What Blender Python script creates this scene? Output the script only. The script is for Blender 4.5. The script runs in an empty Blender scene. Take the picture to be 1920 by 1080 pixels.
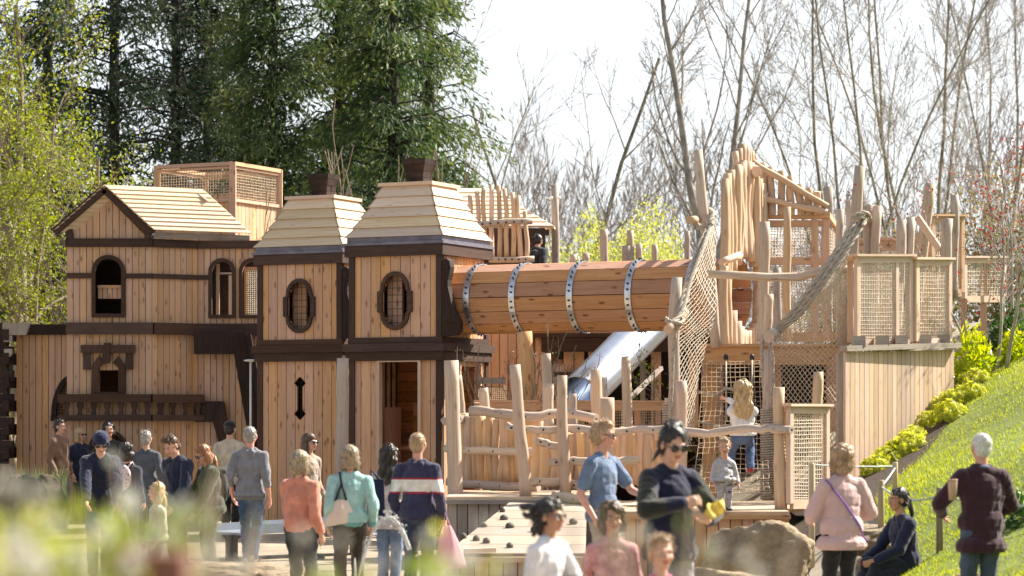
import bpy, math, random
import numpy as np
from mathutils import Vector, Matrix, Euler, noise as mnoise
random.seed(7); RNG = np.random.default_rng(11)
sc = bpy.context.scene; COL = sc.collection
PI = math.pi; rad = math.radians
F, CH = 5000.0, 1.72            # focal length in photo pixels, camera height
def at(px, py, Y): return Vector(((px-960)/F*Y, Y, CH+(800-py)/F*Y))
def X_(px, Y): return (px-960)/F*Y
def Z_(py, Y): return CH+(800-py)/F*Y
def R(a, b): return random.uniform(a, b)
def hill(x, y):
    h = -2.80+.5*x+.05*y
    h += .05*math.sin(x*1.3+y*.7)+.03*math.sin(x*3.1-y*1.7)
    h = max(h, 0) if h > .35 else (max(0, h+.35)**2/1.4)
    return min(h, 9+.1*h) if x < 22 else 9

# ---------------------------------------------------------------- things
def thing(name, label, cat, loc=(0,0,0), rz=0, group=None):
    o = bpy.data.objects.new(name, None); COL.objects.link(o)
    o.location = loc; o.rotation_euler = (0,0,rz); o.empty_display_size = .2
    o['label'] = label; o['category'] = cat
    if group: o['group'] = group
    return o
def tag(o, label, cat, group=None, kind=None):
    o['label'] = label; o['category'] = cat
    if group: o['group'] = group
    if kind: o['kind'] = kind
    return o
def world_of(o):
    m = Matrix.Translation(o.location) @ Euler(o.rotation_euler).to_matrix().to_4x4()
    return (world_of(o.parent) @ m) if o.parent else m
def copy_tree(o, parent=None):
    c = o.copy(); COL.objects.link(c)
    if parent: c.parent = parent
    for ch in list(o.children): copy_tree(ch, c)
    return c

# ---------------------------------------------------------------- mesh builder
_sph = {}
def sphere_tpl(n=14, m=9):
    if (n,m) not in _sph:
        v=[(0,0,1)]; f=[]
        for j in range(1,m):
            t=PI*j/m
            for i in range(n):
                p=2*PI*i/n; v.append((math.sin(t)*math.cos(p), math.sin(t)*math.sin(p), math.cos(t)))
        v.append((0,0,-1)); L=len(v)-1
        for i in range(n): f.append((0,1+i,1+(i+1)%n))
        for j in range(m-2):
            a=1+j*n; b=a+n
            for i in range(n): f.append((a+i,b+i,b+(i+1)%n,a+(i+1)%n))
        a=1+(m-2)*n
        for i in range(n): f.append((a+i,L,a+(i+1)%n))
        _sph[(n,m)]=(v,f)
    return _sph[(n,m)]
class MB:
    def __init__(s): s.v=[]; s.f=[]; s.wc=[]; s.wr=[]; s.mi=[]; s.sm=[]
    def add(s, vs, fs, wc=None, r=None, m=0, smooth=False):
        b=len(s.v); s.v.extend([tuple(p) for p in vs])
        s.f.extend([tuple(i+b for i in f) for f in fs])
        s.wc.extend(wc if wc is not None else [tuple(p) for p in vs])
        r = random.random() if r is None else r
        s.wr.extend([r]*len(vs)); s.mi.extend([m]*len(fs)); s.sm.extend([smooth]*len(fs))
    def hexa(s, c8, wc=None, r=None, m=0):   # c8: bottom 4 ccw, top 4
        s.add(c8, [(3,2,1,0),(4,5,6,7),(0,1,5,4),(1,2,6,5),(2,3,7,6),(3,0,4,7)], wc, r, m)
    def box(s, c, size, R3=None, m=0, r=None, taper=0):
        hx,hy,hz=[k/2 for k in size]; ax=[0,1,2]; ax.sort(key=lambda i:-size[i])
        vs=[];wc=[]
        for z in (-1,1):
            for (x,y) in ((-1,-1),(1,-1),(1,1),(-1,1)):
                k=1-taper*(z>0)
                l=(x*hx*k,y*hy*k,z*hz); wc.append((l[ax[0]],l[ax[1]],l[ax[2]]))
                p=Vector(l); p = (R3@p) if R3 is not None else p
                vs.append(p+Vector(c))
        s.hexa(vs, wc, r, m)
    def boxr(s, x0,x1,y0,y1,z0,z1, m=0, r=None): s.box(((x0+x1)/2,(y0+y1)/2,(z0+z1)/2),(abs(x1-x0),abs(y1-y0),abs(z1-z0)),None,m,r)
    def beam(s, p0, p1, w, h, up=(0,0,1), m=0, r=None):
        p0,p1=Vector(p0),Vector(p1); d=p1-p0; L=d.length; d.normalize()
        x=d.cross(Vector(up)); 
        if x.length<1e-4: x=Vector((1,0,0))
        x.normalize(); z=x.cross(d)
        s.box((p0+p1)/2,(w,L,h),Matrix((x,d,z)).transposed(),m,r)
    def tube(s, pts, rads, n=6, m=0, r=None, smooth=True, caps=True, flat=None):
        pts=[Vector(p) for p in pts]; k=len(pts)
        if not hasattr(rads,'__len__'): rads=[rads]*k
        t=(pts[1]-pts[0]).normalized(); a=Vector((0,0,1)) if abs(t.z)<.9 else Vector((1,0,0))
        u=t.cross(a).normalized(); vs=[];wc=[];L=0
        for i,p in enumerate(pts):
            if i: L+=(p-pts[i-1]).length
            tt=(pts[min(i+1,k-1)]-pts[max(i-1,0)])
            tt = tt.normalized() if tt.length>1e-9 else t
            u=(u-tt*u.dot(tt)); u = u.normalized() if u.length>1e-6 else tt.orthogonal().normalized()
            w=tt.cross(u); q=rads[i]
            for j in range(n):
                an=2*PI*j/n; c,sn=math.cos(an),math.sin(an)
                vs.append(p+u*(c*q)+w*(sn*q)); wc.append((L,q*c,q*sn))
        fs=[]
        for i in range(k-1):
            for j in range(n):
                fs.append((i*n+j,i*n+(j+1)%n,(i+1)*n+(j+1)%n,(i+1)*n+j))
        s.add(vs,fs,wc,r,m,smooth)
        if caps:
            b=len(s.v)-len(vs); rr=s.wr[-1]
            s.f.append(tuple(b+j for j in range(n-1,-1,-1))); s.mi.append(m); s.sm.append(False)
            s.f.append(tuple(b+(k-1)*n+j for j in range(n))); s.mi.append(m); s.sm.append(False)
    def ell(s, c, rr, R3=None, m=0, r=None, n=14, mm=9):
        tv,tf=sphere_tpl(n,mm); c=Vector(c); vs=[]
        for p in tv:
            q=Vector((p[0]*rr[0],p[1]*rr[1],p[2]*rr[2]))
            if R3 is not None: q=R3@q
            vs.append(q+c)
        s.add(vs,tf,None,r,m,True)
    def cap(s, p0,p1,r0,r1,m=0,r=None,n=12):
        s.ell(p0,(r0,)*3,None,m,r,n,7); s.ell(p1,(r1,)*3,None,m,r,n,7)
        if (Vector(p1)-Vector(p0)).length>1e-5: s.tube([p0,p1],[r0,r1],n,m,r)
    def prism(s, poly, o, ux, uy, un, t, m=0, r=None):   # polygon in (ux,uy) from o, extruded t along un
        o,ux,uy,un=Vector(o),Vector(ux),Vector(uy),Vector(un); n=len(poly)
        a=[o+ux*p[0]+uy*p[1] for p in poly]; b=[p+un*t for p in a]
        wc=[(p[1],p[0],0) for p in poly]+[(p[1],p[0],t) for p in poly]
        fs=[tuple(range(n-1,-1,-1)),tuple(range(n,2*n))]+[(i,(i+1)%n,n+(i+1)%n,n+i) for i in range(n)]
        if ux.cross(uy).dot(un)*t<0: fs=[f[::-1] for f in fs]
        s.add(a+b,fs,wc,r,m)
    def band(s, outer, inner, o, ux, uy, un, t, closed=True, m=0, r=None): # ring between two polylines, extruded
        o,ux,uy,un=Vector(o),Vector(ux),Vector(uy),Vector(un); n=len(outer)
        P=lambda q,k:o+ux*q[0]+uy*q[1]+un*k
        vs=[P(q,0) for q in outer]+[P(q,0) for q in inner]+[P(q,t) for q in outer]+[P(q,t) for q in inner]
        fs=[]
        for i in range(n if closed else n-1):
            j=(i+1)%n
            fs+=[(i,j,n+j,n+i),(2*n+i,3*n+i,3*n+j,2*n+j),(i,2*n+i,2*n+j,j),(n+i,n+j,3*n+j,3*n+i)]
        if not closed:
            for i in (0,n-1): fs.append((i,n+i,3*n+i,2*n+i))
        s.add(vs,fs,None,r,m)
    def build(s, name, mats, parent=None, world=True, smooth=None):
        me=bpy.data.meshes.new(name); v=s.v
        if parent is not None and world:
            mi=world_of(parent).inverted(); v=[tuple(mi@Vector(p)) for p in v]
        me.from_pydata(v,[],s.f)
        if not isinstance(mats,(list,tuple)): mats=[mats]
        mats=list(mats)
        if 9 in s.mi: s.mi=[len(mats) if q==9 else q for q in s.mi]; mats.append(W_gap)
        for k in mats: me.materials.append(k)
        a=me.attributes.new('wc','FLOAT_VECTOR','POINT'); a.data.foreach_set('vector',np.asarray(s.wc,dtype=np.float32).ravel())
        a=me.attributes.new('wr','FLOAT','POINT'); a.data.foreach_set('value',np.asarray(s.wr,dtype=np.float32))
        me.polygons.foreach_set('material_index',np.asarray(s.mi,dtype=np.int32))
        me.polygons.foreach_set('use_smooth',np.asarray(s.sm if smooth is None else [smooth]*len(s.f),dtype=bool))
        me.update()
        o=bpy.data.objects.new(name,me); COL.objects.link(o)
        if parent is not None: o.parent=parent
        return o
def np_mesh(name, verts, faces, mats, wr=None, parent=None, smooth=False):   # fast path: faces Nx3 or Nx4
    me=bpy.data.meshes.new(name); k=faces.shape[1]; nf=len(faces)
    me.vertices.add(len(verts)); me.vertices.foreach_set('co',np.asarray(verts,dtype=np.float32).ravel())
    me.loops.add(nf*k); me.loops.foreach_set('vertex_index',faces.astype(np.int32).ravel())
    me.polygons.add(nf); me.polygons.foreach_set('loop_start',np.arange(0,nf*k,k,dtype=np.int32))
    try: me.polygons.foreach_set('loop_total',np.full(nf,k,dtype=np.int32))
    except Exception: pass
    me.polygons.foreach_set('use_smooth',np.full(nf,smooth,dtype=bool))
    if wr is not None:
        a=me.attributes.new('wr','FLOAT','POINT'); a.data.foreach_set('value',np.asarray(wr,dtype=np.float32))
    for m in (mats if isinstance(mats,(list,tuple)) else [mats]): me.materials.append(m)
    me.update(calc_edges=True); me.validate()
    o=bpy.data.objects.new(name,me); COL.objects.link(o)
    if parent is not None: o.parent=parent
    return o
def leaf_arrays(c, d, nrm, L, W):      # rhombus leaves folded a little, numpy
    d=d/np.linalg.norm(d,axis=1,keepdims=True); s=np.cross(d,nrm); s/=np.linalg.norm(s,axis=1,keepdims=True)+1e-9
    n2=np.cross(s,d); L=L[:,None]; W=W[:,None]
    v=np.stack([c, c+d*L*.45+s*W*.5+n2*W*.12, c+d*L, c+d*L*.45-s*W*.5+n2*W*.12],axis=1).reshape(-1,3)
    f=np.arange(len(c)*4).reshape(-1,4)
    return v,f

# ---------------------------------------------------------------- materials
def mat(name):
    m=bpy.data.materials.new(name); m.use_nodes=True; nt=m.node_tree
    return m, nt, nt.nodes['Principled BSDF']
def N(nt, t, **kw):
    n=nt.nodes.new(t)
    for k,v in kw.items():
        if k in n.inputs: n.inputs[k].default_value=v
        else: setattr(n,k,v)
    return n
def L_(nt,a,b): nt.links.new(a,b)
def c4(c): return (c[0],c[1],c[2],1)
def attr(nt,n): return N(nt,'ShaderNodeAttribute',attribute_name=n)
def ramp(nt, fac, stops):
    r=nt.nodes.new('ShaderNodeValToRGB'); e=r.color_ramp.elements
    while len(e)<len(stops): e.new(.5)
    for i,(p,c) in enumerate(stops): e[i].position=p; e[i].color=c4(c)
    L_(nt,fac,r.inputs[0]); return r.outputs[0]
def mixc(nt, fac, a, b, mode='MIX'):
    m=nt.nodes.new('ShaderNodeMix'); m.data_type='RGBA'; m.blend_type=mode
    for sock,val in ((m.inputs[0],fac),(m.inputs[6],a),(m.inputs[7],b)):
        if hasattr(val,'is_output'): L_(nt,val,sock)
        elif isinstance(val,(int,float)): sock.default_value=val
        else: sock.default_value=c4(val)
    return m.outputs[2]
def math_(nt,op,a,b=None,c=None):
    m=N(nt,'ShaderNodeMath',operation=op)
    for i,v in enumerate((a,b,c)):
        if v is None: continue
        if hasattr(v,'is_output'): L_(nt,v,m.inputs[i])
        else: m.inputs[i].default_value=v
    return m.outputs[0]
def bump(nt,b,h,st=.3,d=.01):
    n=N(nt,'ShaderNodeBump',Strength=st,Distance=d); L_(nt,h,n.inputs['Height']); L_(nt,n.outputs[0],b.inputs['Normal'])
def objtex(nt): return nt.nodes.new('ShaderNodeTexCoord').outputs['Object']
def geopos(nt): return nt.nodes.new('ShaderNodeNewGeometry').outputs['Position']
def noise(nt,vec,scale,detail=4,rough=.55):
    n=N(nt,'ShaderNodeTexNoise',Scale=scale,Detail=detail,Roughness=rough)
    if vec is not None: L_(nt,vec,n.inputs['Vector'])
    return n.outputs['Fac']
def wood(name, c1, c2, dark=(.09,.04,.02), var=.35, rough=.75, stretch=(1.2,16,16), knots=1.0, grey=0.0, greyc=(.33,.29,.25), bmp=.25, crack=.3):
    m,nt,b=mat(name)
    wc=attr(nt,'wc').outputs['Vector']; wr=attr(nt,'wr').outputs['Fac']
    off=N(nt,'ShaderNodeCombineXYZ'); L_(nt,math_(nt,'MULTIPLY',wr,37.3),off.inputs[0]); L_(nt,math_(nt,'MULTIPLY',wr,91.7),off.inputs[1]); L_(nt,math_(nt,'MULTIPLY',wr,53.1),off.inputs[2])
    va=N(nt,'ShaderNodeVectorMath',operation='ADD'); L_(nt,wc,va.inputs[0]); L_(nt,off.outputs[0],va.inputs[1]); p=va.outputs[0]
    mp=N(nt,'ShaderNodeMapping'); mp.inputs['Scale'].default_value=stretch; L_(nt,p,mp.inputs[0])
    g=noise(nt,mp.outputs[0],1.6,5,.6)
    col=ramp(nt,g,[(.3,c1),(.7,c2)])
    # fine dark streaks
    mp2=N(nt,'ShaderNodeMapping'); mp2.inputs['Scale'].default_value=(stretch[0]*1.4,stretch[1]*3.2,stretch[2]*3.2); L_(nt,p,mp2.inputs[0])
    g2=noise(nt,mp2.outputs[0],2.0,3,.5)
    st=ramp(nt,g2,[(.56,(0,0,0)),(.75,(1,1,1))])
    col=mixc(nt,math_(nt,'MULTIPLY',st,crack),col,dark)
    # per-board tint
    hs=N(nt,'ShaderNodeHueSaturation'); L_(nt,col,hs.inputs['Color'])
    L_(nt,math_(nt,'MULTIPLY_ADD',wr,2*var,1-var),hs.inputs['Value'])
    wr2=math_(nt,'FRACT',math_(nt,'MULTIPLY',wr,7.13))
    L_(nt,math_(nt,'MULTIPLY_ADD',wr2,.016,.484),hs.inputs['Hue']); L_(nt,math_(nt,'MULTIPLY_ADD',wr2,.3,.82),hs.inputs['Saturation'])
    col=hs.outputs[0]
    if knots>0:
        mp3=N(nt,'ShaderNodeMapping'); mp3.inputs['Scale'].default_value=(3.2,8.5,8.5); L_(nt,p,mp3.inputs[0])
        vo=N(nt,'ShaderNodeTexVoronoi',Scale=1.0); vo.inputs['Randomness'].default_value=1.0; L_(nt,mp3.outputs[0],vo.inputs['Vector'])
        kk=ramp(nt,vo.outputs['Distance'],[(.10,(1,1,1)),(.24,(0,0,0))])
        col=mixc(nt,math_(nt,'MULTIPLY',kk,.8*knots),col,dark)
    if grey>0:
        pos=geopos(nt); ng=noise(nt,pos,.9,5,.65)
        gm=ramp(nt,ng,[(.38,(0,0,0)),(.68,(1,1,1))])
        col=mixc(nt,math_(nt,'MULTIPLY',gm,grey),col,greyc)
    L_(nt,col,b.inputs['Base Color']); b.inputs['Roughness'].default_value=rough
    b.inputs['Specular IOR Level'].default_value=.25
    bump(nt,b,g2,bmp,.004)
    return m
def simple(name,c,rough=.6,metal=0,var=.12,scale=8,bmp=.1,bscale=40,spec=.4):
    m,nt,b=mat(name); p=geopos(nt)
    n=noise(nt,p,scale,4); k=1-var; q=1+var
    col=ramp(nt,n,[(.3,[x*k for x in c]),(.7,[min(1,x*q) for x in c])])
    L_(nt,col,b.inputs['Base Color']); b.inputs['Roughness'].default_value=rough; b.inputs['Metallic'].default_value=metal
    b.inputs['Specular IOR Level'].default_value=spec
    if bmp: bump(nt,b,noise(nt,p,bscale,3),bmp,.006)
    return m
def leafmat(name, c1, c2, trans=.45, rough=.5, c3=None):
    m,nt,b=mat(name); wr=attr(nt,'wr').outputs['Fac']
    stops=[(0,c1),(1,c2)] if c3 is None else [(0,c1),(.6,c2),(1,c3)]
    col=ramp(nt,wr,stops)
    L_(nt,col,b.inputs['Base Color']); b.inputs['Roughness'].default_value=rough; b.inputs['Specular IOR Level'].default_value=.35
    t=N(nt,'ShaderNodeBsdfTranslucent'); hs=N(nt,'ShaderNodeHueSaturation',Saturation=1.15,Value=1.25); hs.inputs['Hue'].default_value=.49
    L_(nt,col,hs.inputs['Color']); L_(nt,hs.outputs[0],t.inputs[0])
    mx=N(nt,'ShaderNodeMixShader'); mx.inputs[0].default_value=trans
    L_(nt,b.outputs[0],mx.inputs[1]); L_(nt,t.outputs[0],mx.inputs[2])
    L_(nt,mx.outputs[0],nt.nodes['Material Output'].inputs['Surface'])
    return m
def fabric(name, c, var=.22, rough=.85, scale=9, c2=None, fine=260):
    m,nt,b=mat(name); o=objtex(nt)
    n=noise(nt,o,scale,5,.6); c2=c2 or [min(1,x*(1+var)) for x in c]
    col=ramp(nt,n,[(.32,[x*(1-var) for x in c]),(.68,c2)])
    L_(nt,col,b.inputs['Base Color']); b.inputs['Roughness'].default_value=rough
    b.inputs['Sheen Weight'].default_value=.25; b.inputs['Specular IOR Level'].default_value=.2
    h=math_(nt,'ADD',noise(nt,o,22,4,.6),math_(nt,'MULTIPLY',noise(nt,o,fine,2),.25))
    bump(nt,b,h,.55,.02)
    return m
def denim(name,c):
    m,nt,b=mat(name); o=objtex(nt)
    n=noise(nt,o,7,5,.65); col=ramp(nt,n,[(.3,[x*.6 for x in c]),(.55,c),(.8,[min(1,x*1.7+.03) for x in c])])
    L_(nt,col,b.inputs['Base Color']); b.inputs['Roughness'].default_value=.85; b.inputs['Specular IOR Level'].default_value=.2
    bump(nt,b,noise(nt,o,24,4,.6),.5,.02); return m
def skinmat(name,c):
    m,nt,b=mat(name); o=objtex(nt)
    n=noise(nt,o,18,4); col=ramp(nt,n,[(.3,[c[0]*.9,c[1]*.82,c[2]*.8]),(.7,c)])
    L_(nt,col,b.inputs['Base Color']); b.inputs['Roughness'].default_value=.5
    b.inputs['Subsurface Weight'].default_value=.12; b.inputs['Subsurface Radius'].default_value=(.02,.008,.004); b.inputs['Subsurface Scale'].default_value=.5
    return m
def hairmat(name,c,c2):
    m,nt,b=mat(name); o=objtex(nt); wr=attr(nt,'wr').outputs['Fac']
    mp=N(nt,'ShaderNodeMapping'); mp.inputs['Scale'].default_value=(70,70,14); L_(nt,o,mp.inputs[0])
    n=math_(nt,'ADD',math_(nt,'MULTIPLY',noise(nt,mp.outputs[0],1,3),.75),math_(nt,'MULTIPLY',wr,.25))
    L_(nt,ramp(nt,n,[(.32,c),(.7,c2)]),b.inputs['Base Color']); b.inputs['Roughness'].default_value=.42; b.inputs['Specular IOR Level'].default_value=.5
    bump(nt,b,n,.6,.01); return m

W_clad = wood('larch_cladding',(.55,.335,.185),(.66,.44,.265),var=.13,stretch=(1.0,14,14),knots=.75,grey=.35,greyc=(.46,.345,.25))
W_warm = wood('warm_cladding',(.56,.325,.165),(.68,.43,.245),var=.13,stretch=(1.0,14,14),knots=.8)
W_tun  = wood('tunnel_boards',(.44,.23,.115),(.58,.335,.18),var=.22,stretch=(1.0,14,14),knots=1.0,dark=(.12,.04,.015))
W_dark = wood('dark_stained_timber',(.052,.030,.020),(.088,.052,.036),dark=(.02,.012,.01),var=.25,knots=.4)
W_gap  = simple('shadow_gap',(.05,.026,.014),.9)  # dark backing that paints shade into the gaps between boards
W_darker= wood('dark_timber_and_shade',(.022,.014,.011),(.05,.030,.022),dark=(.01,.008,.006),var=.3,knots=.3)  # dark trim timber; also paints shade inside openings and under the deck
W_roof = wood('roof_boards',(.63,.49,.31),(.76,.62,.43),dark=(.3,.2,.09),var=.14,knots=.35,stretch=(.8,18,18))
W_log  = wood('peeled_log',(.46,.355,.265),(.62,.50,.385),dark=(.16,.10,.06),var=.2,crack=.65,bmp=.5,knots=.5,stretch=(.7,14,14),grey=.5,greyc=(.42,.37,.32))
W_log2 = wood('fresh_peeled_log',(.56,.39,.25),(.70,.52,.35),dark=(.25,.14,.07),var=.2,crack=.5,bmp=.45,knots=.55,stretch=(.7,14,14),grey=.3)
W_gold = wood('split_pale_log',(.62,.41,.22),(.76,.53,.31),dark=(.28,.14,.06),var=.18,knots=.3,stretch=(.9,14,14))
W_grey = wood('weathered_timber',(.30,.25,.21),(.44,.38,.32),dark=(.12,.1,.08),var=.2,knots=.5)
W_pale = wood('pale_frame_timber',(.58,.425,.305),(.72,.555,.425),dark=(.3,.2,.12),var=.12,knots=.3)
W_ret  = wood('retaining_boards',(.52,.375,.255),(.66,.49,.36),dark=(.18,.12,.07),var=.18,knots=.35,stretch=(.8,14,14),grey=.3,greyc=(.36,.31,.23))
W_deck = wood('deck_boards',(.50,.38,.25),(.66,.53,.38),dark=(.2,.14,.08),var=.14,knots=.3,grey=.3)
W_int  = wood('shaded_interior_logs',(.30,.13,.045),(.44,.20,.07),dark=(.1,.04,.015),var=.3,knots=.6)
M_lead = simple('lead_flashing',(.16,.15,.19),.5,.3,.25,6)
M_steel= simple('galvanised_strap',(.62,.63,.66),.32,.9,.15,10)
M_slide= simple('stainless_slide',(.60,.65,.75),.28,.9,.08,3,.05,8)
M_black= simple('black_bolt',(.03,.03,.035),.5)
M_wire = simple('dark_wire_mesh',(.06,.05,.045),.5,.5)
M_conbark=simple('dark_conifer_bark',(.035,.03,.025),.95,0,.4,3,.6,14)
M_rope = simple('natural_rope',(.42,.37,.31),.9,0,.25,30,.6,120,.1)
M_net  = simple('net_cord',(.50,.39,.28),.9,0,.2,20,.3,150,.1)
M_netw = simple('pale_net_cord',(.72,.63,.51),.9,0,.15,20,.3,150,.1)
M_bark = simple('grey_bark',(.35,.32,.29),.95,0,.45,3,.8,14,.1)  # grey bark paled so the far crowns look hazy
M_barkg= simple('mossy_bark',(.25,.23,.175),.95,0,.45,3,.8,14,.1)
M_twig = simple('pale_twig',(.24,.19,.14),.9,0,.3,6)
M_white= simple('white_paint',(.8,.8,.78),.5)
M_glass= simple('dark_lens',(.012,.011,.012),.12,0,.1,5,0,10,.6)
M_rock = None
def rockmat():
    m,nt,b=mat('sandstone_boulder'); o=geopos(nt)
    mp=N(nt,'ShaderNodeMapping'); mp.inputs['Scale'].default_value=(1.3,1.3,2.0); L_(nt,o,mp.inputs[0])
    n=noise(nt,mp.outputs[0],2.2,8,.65); n2=noise(nt,o,14,6,.7)
    col=ramp(nt,n,[(.25,(.17,.13,.085)),(.5,(.36,.29,.205)),(.75,(.50,.43,.33))])
    col=mixc(nt,.5,col,ramp(nt,n2,[(.3,(.14,.11,.07)),(.7,(.48,.40,.29))]),'OVERLAY')
    L_(nt,col,b.inputs['Base Color']); b.inputs['Roughness'].default_value=.9
    bump(nt,b,math_(nt,'ADD',n,math_(nt,'MULTIPLY',n2,.5)),.9,.05); return m
M_rock=rockmat()
# ---------------------------------------------------------------- camera, light
cam=bpy.data.cameras.new('camera'); co=bpy.data.objects.new('camera',cam); COL.objects.link(co); sc.camera=co
co.location=(0,0,CH); co.rotation_euler=(PI/2,0,0); cam.sensor_width=36; cam.lens=36*F/1920
cam.shift_y=260/1920; cam.clip_start=.1; cam.clip_end=2000
cam.dof.use_dof=True; cam.dof.focus_distance=38; cam.dof.aperture_fstop=2.5; cam.dof.aperture_blades=0
SUN_EL=rad(43); SAZ=math.atan2(.87,.49)       # azimuth from +Y towards +X
sd=Vector((math.sin(SAZ)*math.cos(SUN_EL),math.cos(SAZ)*math.cos(SUN_EL),math.sin(SUN_EL)))
w=bpy.data.worlds.new('World'); sc.world=w; w.use_nodes=True; wn=w.node_tree
sky=wn.nodes.new('ShaderNodeTexSky'); sky.sky_type='NISHITA'; sky.sun_disc=False
sky.sun_elevation=SUN_EL; sky.sun_rotation=SAZ; sky.air_density=1.0; sky.dust_density=2.5; sky.ozone_density=1.0
bg=wn.nodes['Background']; bg.inputs[1].default_value=.085
tcw=wn.nodes.new('ShaderNodeTexCoord'); mpw=N(wn,'ShaderNodeMapping'); mpw.inputs['Scale'].default_value=(1,1,2.2); L_(wn,tcw.outputs['Generated'],mpw.inputs[0])
skc=N(wn,'ShaderNodeHueSaturation',Saturation=.5); L_(wn,sky.outputs[0],skc.inputs['Color'])
cl=ramp(wn,noise(wn,mpw.outputs[0],2.6,7,.6),[(.30,(0,0,0)),(.62,(1,1,1))])      # thin bright cloud veil
dt=N(wn,'ShaderNodeVectorMath',operation='DOT_PRODUCT'); L_(wn,tcw.outputs['Generated'],dt.inputs[0]); dt.inputs[1].default_value=(.42,.90,.1)
fm=ramp(wn,dt.outputs['Value'],[(.62,(0,0,0)),(.92,(1,1,1))])          # veil brightest on the sun's side of the sky
wn.links.new(mixc(wn,math_(wn,'MULTIPLY',fm,math_(wn,'MULTIPLY_ADD',cl,.5,.4)),skc.outputs[0],(6.4,6.8,7.1)),bg.inputs[0])
sl=bpy.data.lights.new('sun','SUN'); so=bpy.data.objects.new('sun',sl); COL.objects.link(so)
sl.energy=5.0; sl.angle=rad(.53); sl.color=(1,.92,.79); so.rotation_euler=sd.to_track_quat('Z','Y').to_euler(); so.location=(20,20,30)
sc.view_settings.view_transform='Standard'; sc.view_settings.look='None'; sc.view_settings.exposure=0
sc.render.engine='CYCLES'; cy=sc.cycles; cy.use_denoising=True; cy.max_bounces=7; cy.diffuse_bounces=4; cy.glossy_bounces=3
cy.transmission_bounces=4; cy.transparent_max_bounces=8; cy.caustics_reflective=False; cy.caustics_refractive=False; cy.sample_clamp_indirect=8; cy.film_exposure=2.5
try: cy.denoiser='OPENIMAGEDENOISE'
except Exception: pass

# ---------------------------------------------------------------- ground
def hill_np(x,y):
    y=np.minimum(y,46)
    h=-2.80+.5*x+.05*y+.05*np.sin(x*1.3+y*.7)+.03*np.sin(x*3.1-y*1.7)
    h=np.where(h>.35,h,np.maximum(0,h+.35)**2/1.4)
    return np.where(h>3.2,3.2+(1-np.exp(-(h-3.2)/1.2))*1.2,h)
def hill(x,y): return float(hill_np(np.array([x],float),np.array([y],float))[0])
def sheet(name,xs,ys,zf,m,kind='structure'):
    X,Yg=np.meshgrid(xs,ys); Z=zf(X,Yg); v=np.stack([X,Yg,Z],-1).reshape(-1,3); nx=len(xs)
    i=(np.arange(len(ys)-1)[:,None]*nx+np.arange(nx-1)[None]).ravel()
    f=np.stack([i,i+1,i+1+nx,i+nx],1)
    o=np_mesh(name,v,f,m,smooth=True); o['kind']=kind; return o
def m_paving():
    m,nt,b=mat('sandstone_paving'); p=geopos(nt)
    br=N(nt,'ShaderNodeTexBrick'); br.inputs['Scale'].default_value=1.0; br.inputs['Color1'].default_value=(.30,.245,.175,1); br.inputs['Color2'].default_value=(.36,.30,.22,1)
    br.inputs['Mortar'].default_value=(.16,.13,.09,1); br.inputs['Mortar Size'].default_value=.012; br.inputs['Brick Width'].default_value=.9; br.inputs['Row Height'].default_value=.45
    L_(nt,p,br.inputs['Vector'])
    n=noise(nt,p,1.1,7,.7); col=mixc(nt,.45,br.outputs['Color'],ramp(nt,n,[(.3,(.12,.095,.065)),(.7,(.42,.36,.27))]),'MIX')
    L_(nt,col,b.inputs['Base Color']); b.inputs['Roughness'].default_value=.9; bump(nt,b,noise(nt,p,30,4),.4,.01); return m
def m_soil(name,c1,c2):
    m,nt,b=mat(name); p=geopos(nt); n=noise(nt,p,9,8,.75)
    L_(nt,ramp(nt,n,[(.35,c1),(.65,c2)]),b.inputs['Base Color']); b.inputs['Roughness'].default_value=.95
    bump(nt,b,noise(nt,p,40,5),1,.03); return m
gx=np.unique(np.concatenate([np.linspace(-600,-30,14),np.linspace(-30,-6,13),np.linspace(-6,26,100),np.linspace(26,600,16)]))
gy=np.unique(np.concatenate([np.linspace(-40,10,11),np.linspace(10,60,110),np.linspace(60,120,16),np.linspace(120,1200,14)]))
sheet('ground',gx,gy,lambda x,y:hill_np(x,y)-.06*(hill_np(x,y)>.02),m_paving())
EDGE=lambda y: np.where(y>31,4.25+.40*(y-31),np.maximum(4.25+.10*(y-31),3.35))
def strip(name,a0,a1,na,ys,zoff,m,kind='structure'):
    t=np.linspace(0,1,na); T,Yg=np.meshgrid(t,ys); X=EDGE(Yg)+a0+(a1-a0)*T
    v=np.stack([X,Yg,hill_np(X,Yg)+zoff],-1).reshape(-1,3); i=(np.arange(len(ys)-1)[:,None]*na+np.arange(na-1)[None]).ravel()
    o=np_mesh(name,v,np.stack([i,i+1,i+1+na,i+na],1),m,smooth=True); o['kind']=kind; return o
def m_turf():
    m,nt,b=mat('turf'); p=geopos(nt); n=noise(nt,p,2.2,6,.7)
    L_(nt,ramp(nt,n,[(.3,(.09,.13,.02)),(.7,(.22,.26,.05))]),b.inputs['Base Color']); b.inputs['Roughness'].default_value=.9; return m
strip('lawn',0,26,90,np.linspace(-8,62,150),.015,m_turf())
strip('mulch_bed',-2.3,0.02,14,np.linspace(30.2,46,64),.03,m_soil('bark_mulch',(.022,.014,.009),(.09,.055,.035)))
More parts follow.
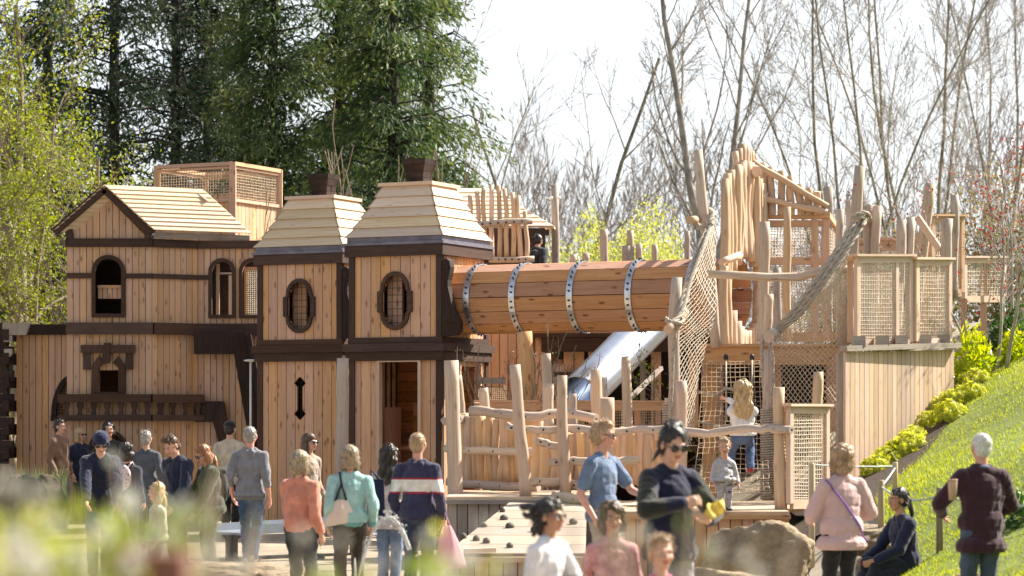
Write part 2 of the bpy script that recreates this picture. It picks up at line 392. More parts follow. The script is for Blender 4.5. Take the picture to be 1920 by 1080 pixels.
# grass blades on the bank
n=150000; t=RNG.random(n); yy=17+29*RNG.random(n)**1.1; xx=EDGE(yy)+.0+6.5*t**1.25-.06*RNG.random(n)
keep=((xx*F/yy)<1020)&((xx*F/yy)>560); xx=xx[keep]; yy=yy[keep]; n=len(xx)
base=np.stack([xx,yy,hill_np(xx,yy)+.01],1)
dirn=np.stack([RNG.normal(0,.5,n),RNG.normal(0,.5,n),np.ones(n)],1); hgt=RNG.uniform(.018,.045,n)
patch=.5+.5*np.sin(xx*2.1+np.sin(yy*1.7)*2)*np.sin(yy*1.3+xx*.7)
hgt*=.75+.6*patch
sdv=np.stack([RNG.normal(0,1,n),RNG.normal(0,1,n),np.zeros(n)],1); sdv/=np.linalg.norm(sdv,axis=1,keepdims=True); wd=.006
v=np.stack([base-sdv*wd,base+sdv*wd,base+dirn*hgt[:,None]],1).reshape(-1,3)
M_grass=leafmat('grass_blades',(.22,.28,.025),(.37,.43,.045),.5,.5,(.48,.50,.11))
go=np_mesh('grass',v,np.arange(n*3).reshape(-1,3),M_grass,np.repeat(np.clip(.45*patch+.55*RNG.random(n),0,1),3)); go['kind']='stuff'; go['label']='short sunlit grass covering the bank'; go['category']='grass'

# ---------------------------------------------------------------- timber helpers
def planks(mb,o,u,width,zb,zt,pw,th=.03,holes=(),gap=.011,m=0,back=True):
    o=Vector(o);u=Vector((u[0],u[1],0)).normalized();n=Vector((u.y,-u.x,0))
    fb=zb if callable(zb) else (lambda q:zb); ft=zt if callable(zt) else (lambda q:zt)
    k=max(1,round(width/pw)); pw=width/k
    def ivs(mid,p,q):
        out=[];cl=fb(p);cr=fb(q)
        for h in sorted([h for h in holes if h[0]<mid<h[1]],key=lambda h:h[2](mid)):
            out.append((cl,cr,h[2](p),h[2](q))); cl,cr=h[3](p),h[3](q)
        out.append((cl,cr,ft(p),ft(q))); return out
    for i in range(k):
        a=i*pw+gap/2;b=(i+1)*pw-gap/2; cuts={a,b}; r=random.random()
        for h in holes:
            for c in (h[0],h[1]):
                if a<c<b: cuts.add(c)
            lo,hi=max(a,h[0]),min(b,h[1])
            if hi>lo:
                ns=max(1,int((hi-lo)/.03))
                for j in range(ns+1): cuts.add(lo+(hi-lo)*j/ns)
        ap=(o+u*0); 
        if callable(zt):
            for j in range(1,4): cuts.add(a+(b-a)*j/4)
        cs=sorted(cuts)
        for p,q in zip(cs[:-1],cs[1:]):
            if q-p<1e-4: continue
            for (bl,brr,tl,tr) in ivs((p+q)/2,p,q):
                if tl-bl<.003 and tr-brr<.003: continue
                c=[(p,bl,0),(q,brr,0),(q,brr,1),(p,bl,1),(p,tl,0),(q,tr,0),(q,tr,1),(p,tl,1)]
                V=[o+u*x+Vector((0,0,z))-n*(th*d) for x,z,d in c]
                mb.hexa(V,[(z,x-(a+b)/2,th*d) for x,z,d in c],r,m)
        if back and i<k-1:
            x0,x1=(i+1)*pw-.015,(i+1)*pw+.015
            for (bl,brr,tl,tr) in ivs((x0+x1)/2,x0,x1):
                if tl-bl<.02: continue
                c=[(x0,bl,1.05),(x1,brr,1.05),(x1,brr,1.5),(x0,bl,1.5),(x0,tl,1.05),(x1,tr,1.05),(x1,tr,1.5),(x0,tl,1.5)]
                mb.hexa([o+u*x+Vector((0,0,z-.01))-n*(th*d) for x,z,d in c],None,r,9)
def arch(c,z0,z1,r,n=16): return [(c-r,z0),(c+r,z0)]+[(c+r*math.cos(PI*i/n),z1+r*math.sin(PI*i/n)) for i in range(n+1)]
def arch_hole(c,z0,z1,r): return (c-r,c+r,lambda q:z0,lambda q:z1+math.sqrt(max(0,r*r-(q-c)**2)))
def rect_hole(a,b,z0,z1): return (a,b,lambda q:z0,lambda q:z1)
def circ_hole(c,z,r): return (c-r,c+r,lambda q:z-math.sqrt(max(0,r*r-(q-c)**2)),lambda q:z+math.sqrt(max(0,r*r-(q-c)**2)))
def inset(poly,c,k): return [((p[0]-c[0])*k+c[0],(p[1]-c[1])*k+c[1]) for p in poly]
def courses(mb,A,B,d,n,th=.025,lap=.25,m=0,over=0):      # lapped boards from ridge A down to eave B, run along d
    A,B,d=Vector(A),Vector(B),Vector(d); s=B-A; nr=d.cross(s).normalized()
    if nr.z<0: nr=-nr
    for k in range(n):
        a=A+s*(k/n)-s*(lap/n if k else 0); b=A+s*((k+1)/n); up=nr*(th*1.1)
        e0=R(-.004,.004)
        lo=[a+nr*.002,b+up*.9,b+d+up*.9,a+d+nr*.002]; hi=[p+nr*th for p in lo]
        L=d.length
        wc=[(0,0,0),(0,.15,0),(L,.15,0),(L,0,0)]*2
        vs=lo+hi
        mb.add(vs,[(0,1,2,3),(7,6,5,4),(0,4,5,1),(1,5,6,2),(2,6,7,3),(3,7,4,0)] if nr.dot((b-a).cross(d))<0 else [(3,2,1,0),(4,5,6,7),(1,5,4,0),(2,6,5,1),(3,7,6,2),(0,4,7,3)],wc)
def wavy(p0,p1,n,amp,seed=None):
    p0,p1=Vector(p0),Vector(p1); a=[R(0,6.3) for _ in range(4)]; d=(p1-p0)
    e1=d.orthogonal().normalized(); e2=d.cross(e1).normalized(); out=[]
    for i in range(n+1):
        t=i/n; out.append(p0+d*t+e1*(amp*math.sin(a[0]+t*5.1)+amp*.5*math.sin(a[1]+t*11))+e2*(amp*math.sin(a[2]+t*4.3)+amp*.5*math.sin(a[3]+t*9.7)))
    return out
def log(mb,p0,p1,r0,r1=None,amp=.012,n=8,k=9,m=0,r=None):
    r1=r0 if r1 is None else r1
    mb.tube(wavy(p0,p1,n,amp),[(r0+(r1-r0)*i/n)*R(.94,1.06) for i in range(n+1)],k,m,r)
def post_thing(label,p0,p1,r,name='log_post',m=None,group='upright log posts of the playground',amp=.015,r1=None,cat='post'):
    p0=Vector(p0);p1=Vector(p1)
    o=thing(name,label,cat,p0,0,group); mb=MB(); log(mb,p0,p1,r,r1 or r*.9,amp*min(1,(p1-p0).length/2.2),8,10); mb.build('log',m or W_log,o)
    return o
# ================================================================ half-timbered playhouse on the left
S1=103.1; HY=48.5
hx=lambda px:(px-960)/S1
hz=lambda py:CH+(800-py)/S1
H=thing('playhouse','gabled larch playhouse with dark timber trim, arched windows and pale board roof, at far left','playhouse',(hx(205),HY,0))
A=Vector((hx(125),HY,0)); B=Vector((hx(285),HY,0)); C=Vector((hx(365),HY+.5,0)); E=Vector((hx(496),HY+.45,0))
wid=(B-A).length; apx=hx(198)-A.x; zA=hz(360); zE=hz(446)
U=lambda px:hx(px)-A.x
mb=MB()
w1c=U(203.5)
holes=[arch_hole(w1c,hz(588),hz(478)-.305,.235),rect_hole(U(187),U(222),hz(738),hz(694)),circ_hole(U(203),hz(843),.31)]
slope=(zA-zE)/(apx+.28)
planks(mb,A,(1,0),wid,0,lambda q:min(zA-.06-abs(q-apx)*1.02,zA),.12,.03,holes)
mb.build('front_wall',W_clad,H)
mb=MB(); planks(mb,B,(C-B),(C-B).length,0,hz(450),.11,.03); mb.build('side_wall',W_clad,H)
mb=MB(); ce=E-C; Uc=lambda px:(hx(px)-C.x)/ce.x*ce.length
hl=[arch_hole(Uc(411),hz(588),hz(481)-.25,.185),arch_hole(Uc(469),hz(588),hz(481)-.25,.185)]
planks(mb,C,ce,ce.length,0,hz(455),.12,.03,hl); mb.build('recessed_wall',W_clad,H)
# left lower wing
LA=Vector((hx(20),HY+.55,0)); mb=MB(); qc=hx(128)-LA.x; qr=.38
planks(mb,LA,(1,0),hx(130)-LA.x,0,hz(622),.125,.03,[(qc-qr+.04,qc-.02,lambda q:hz(781),lambda q:hz(781)+.70*math.sqrt(max(0,1-((q-qc)/(qr-.03))**2)))])
wl=mb.build('wing_wall',W_warm,H)
mb=MB(); n=12
oo=[(qc-qr*math.cos(PI/2*i/n)*1.06,hz(781)+.78*math.sin(PI/2*i/n)) for i in range(n+1)]; ii=[(qc-(qr-.07)*math.cos(PI/2*i/n),hz(781)+.68*math.sin(PI/2*i/n)) for i in range(n+1)]
mb.band(oo,ii,LA+Vector((0,-.05,0)),(1,0,0),(0,0,1),(0,1,0),.09,False)
mb.boxr(LA.x+qc-qr-.03,LA.x+qc,HY+.5,HY+.6,hz(789),hz(779)); fr=mb.build('quarter_arch_window',W_darker,H)
mb=MB()
for i in range(9):
    x=LA.x+qc-qr+.05+i*.045; mb.tube([(x,HY+.62,hz(781)),(x,HY+.62,hz(781)+.68)],.005,4)
for i in range(14): z=hz(781)+i*.05; mb.tube([(LA.x+qc-qr,HY+.62,z),(LA.x+qc,HY+.62,z)],.005,4)
mb.build('wire_grid',simple('warm_grid',(.42,.25,.1),.7),fr)
mb=MB()
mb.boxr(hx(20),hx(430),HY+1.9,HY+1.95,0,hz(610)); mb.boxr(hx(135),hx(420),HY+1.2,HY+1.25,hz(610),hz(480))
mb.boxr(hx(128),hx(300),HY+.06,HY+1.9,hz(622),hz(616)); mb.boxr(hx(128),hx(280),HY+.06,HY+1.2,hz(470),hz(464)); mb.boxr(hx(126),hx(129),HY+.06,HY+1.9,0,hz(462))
mb.boxr(hx(126),hx(490),HY+1.9,HY+1.95,hz(612),hz(452)); mb.boxr(hx(280),hx(490),HY+.6,HY+1.9,hz(452),hz(447)); mb.build('inner_shade_lining',W_darker,H)  # near-black lining added so the window openings read as shade
# cornices and string courses (dark)
def trim(name,pts,z0,z1,proj,m=W_dark,parent=H):
    mb=MB()
    for a,b in zip(pts[:-1],pts[1:]):
        a,b=Vector(a),Vector(b); u=(b-a).normalized(); nn=Vector((u.y,-u.x,0)); e=proj*.5
        a2=a+nn*proj-u*(.0); b2=b+nn*proj+u*(proj*.3)
        c=[a2,b2,b,a]; mb.hexa([Vector((p.x,p.y,z0)) for p in c]+[Vector((p.x,p.y,z1)) for p in c],[(0,0,0),((b-a).length,0,0),((b-a).length,.05,0),(0,.05,0),(0,0,.1),((b-a).length,0,.1),((b-a).length,.05,.1),(0,.05,.1)])
    return mb.build(name,m,parent)
trim('cornice',[A,B,C,E],hz(627),hz(605),.10)
trim('cornice',[LA+Vector((.15,0,0)),LA+Vector((hx(127)-LA.x,0,0))],hz(626),hz(606),.12,W_darker)
trim('string_course',[A,A+Vector((U(173),0,0))],hz(522),hz(512),.04)
trim('string_course',[A+Vector((U(234),0,0)),B,C,C+ce*.17],hz(522),hz(513),.04)
trim('eave_beam',[A-Vector((.02,0,0)),B,C,E],hz(463),hz(448),.07)
# bargeboards
mb=MB()
for px,sg in ((104,-1),(291,1)):
    a=Vector((hx(198),HY-.16,zA+.04)); b=Vector((hx(px),HY-.16,hz(437)))
    mb.beam(a,b,.05,.15,(0,0,1))
for s_ in (0,1):
    x=(U(131),U(278))[s_]; mb.boxr(A.x+x-.06,A.x+x+.06,HY-.07,HY-.005,hz(449),hz(430))
mb.boxr(hx(129),hx(281),HY-.09,HY-.01,hz(462),hz(447.5))
mb.build('bargeboard',W_dark,H)
d=Vector((hx(462)-hx(290),.9,0))
mb=MB(); courses(mb,(hx(198),HY-.2,zA+.10),(hx(291),HY-.2,hz(434)),d,10,.025)
courses(mb,(hx(198),HY-.2,zA+.10),(hx(101),HY-.2,hz(437)),d,10,.025)
rf=mb.build('roof',W_roof,H)
mb=MB(); mb.beam(Vector((hx(291),HY-.1,hz(441))),Vector((hx(291),HY-.1,hz(441)))+d*.98,.03,.1); mb.build('fascia',W_grey,rf)
mb=MB(); mb.beam((hx(362),HY+.75,hz(357)),(hx(432),HY+1.0,hz(424)),.14,.03); mb.beam((hx(360),HY+.68,hz(354)),(hx(384),HY+.62,hz(372)),.2,.03); mb.build('valley_board',W_pale,rf)
# window frames
def arch_frame(name,o,u,c,z0,z1,ro,ri,depth=.08,m=W_dark,parent=H):
    u=Vector((u[0],u[1],0)).normalized(); nn=Vector((u.y,-u.x,0)); mb=MB()
    mb.band(arch(c,z0-(ro-ri),z1,ro),arch(c,z0,z1,ri),Vector(o)+nn*.05,u,(0,0,1),-nn,depth); return mb.build(name,m,parent)
f1=arch_frame('arched_window',A,(1,0),w1c,hz(588),hz(478)-.305,.305,.235)
mb=MB(); planks(mb,A+Vector((w1c-.22,.16,0)),(1,0),.44,hz(559),hz(537),.09); mb.boxr(A.x+w1c-.22,A.x+w1c+.22,HY+.12,HY+.2,hz(539),hz(534)); mb.build('inner_rail',W_clad,f1)
f2=arch_frame('arched_window',C,ce,Uc(411),hz(588),hz(481)-.25,.25,.185)
f3=arch_frame('arched_window',C,ce,Uc(469),hz(588),hz(481)-.25,.25,.185)
def grid(mb,o,u,v,nu,nv,r,k=4,jit=.0,zig=False):
    o,u,v=Vector(o),Vector(u),Vector(v); nn=u.cross(v).normalized()
    for i in range(nu+1):
        t=i/nu; mb.tube([o+u*t+v*(q/6)+nn*R(-jit,jit)+u.normalized()*R(-jit,jit) for q in range(7)],r,k,0,None,True,False)
    for j in range(nv+1):
        t=j/nv; mb.tube([o+v*t+u*(q/6)+nn*R(-jit,jit)+v.normalized()*R(-jit,jit) for q in range(7)],r,k,0,None,True,False)
cu=ce.normalized()
mb=MB(); mb.beam(C+cu*Uc(400)+Vector((0,.25,hz(590))),C+cu*Uc(400)+Vector((0,.25,hz(490))),.06,.05); mb.beam(C+cu*Uc(424)+Vector((0,.3,hz(590))),C+cu*Uc(424)+Vector((0,.3,hz(512))),.07,.05); mb.beam(C+cu*Uc(396)+Vector((0,.28,hz(508))),C+cu*Uc(428)+Vector((0,.28,hz(508))),.05,.03)
mb.build('inner_frame',W_pale,f2)
mb=MB(); grid(mb,C+cu*Uc(455)+Vector((0,.12,hz(588))),cu*(Uc(487)-Uc(455)),(0,0,hz(500)-hz(588)),8,22,.008); mb.build('net',M_netw,f3)
mb=MB(); mb.beam(C+cu*Uc(452)+Vector((0,.1,hz(500))),C+cu*Uc(488)+Vector((0,.1,hz(500))),.04,.06); mb.beam(C+cu*Uc(454)+Vector((0,.1,hz(590))),C+cu*Uc(454)+Vector((0,.1,hz(500))),.04,.05); mb.build('inner_frame',W_warm,f3)
# lower window with T-frame
mb=MB(); fy=HY-.09
P=lambda px,py:(hx(px),hz(py))
def fl(mb,pts,y=fy,t=.085): mb.prism([P(*p) for p in pts],(0,y,0),(1,0,0),(0,0,1),(0,1,0),t)
fl(mb,[(172,740),(186,740),(186,690),(194,680),(186,668),(173,686)]); fl(mb,[(223,740),(236,740),(236,686),(222,668),(213,680),(223,690)])
fl(mb,[(186,741),(223,741),(223,735),(186,735)],fy-.01,.09)
fl(mb,[(153,662),(254,662),(254,647),(153,647)],fy-.03,.11)
fl(mb,[(157,693),(170,693),(170,662),(157,662)],fy+.01,.07); fl(mb,[(237,693),(250,693),(250,662),(237,662)],fy+.01,.07)
fl(mb,[(192,684),(207,680),(209,643),(197,643)],fy-.05,.1)
mb.build('hooded_window',W_dark,H)
# round hatch
mb=MB(); n=28; k=[(math.cos(2*PI*i/n),math.sin(2*PI*i/n)) for i in range(n)]
mb.band([(U(203)+.36*a,hz(843)+.36*b) for a,b in k],[(U(203)+.30*a,hz(843)+.30*b) for a,b in k],A+Vector((0,-.05,0)),(1,0,0),(0,0,1),(0,1,0),.09); mb.build('round_hatch',W_dark,H)
# balustrade
mb=MB(); yf=HY-.16
BL=[Vector((hx(112),yf,0)),Vector((hx(286),yf,0)),Vector((hx(376),HY+.38,0))]
for a,b in zip(BL[:-1],BL[1:]):
    mb.beam(a+Vector((0,0,hz(747))),b+Vector((0,0,hz(747))),.16,.15); mb.beam(a+Vector((0,.02,hz(783.5))),b+Vector((0,.02,hz(783.5))),.12,.11)
bl=mb.build('balustrade',W_dark,H)
for i in range(11):
    px=127+i*25.3 if i<7 else 279+(i-6)*22; px=min(px,372)
    y=yf+.02 if px<286 else yf+.02+(px-286)/90*(HY+.38-yf)
    mb=MB(); x=hx(px); pr=[(-.055,hz(755)),(.055,hz(755)),(.05,hz(762)),(.03,hz(769)),(.045,hz(779)),(-.045,hz(779)),(-.03,hz(769)),(-.05,hz(762))]
    mb.prism(pr,(x,y-.04,0),(1,0,0),(0,0,1),(0,1,0),.08); mb.build('baluster',W_dark,bl)
mb=MB(); yq=HY+.36
fl(mb,[(360,791),(416,791),(408,752),(376,752),(360,740)],yq,.14); fl(mb,[(395,790),(412,752),(416,754),(432,842),(410,842)],yq-.06,.16); mb.build('brace',W_darker,H)
mb=MB(); fl(mb,[(362,663),(440,663),(462,624),(362,624)],HY+.1,.35); mb.build('bracket_box',W_darker,H)
mb=MB(); fl(mb,[(438,663),(462,626),(478,700),(500,850),(470,850)],HY+.05,.2); fl(mb,[(462,626),(470,626),(500,790),(497,850)],HY-.02,.1); mb.build('brace',W_darker,H)
# quoins of the neighbouring log wall at the extreme left
Q=thing('log_cabin_corner','dark notched log corner with pale cut ends at the extreme left edge','log wall',(hx(5),HY+.2,0))
mb=MB()
for i in range(12):
    z0=hz(870)+i*.215; e=.10 if i%2 else 0
    mb.boxr(hx(-30),hx(10)+e,HY+.15,HY+.36,z0,z0+.205)
    mb.boxr(hx(6)-.02,hx(8)+.08,HY+.1-(.1 if i%2==0 else 0),HY+.9,z0+.1,z0+.30) if i%2==0 else None
mb.build('log_course',W_darker,Q)
for pts in ([(4,628),(48,628),(56,606),(4,606)],[(6,641),(22,641),(22,629),(6,629)],[(7,665),(18,669),(22,663),(22,654),(7,654)]):
    mb=MB(); fl(mb,pts,HY+.02,.12); mb.build('pale_cut_end',W_grey,Q)
#mb,[(6,641),(22,641),(22,629),(6,629)],HY+.03,.12); fl(mb,[(7,665),(18,669),(22,663),(22,654),(7,654)],HY+.03,.12); mb.build('pale_cut_end',W_grey,Q)

# ================================================================ open lookout box behind the playhouse
S2=98.0; TH=rad(26); NC=Vector((-5.34,51,0)); uf=Vector((-math.cos(TH),math.sin(TH),0)); ur=Vector((math.sin(TH),math.cos(TH),0))
lz=lambda py:CH+(800-py)/S2
T=thing('lookout_tower','tall square larch lookout with net panels under its open top rail, behind the playhouse roof','tower',NC)
w_=1.72; cn=[NC,NC+uf*w_,NC+uf*w_+ur*w_,NC+ur*w_]
mb=MB()
for p in cn: mb.beam(p,p+Vector((0,0,lz(304))),.12,.12,(0,1,0))
for a,b in zip(cn,cn[1:]+cn[:1]):
    mb.beam(a+Vector((0,0,lz(307))),b+Vector((0,0,lz(307))),.13,.07); mb.beam(a+Vector((0,0,lz(375))),b+Vector((0,0,lz(375))),.09,.06); mb.beam(a+Vector((0,0,lz(314))),b+Vector((0,0,lz(314))),.07,.04)
mb.build('frame',W_clad,T)
for a,b,nm in ((cn[1],cn[0],0),(cn[0],cn[3],1),(cn[3],cn[2],2)):
    mb=MB(); u=(b-a).normalized(); planks(mb,a+u*.06,u,w_-.12,0,lz(375) if nm<2 else lz(345),.13,.03); mb.build('boarding',W_clad,T)
for a,b in ((cn[1],cn[0]),(cn[0],cn[3])):
    u=(b-a).normalized(); mb=MB(); grid(mb,a+u*.08+Vector((0,0,lz(374))),u*(w_-.16),(0,0,lz(315)-lz(374)),26,11,.007,4,.004); mb.build('net_panel',M_net,T)
# ================================================================ two turrets (local frame: front is -Y)
def scroll_profile():
    # S-shaped corbel: (out, z)
    return [(0,3.0),(.24,3.02),(.30,3.10),(.30,3.22),(.25,3.32),(.20,3.40),(.165,3.52),(.13,3.66),(.10,3.78),(.10,3.88),(.13,3.98),(.15,4.08),(.13,4.18),(.07,4.22),(0,4.2)]
def ring_win(cx,z0,z1):
    # outer / inner closed profiles of the shouldered oval window
    def prof(rw,rs,t,b):
        p=[]; zt=z1-.02; zb=z0
        za=zt-.30+(.0); zbm=zb+.26
        n=9
        for i in range(n+1):
            a=PI*i/n; p.append((cx+rw*math.cos(a),za+(t)*math.sin(a)))
        p+= [(cx-rs,za-.02),(cx-rs,zbm+.02)]
        for i in range(n+1):
            a=PI+PI*i/n; p.append((cx+rw*math.cos(a),zbm+(b)*math.sin(a)))
        p+= [(cx+rs,zbm+.02),(cx+rs,za-.02)]
        return p
    return prof(.26,.31,.30,.27),prof(.20,.225,.235,.20)
def make_turret(name,label,loc,door,kz=1.0):
    T=thing(name,label,'playhouse',loc,-rad(26)); h=.8
    def bx(nm,m,boxes,parent=T):
        mb=MB()
        for b in boxes: mb.boxr(*b)
        return mb.build(nm,m,parent,False)
    wz0,wz1=3.12,4.06
    # lower storey
    mb=MB(); hol=[]
    if door: hol=[rect_hole(.52,1.22,.12,2.62)]
    else:
        hol=[(.8-.085,.8+.085,lambda q:1.60-.0,lambda q:2.36)]
        dia=lambda zc:(lambda q:zc-max(0,.12-abs(q-.8)),lambda q:zc+max(0,.12-abs(q-.8)))
        hol=[(.8-.12,.8-.055,dia(1.74)[0],dia(1.74)[1]),(.8+.055,.8+.12,dia(1.74)[0],dia(1.74)[1]),(.8-.12,.8-.055,dia(2.26)[0],dia(2.26)[1]),(.8+.055,.8+.12,dia(2.26)[0],dia(2.26)[1]),
             (.8-.055,.8+.055,lambda q:1.74-(.12-abs(q-.8)),lambda q:2.26+(.12-abs(q-.8)))]
    planks(mb,(-h,-h,0),(1,0),1.6,-.13,2.72,.178,.035,hol); mb.build('lower_wall',W_warm,T,False)
    mb=MB(); planks(mb,(h,-h,0),(0,1),1.6,-.13,2.72,.178,.035,[rect_hole(.62,1.3,.12,2.55)] if door else []); mb.build('lower_wall',W_warm,T,False)
    mb=MB(); planks(mb,(-h,h,0),(0,-1),1.6,-.13,2.72,.178,.035); planks(mb,(h,h,0),(-1,0),1.6,-.13,2.72,.178,.035); mb.build('lower_wall',W_warm,T,False)
    # upper storey
    O,I=ring_win(.8,wz0,wz1)
    def wl(q):
        a=abs(q-.8); zbm=wz0+.26; return zbm-.2*math.sqrt(max(0,1-(a/.2)**2)) if a<.2 else zbm+.02
    def wh(q):
        a=abs(q-.8); za=wz1-.32; return za+.235*math.sqrt(max(0,1-(a/.2)**2)) if a<.2 else za-.02
    mb=MB(); planks(mb,(-h,-h,0),(1,0),1.6,2.95,4.34,.178,.035,[(.8-.225,.8+.225,wl,wh)]); mb.build('upper_wall',W_warm,T,False)
    mb=MB(); planks(mb,(h,-h,0),(0,1),1.6,2.95,4.34,.1,.035,[circ_hole(.8,3.63,.5)] if door else []); mb.build('upper_wall',W_warm,T,False)
    mb=MB(); planks(mb,(-h,h,0),(0,-1),1.6,2.95,4.34,.178,.035); planks(mb,(h,h,0),(-1,0),1.6,2.95,4.34,.178,.035); mb.build('upper_wall',W_warm,T,False)
    mb=MB(); mb.band(O,I,(-h,-h-.045,0),(1,0,0),(0,0,1),(0,1,0),.075); wn_=mb.build('oval_window',W_dark,T,False)
    mb=MB()
    for i in range(5): x=-.18+i*.09; mb.tube([(x,-h+.06,3.1),(x,-h+.06,4.05)],.005,4)
    for i in range(9): z=3.12+i*.11; mb.tube([(-.22,-h+.06,z),(.22,-h+.06,z)],.005,4)
    mb.build('wire_grid',M_wire,wn_,False)
    # inside: log lining, plus half screens painting lit and shaded halves behind the window
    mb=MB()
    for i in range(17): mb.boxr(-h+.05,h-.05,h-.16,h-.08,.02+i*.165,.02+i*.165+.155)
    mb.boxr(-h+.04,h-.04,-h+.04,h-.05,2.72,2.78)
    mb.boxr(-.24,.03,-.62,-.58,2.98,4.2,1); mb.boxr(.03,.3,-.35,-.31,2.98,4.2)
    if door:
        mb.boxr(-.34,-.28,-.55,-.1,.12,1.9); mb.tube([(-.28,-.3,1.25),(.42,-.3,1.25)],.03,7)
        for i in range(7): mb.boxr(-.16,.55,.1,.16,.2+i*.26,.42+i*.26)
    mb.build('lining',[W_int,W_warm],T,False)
    # dark corner posts
    pw=.10
    for nm,z0,z1 in (('corner_post',-.13,2.70),('corner_post',2.96,4.34)):
        for sx in (-1,1):
            for sy in (-1,1):
                x=sx*(h-pw/2+.03); y=sy*(h-pw/2+.03); bx(nm,W_dark,[(x-pw/2,x+pw/2,y-pw/2,y+pw/2,z0,z1)])
    # middle cornice, stepped
    def ringbox(e,z0,z1,t=.12): return [(-h-e,h+e,-h-e,-h-e+t,z0,z1),(-h-e,h+e,h+e-t,h+e,z0,z1),(-h-e,-h-e+t,-h-e+t,h+e-t,z0,z1),(h+e-t,h+e,-h-e+t,h+e-t,z0,z1)]
    bx('middle_cornice',W_dark,ringbox(.07,2.63,2.772)+ringbox(.105,2.775,2.90)+ringbox(.04,2.903,3.0))
    bx('top_cornice',W_dark,ringbox(.08,4.28,4.455))
    bx('lead_flashing',M_lead,[(-h-.10,h+.10,-h-.10,h+.10,4.457,4.5),(-h-.05,h+.05,-h-.05,h+.05,4.5,4.6)])
    # bell roof
    lv=[(4.6,.86),(4.755,.765),(4.925,.675),(5.09,.59),(5.26,.515),(5.42,.455)]
    mb=MB()
    for (za,a),(zb,b) in zip(lv[:-1],lv[1:]):
        for q in range(4):
            Rm=Matrix.Rotation(q*PI/2,3,'Z'); lo=a+.028; hi=b-.02
            P4=[(-lo,-lo,za-.012),(lo,-lo,za-.012),(lo,-lo+.03,za-.012),(-lo,-lo+.03,za-.012),(-hi,-hi,zb+.01),(hi,-hi,zb+.01),(hi,-hi+.03,zb+.01),(-hi,-hi+.03,zb+.01)]
            wc=[(p[0],p[2],p[1]) for p in P4]
            mb.hexa([Rm@Vector(p) for p in P4],wc)
    rf=mb.build('bell_roof',W_roof,T,False)
    bx('roof_cap',W_pale,[(-.49,.49,-.49,.49,5.42,5.475)],rf)
    # chimney: three flared courses of dark blocks
    mb=MB(); zc=5.476; lv=[(.145,0),(.15,.10),(.165,.20),(.20,.31),(.215,.40)]
    for (a,z0),(b,z1) in zip(lv[:-1],lv[1:]):
        k=2; 
        for q in range(4):
            Rm=Matrix.Rotation(q*PI/2,3,'Z')
            for j in range(2):
                x0,x1=-1+j,-0+j; jt=R(-.006,.006)
                P4=[(x0*a,-a+jt,z0),(x1*a,-a+jt,z0),(x1*a,-a+.04,z0),(x0*a,-a+.04,z0),(x0*b,-b+jt,z1-.004),(x1*b,-b+jt,z1-.004),(x1*b,-b+.04,z1-.004),(x0*b,-b+.04,z1-.004)]
                mb.hexa([Rm@Vector((p[0],p[1],zc+p[2])) for p in P4],None)
    mb.build('chimney',W_darker,T,False)
    # carved scroll corbel on the right face at the near corner
    pr=scroll_profile(); mb=MB()
    mb.prism(pr,(h+.035,-h-.02,0),(1,0,0),(0,0,1),(0,1,0),.14)
    sb=mb.build('scroll_corbel',W_darker,T,False); mb=MB()
    for (cx,cz,r0) in ((h+.17,3.19,.105),(h+.10,4.09,.055)):
        for k in range(3):
            r=r0*(1-.3*k); mb.tube([(cx+r*.75*math.cos(a*PI/8),-h-.024,cz+r*1.15*math.sin(a*PI/8)) for a in range(17)],.008,4)
    for e in (.03,.07): mb.tube([(h+.035+max(.02,p[0]-e),-h-.024,p[1]) for p in pr[4:11]],.008,4)
    mb.build('carved_line',W_dark,sb,False)
    if door:
        bx('door_frame',W_pale,[(-.32,-.27,-h-.05,-h+.06,.1,2.66),(.42,.47,-h-.05,-h+.06,.1,2.66),(-.32,.47,-h-.055,-h+.06,2.61,2.68)])
        bx('side_door_frame',W_warm,[(h-.06,h+.05,-.23,-.18,.1,2.6),(h-.06,h+.05,.5,.55,.1,2.6)])
    else:
        mb=MB()
        for i in range(3): mb.tube([(-.05+i*.04,-h+.05,1.6),(-.05+i*.04,-h+.05,2.4)],.004,4)
        for i in range(10): mb.tube([(-.1,-h+.05,1.6+i*.085),(.1,-h+.05,1.6+i*.085)],.004,4)
        mb.build('wire_grid',M_wire,T,False)
    return T
c26,s26=math.cos(rad(26)),math.sin(rad(26))
def turret_loc(px,Y): x=X_(px,Y); return (x+.8*(-c26+s26),Y+.8*(s26+c26),.13)
T1=make_turret('turret_playhouse','larger front turret with open doorway and the tallest chimney, joined to the barrel tunnel',turret_loc(826,41.7),True)
T2=make_turret('turret_playhouse','set-back turret with keyhole slot instead of a doorway, left of the front turret',turret_loc(639,45.0),False)
T2.location.z=.20
# ================================================================ barrel tunnel
ta=Vector((c26,-s26,0)); tp=Vector((-s26,-c26,0)); t0=Vector((-.76,42.42,3.68))-ta*.05; TL=4.72; TR=.55
t0.z=3.735
TU=thing('barrel_tunnel','long round tunnel of orange boards with bolted metal hoops, bridging turret and log wall','tunnel',(t0.x,t0.y,t0.z-TR))
mb=MB(); nb=15
for i in range(nb):
    a0=2*PI*i/nb+.012; a1=2*PI*(i+1)/nb-.012; r=random.random(); 
    pt=lambda a,q,t:t0+ta*t+tp*(q*math.cos(a))+Vector((0,0,q*math.sin(a)))
    c=[(a0,TR,0),(a0,TR,TL),(a0,TR-.04,TL),(a0,TR-.04,0),(a1,TR,0),(a1,TR,TL),(a1,TR-.04,TL),(a1,TR-.04,0)]
    am=(a0+a1)/2; dr=(TR-TR*math.cos((a1-a0)/2))
    mb.hexa([pt(*q) for q in c],[(q[2]+i*3.3,(q[0]-am)*TR,q[1]-TR) for q in c],r)
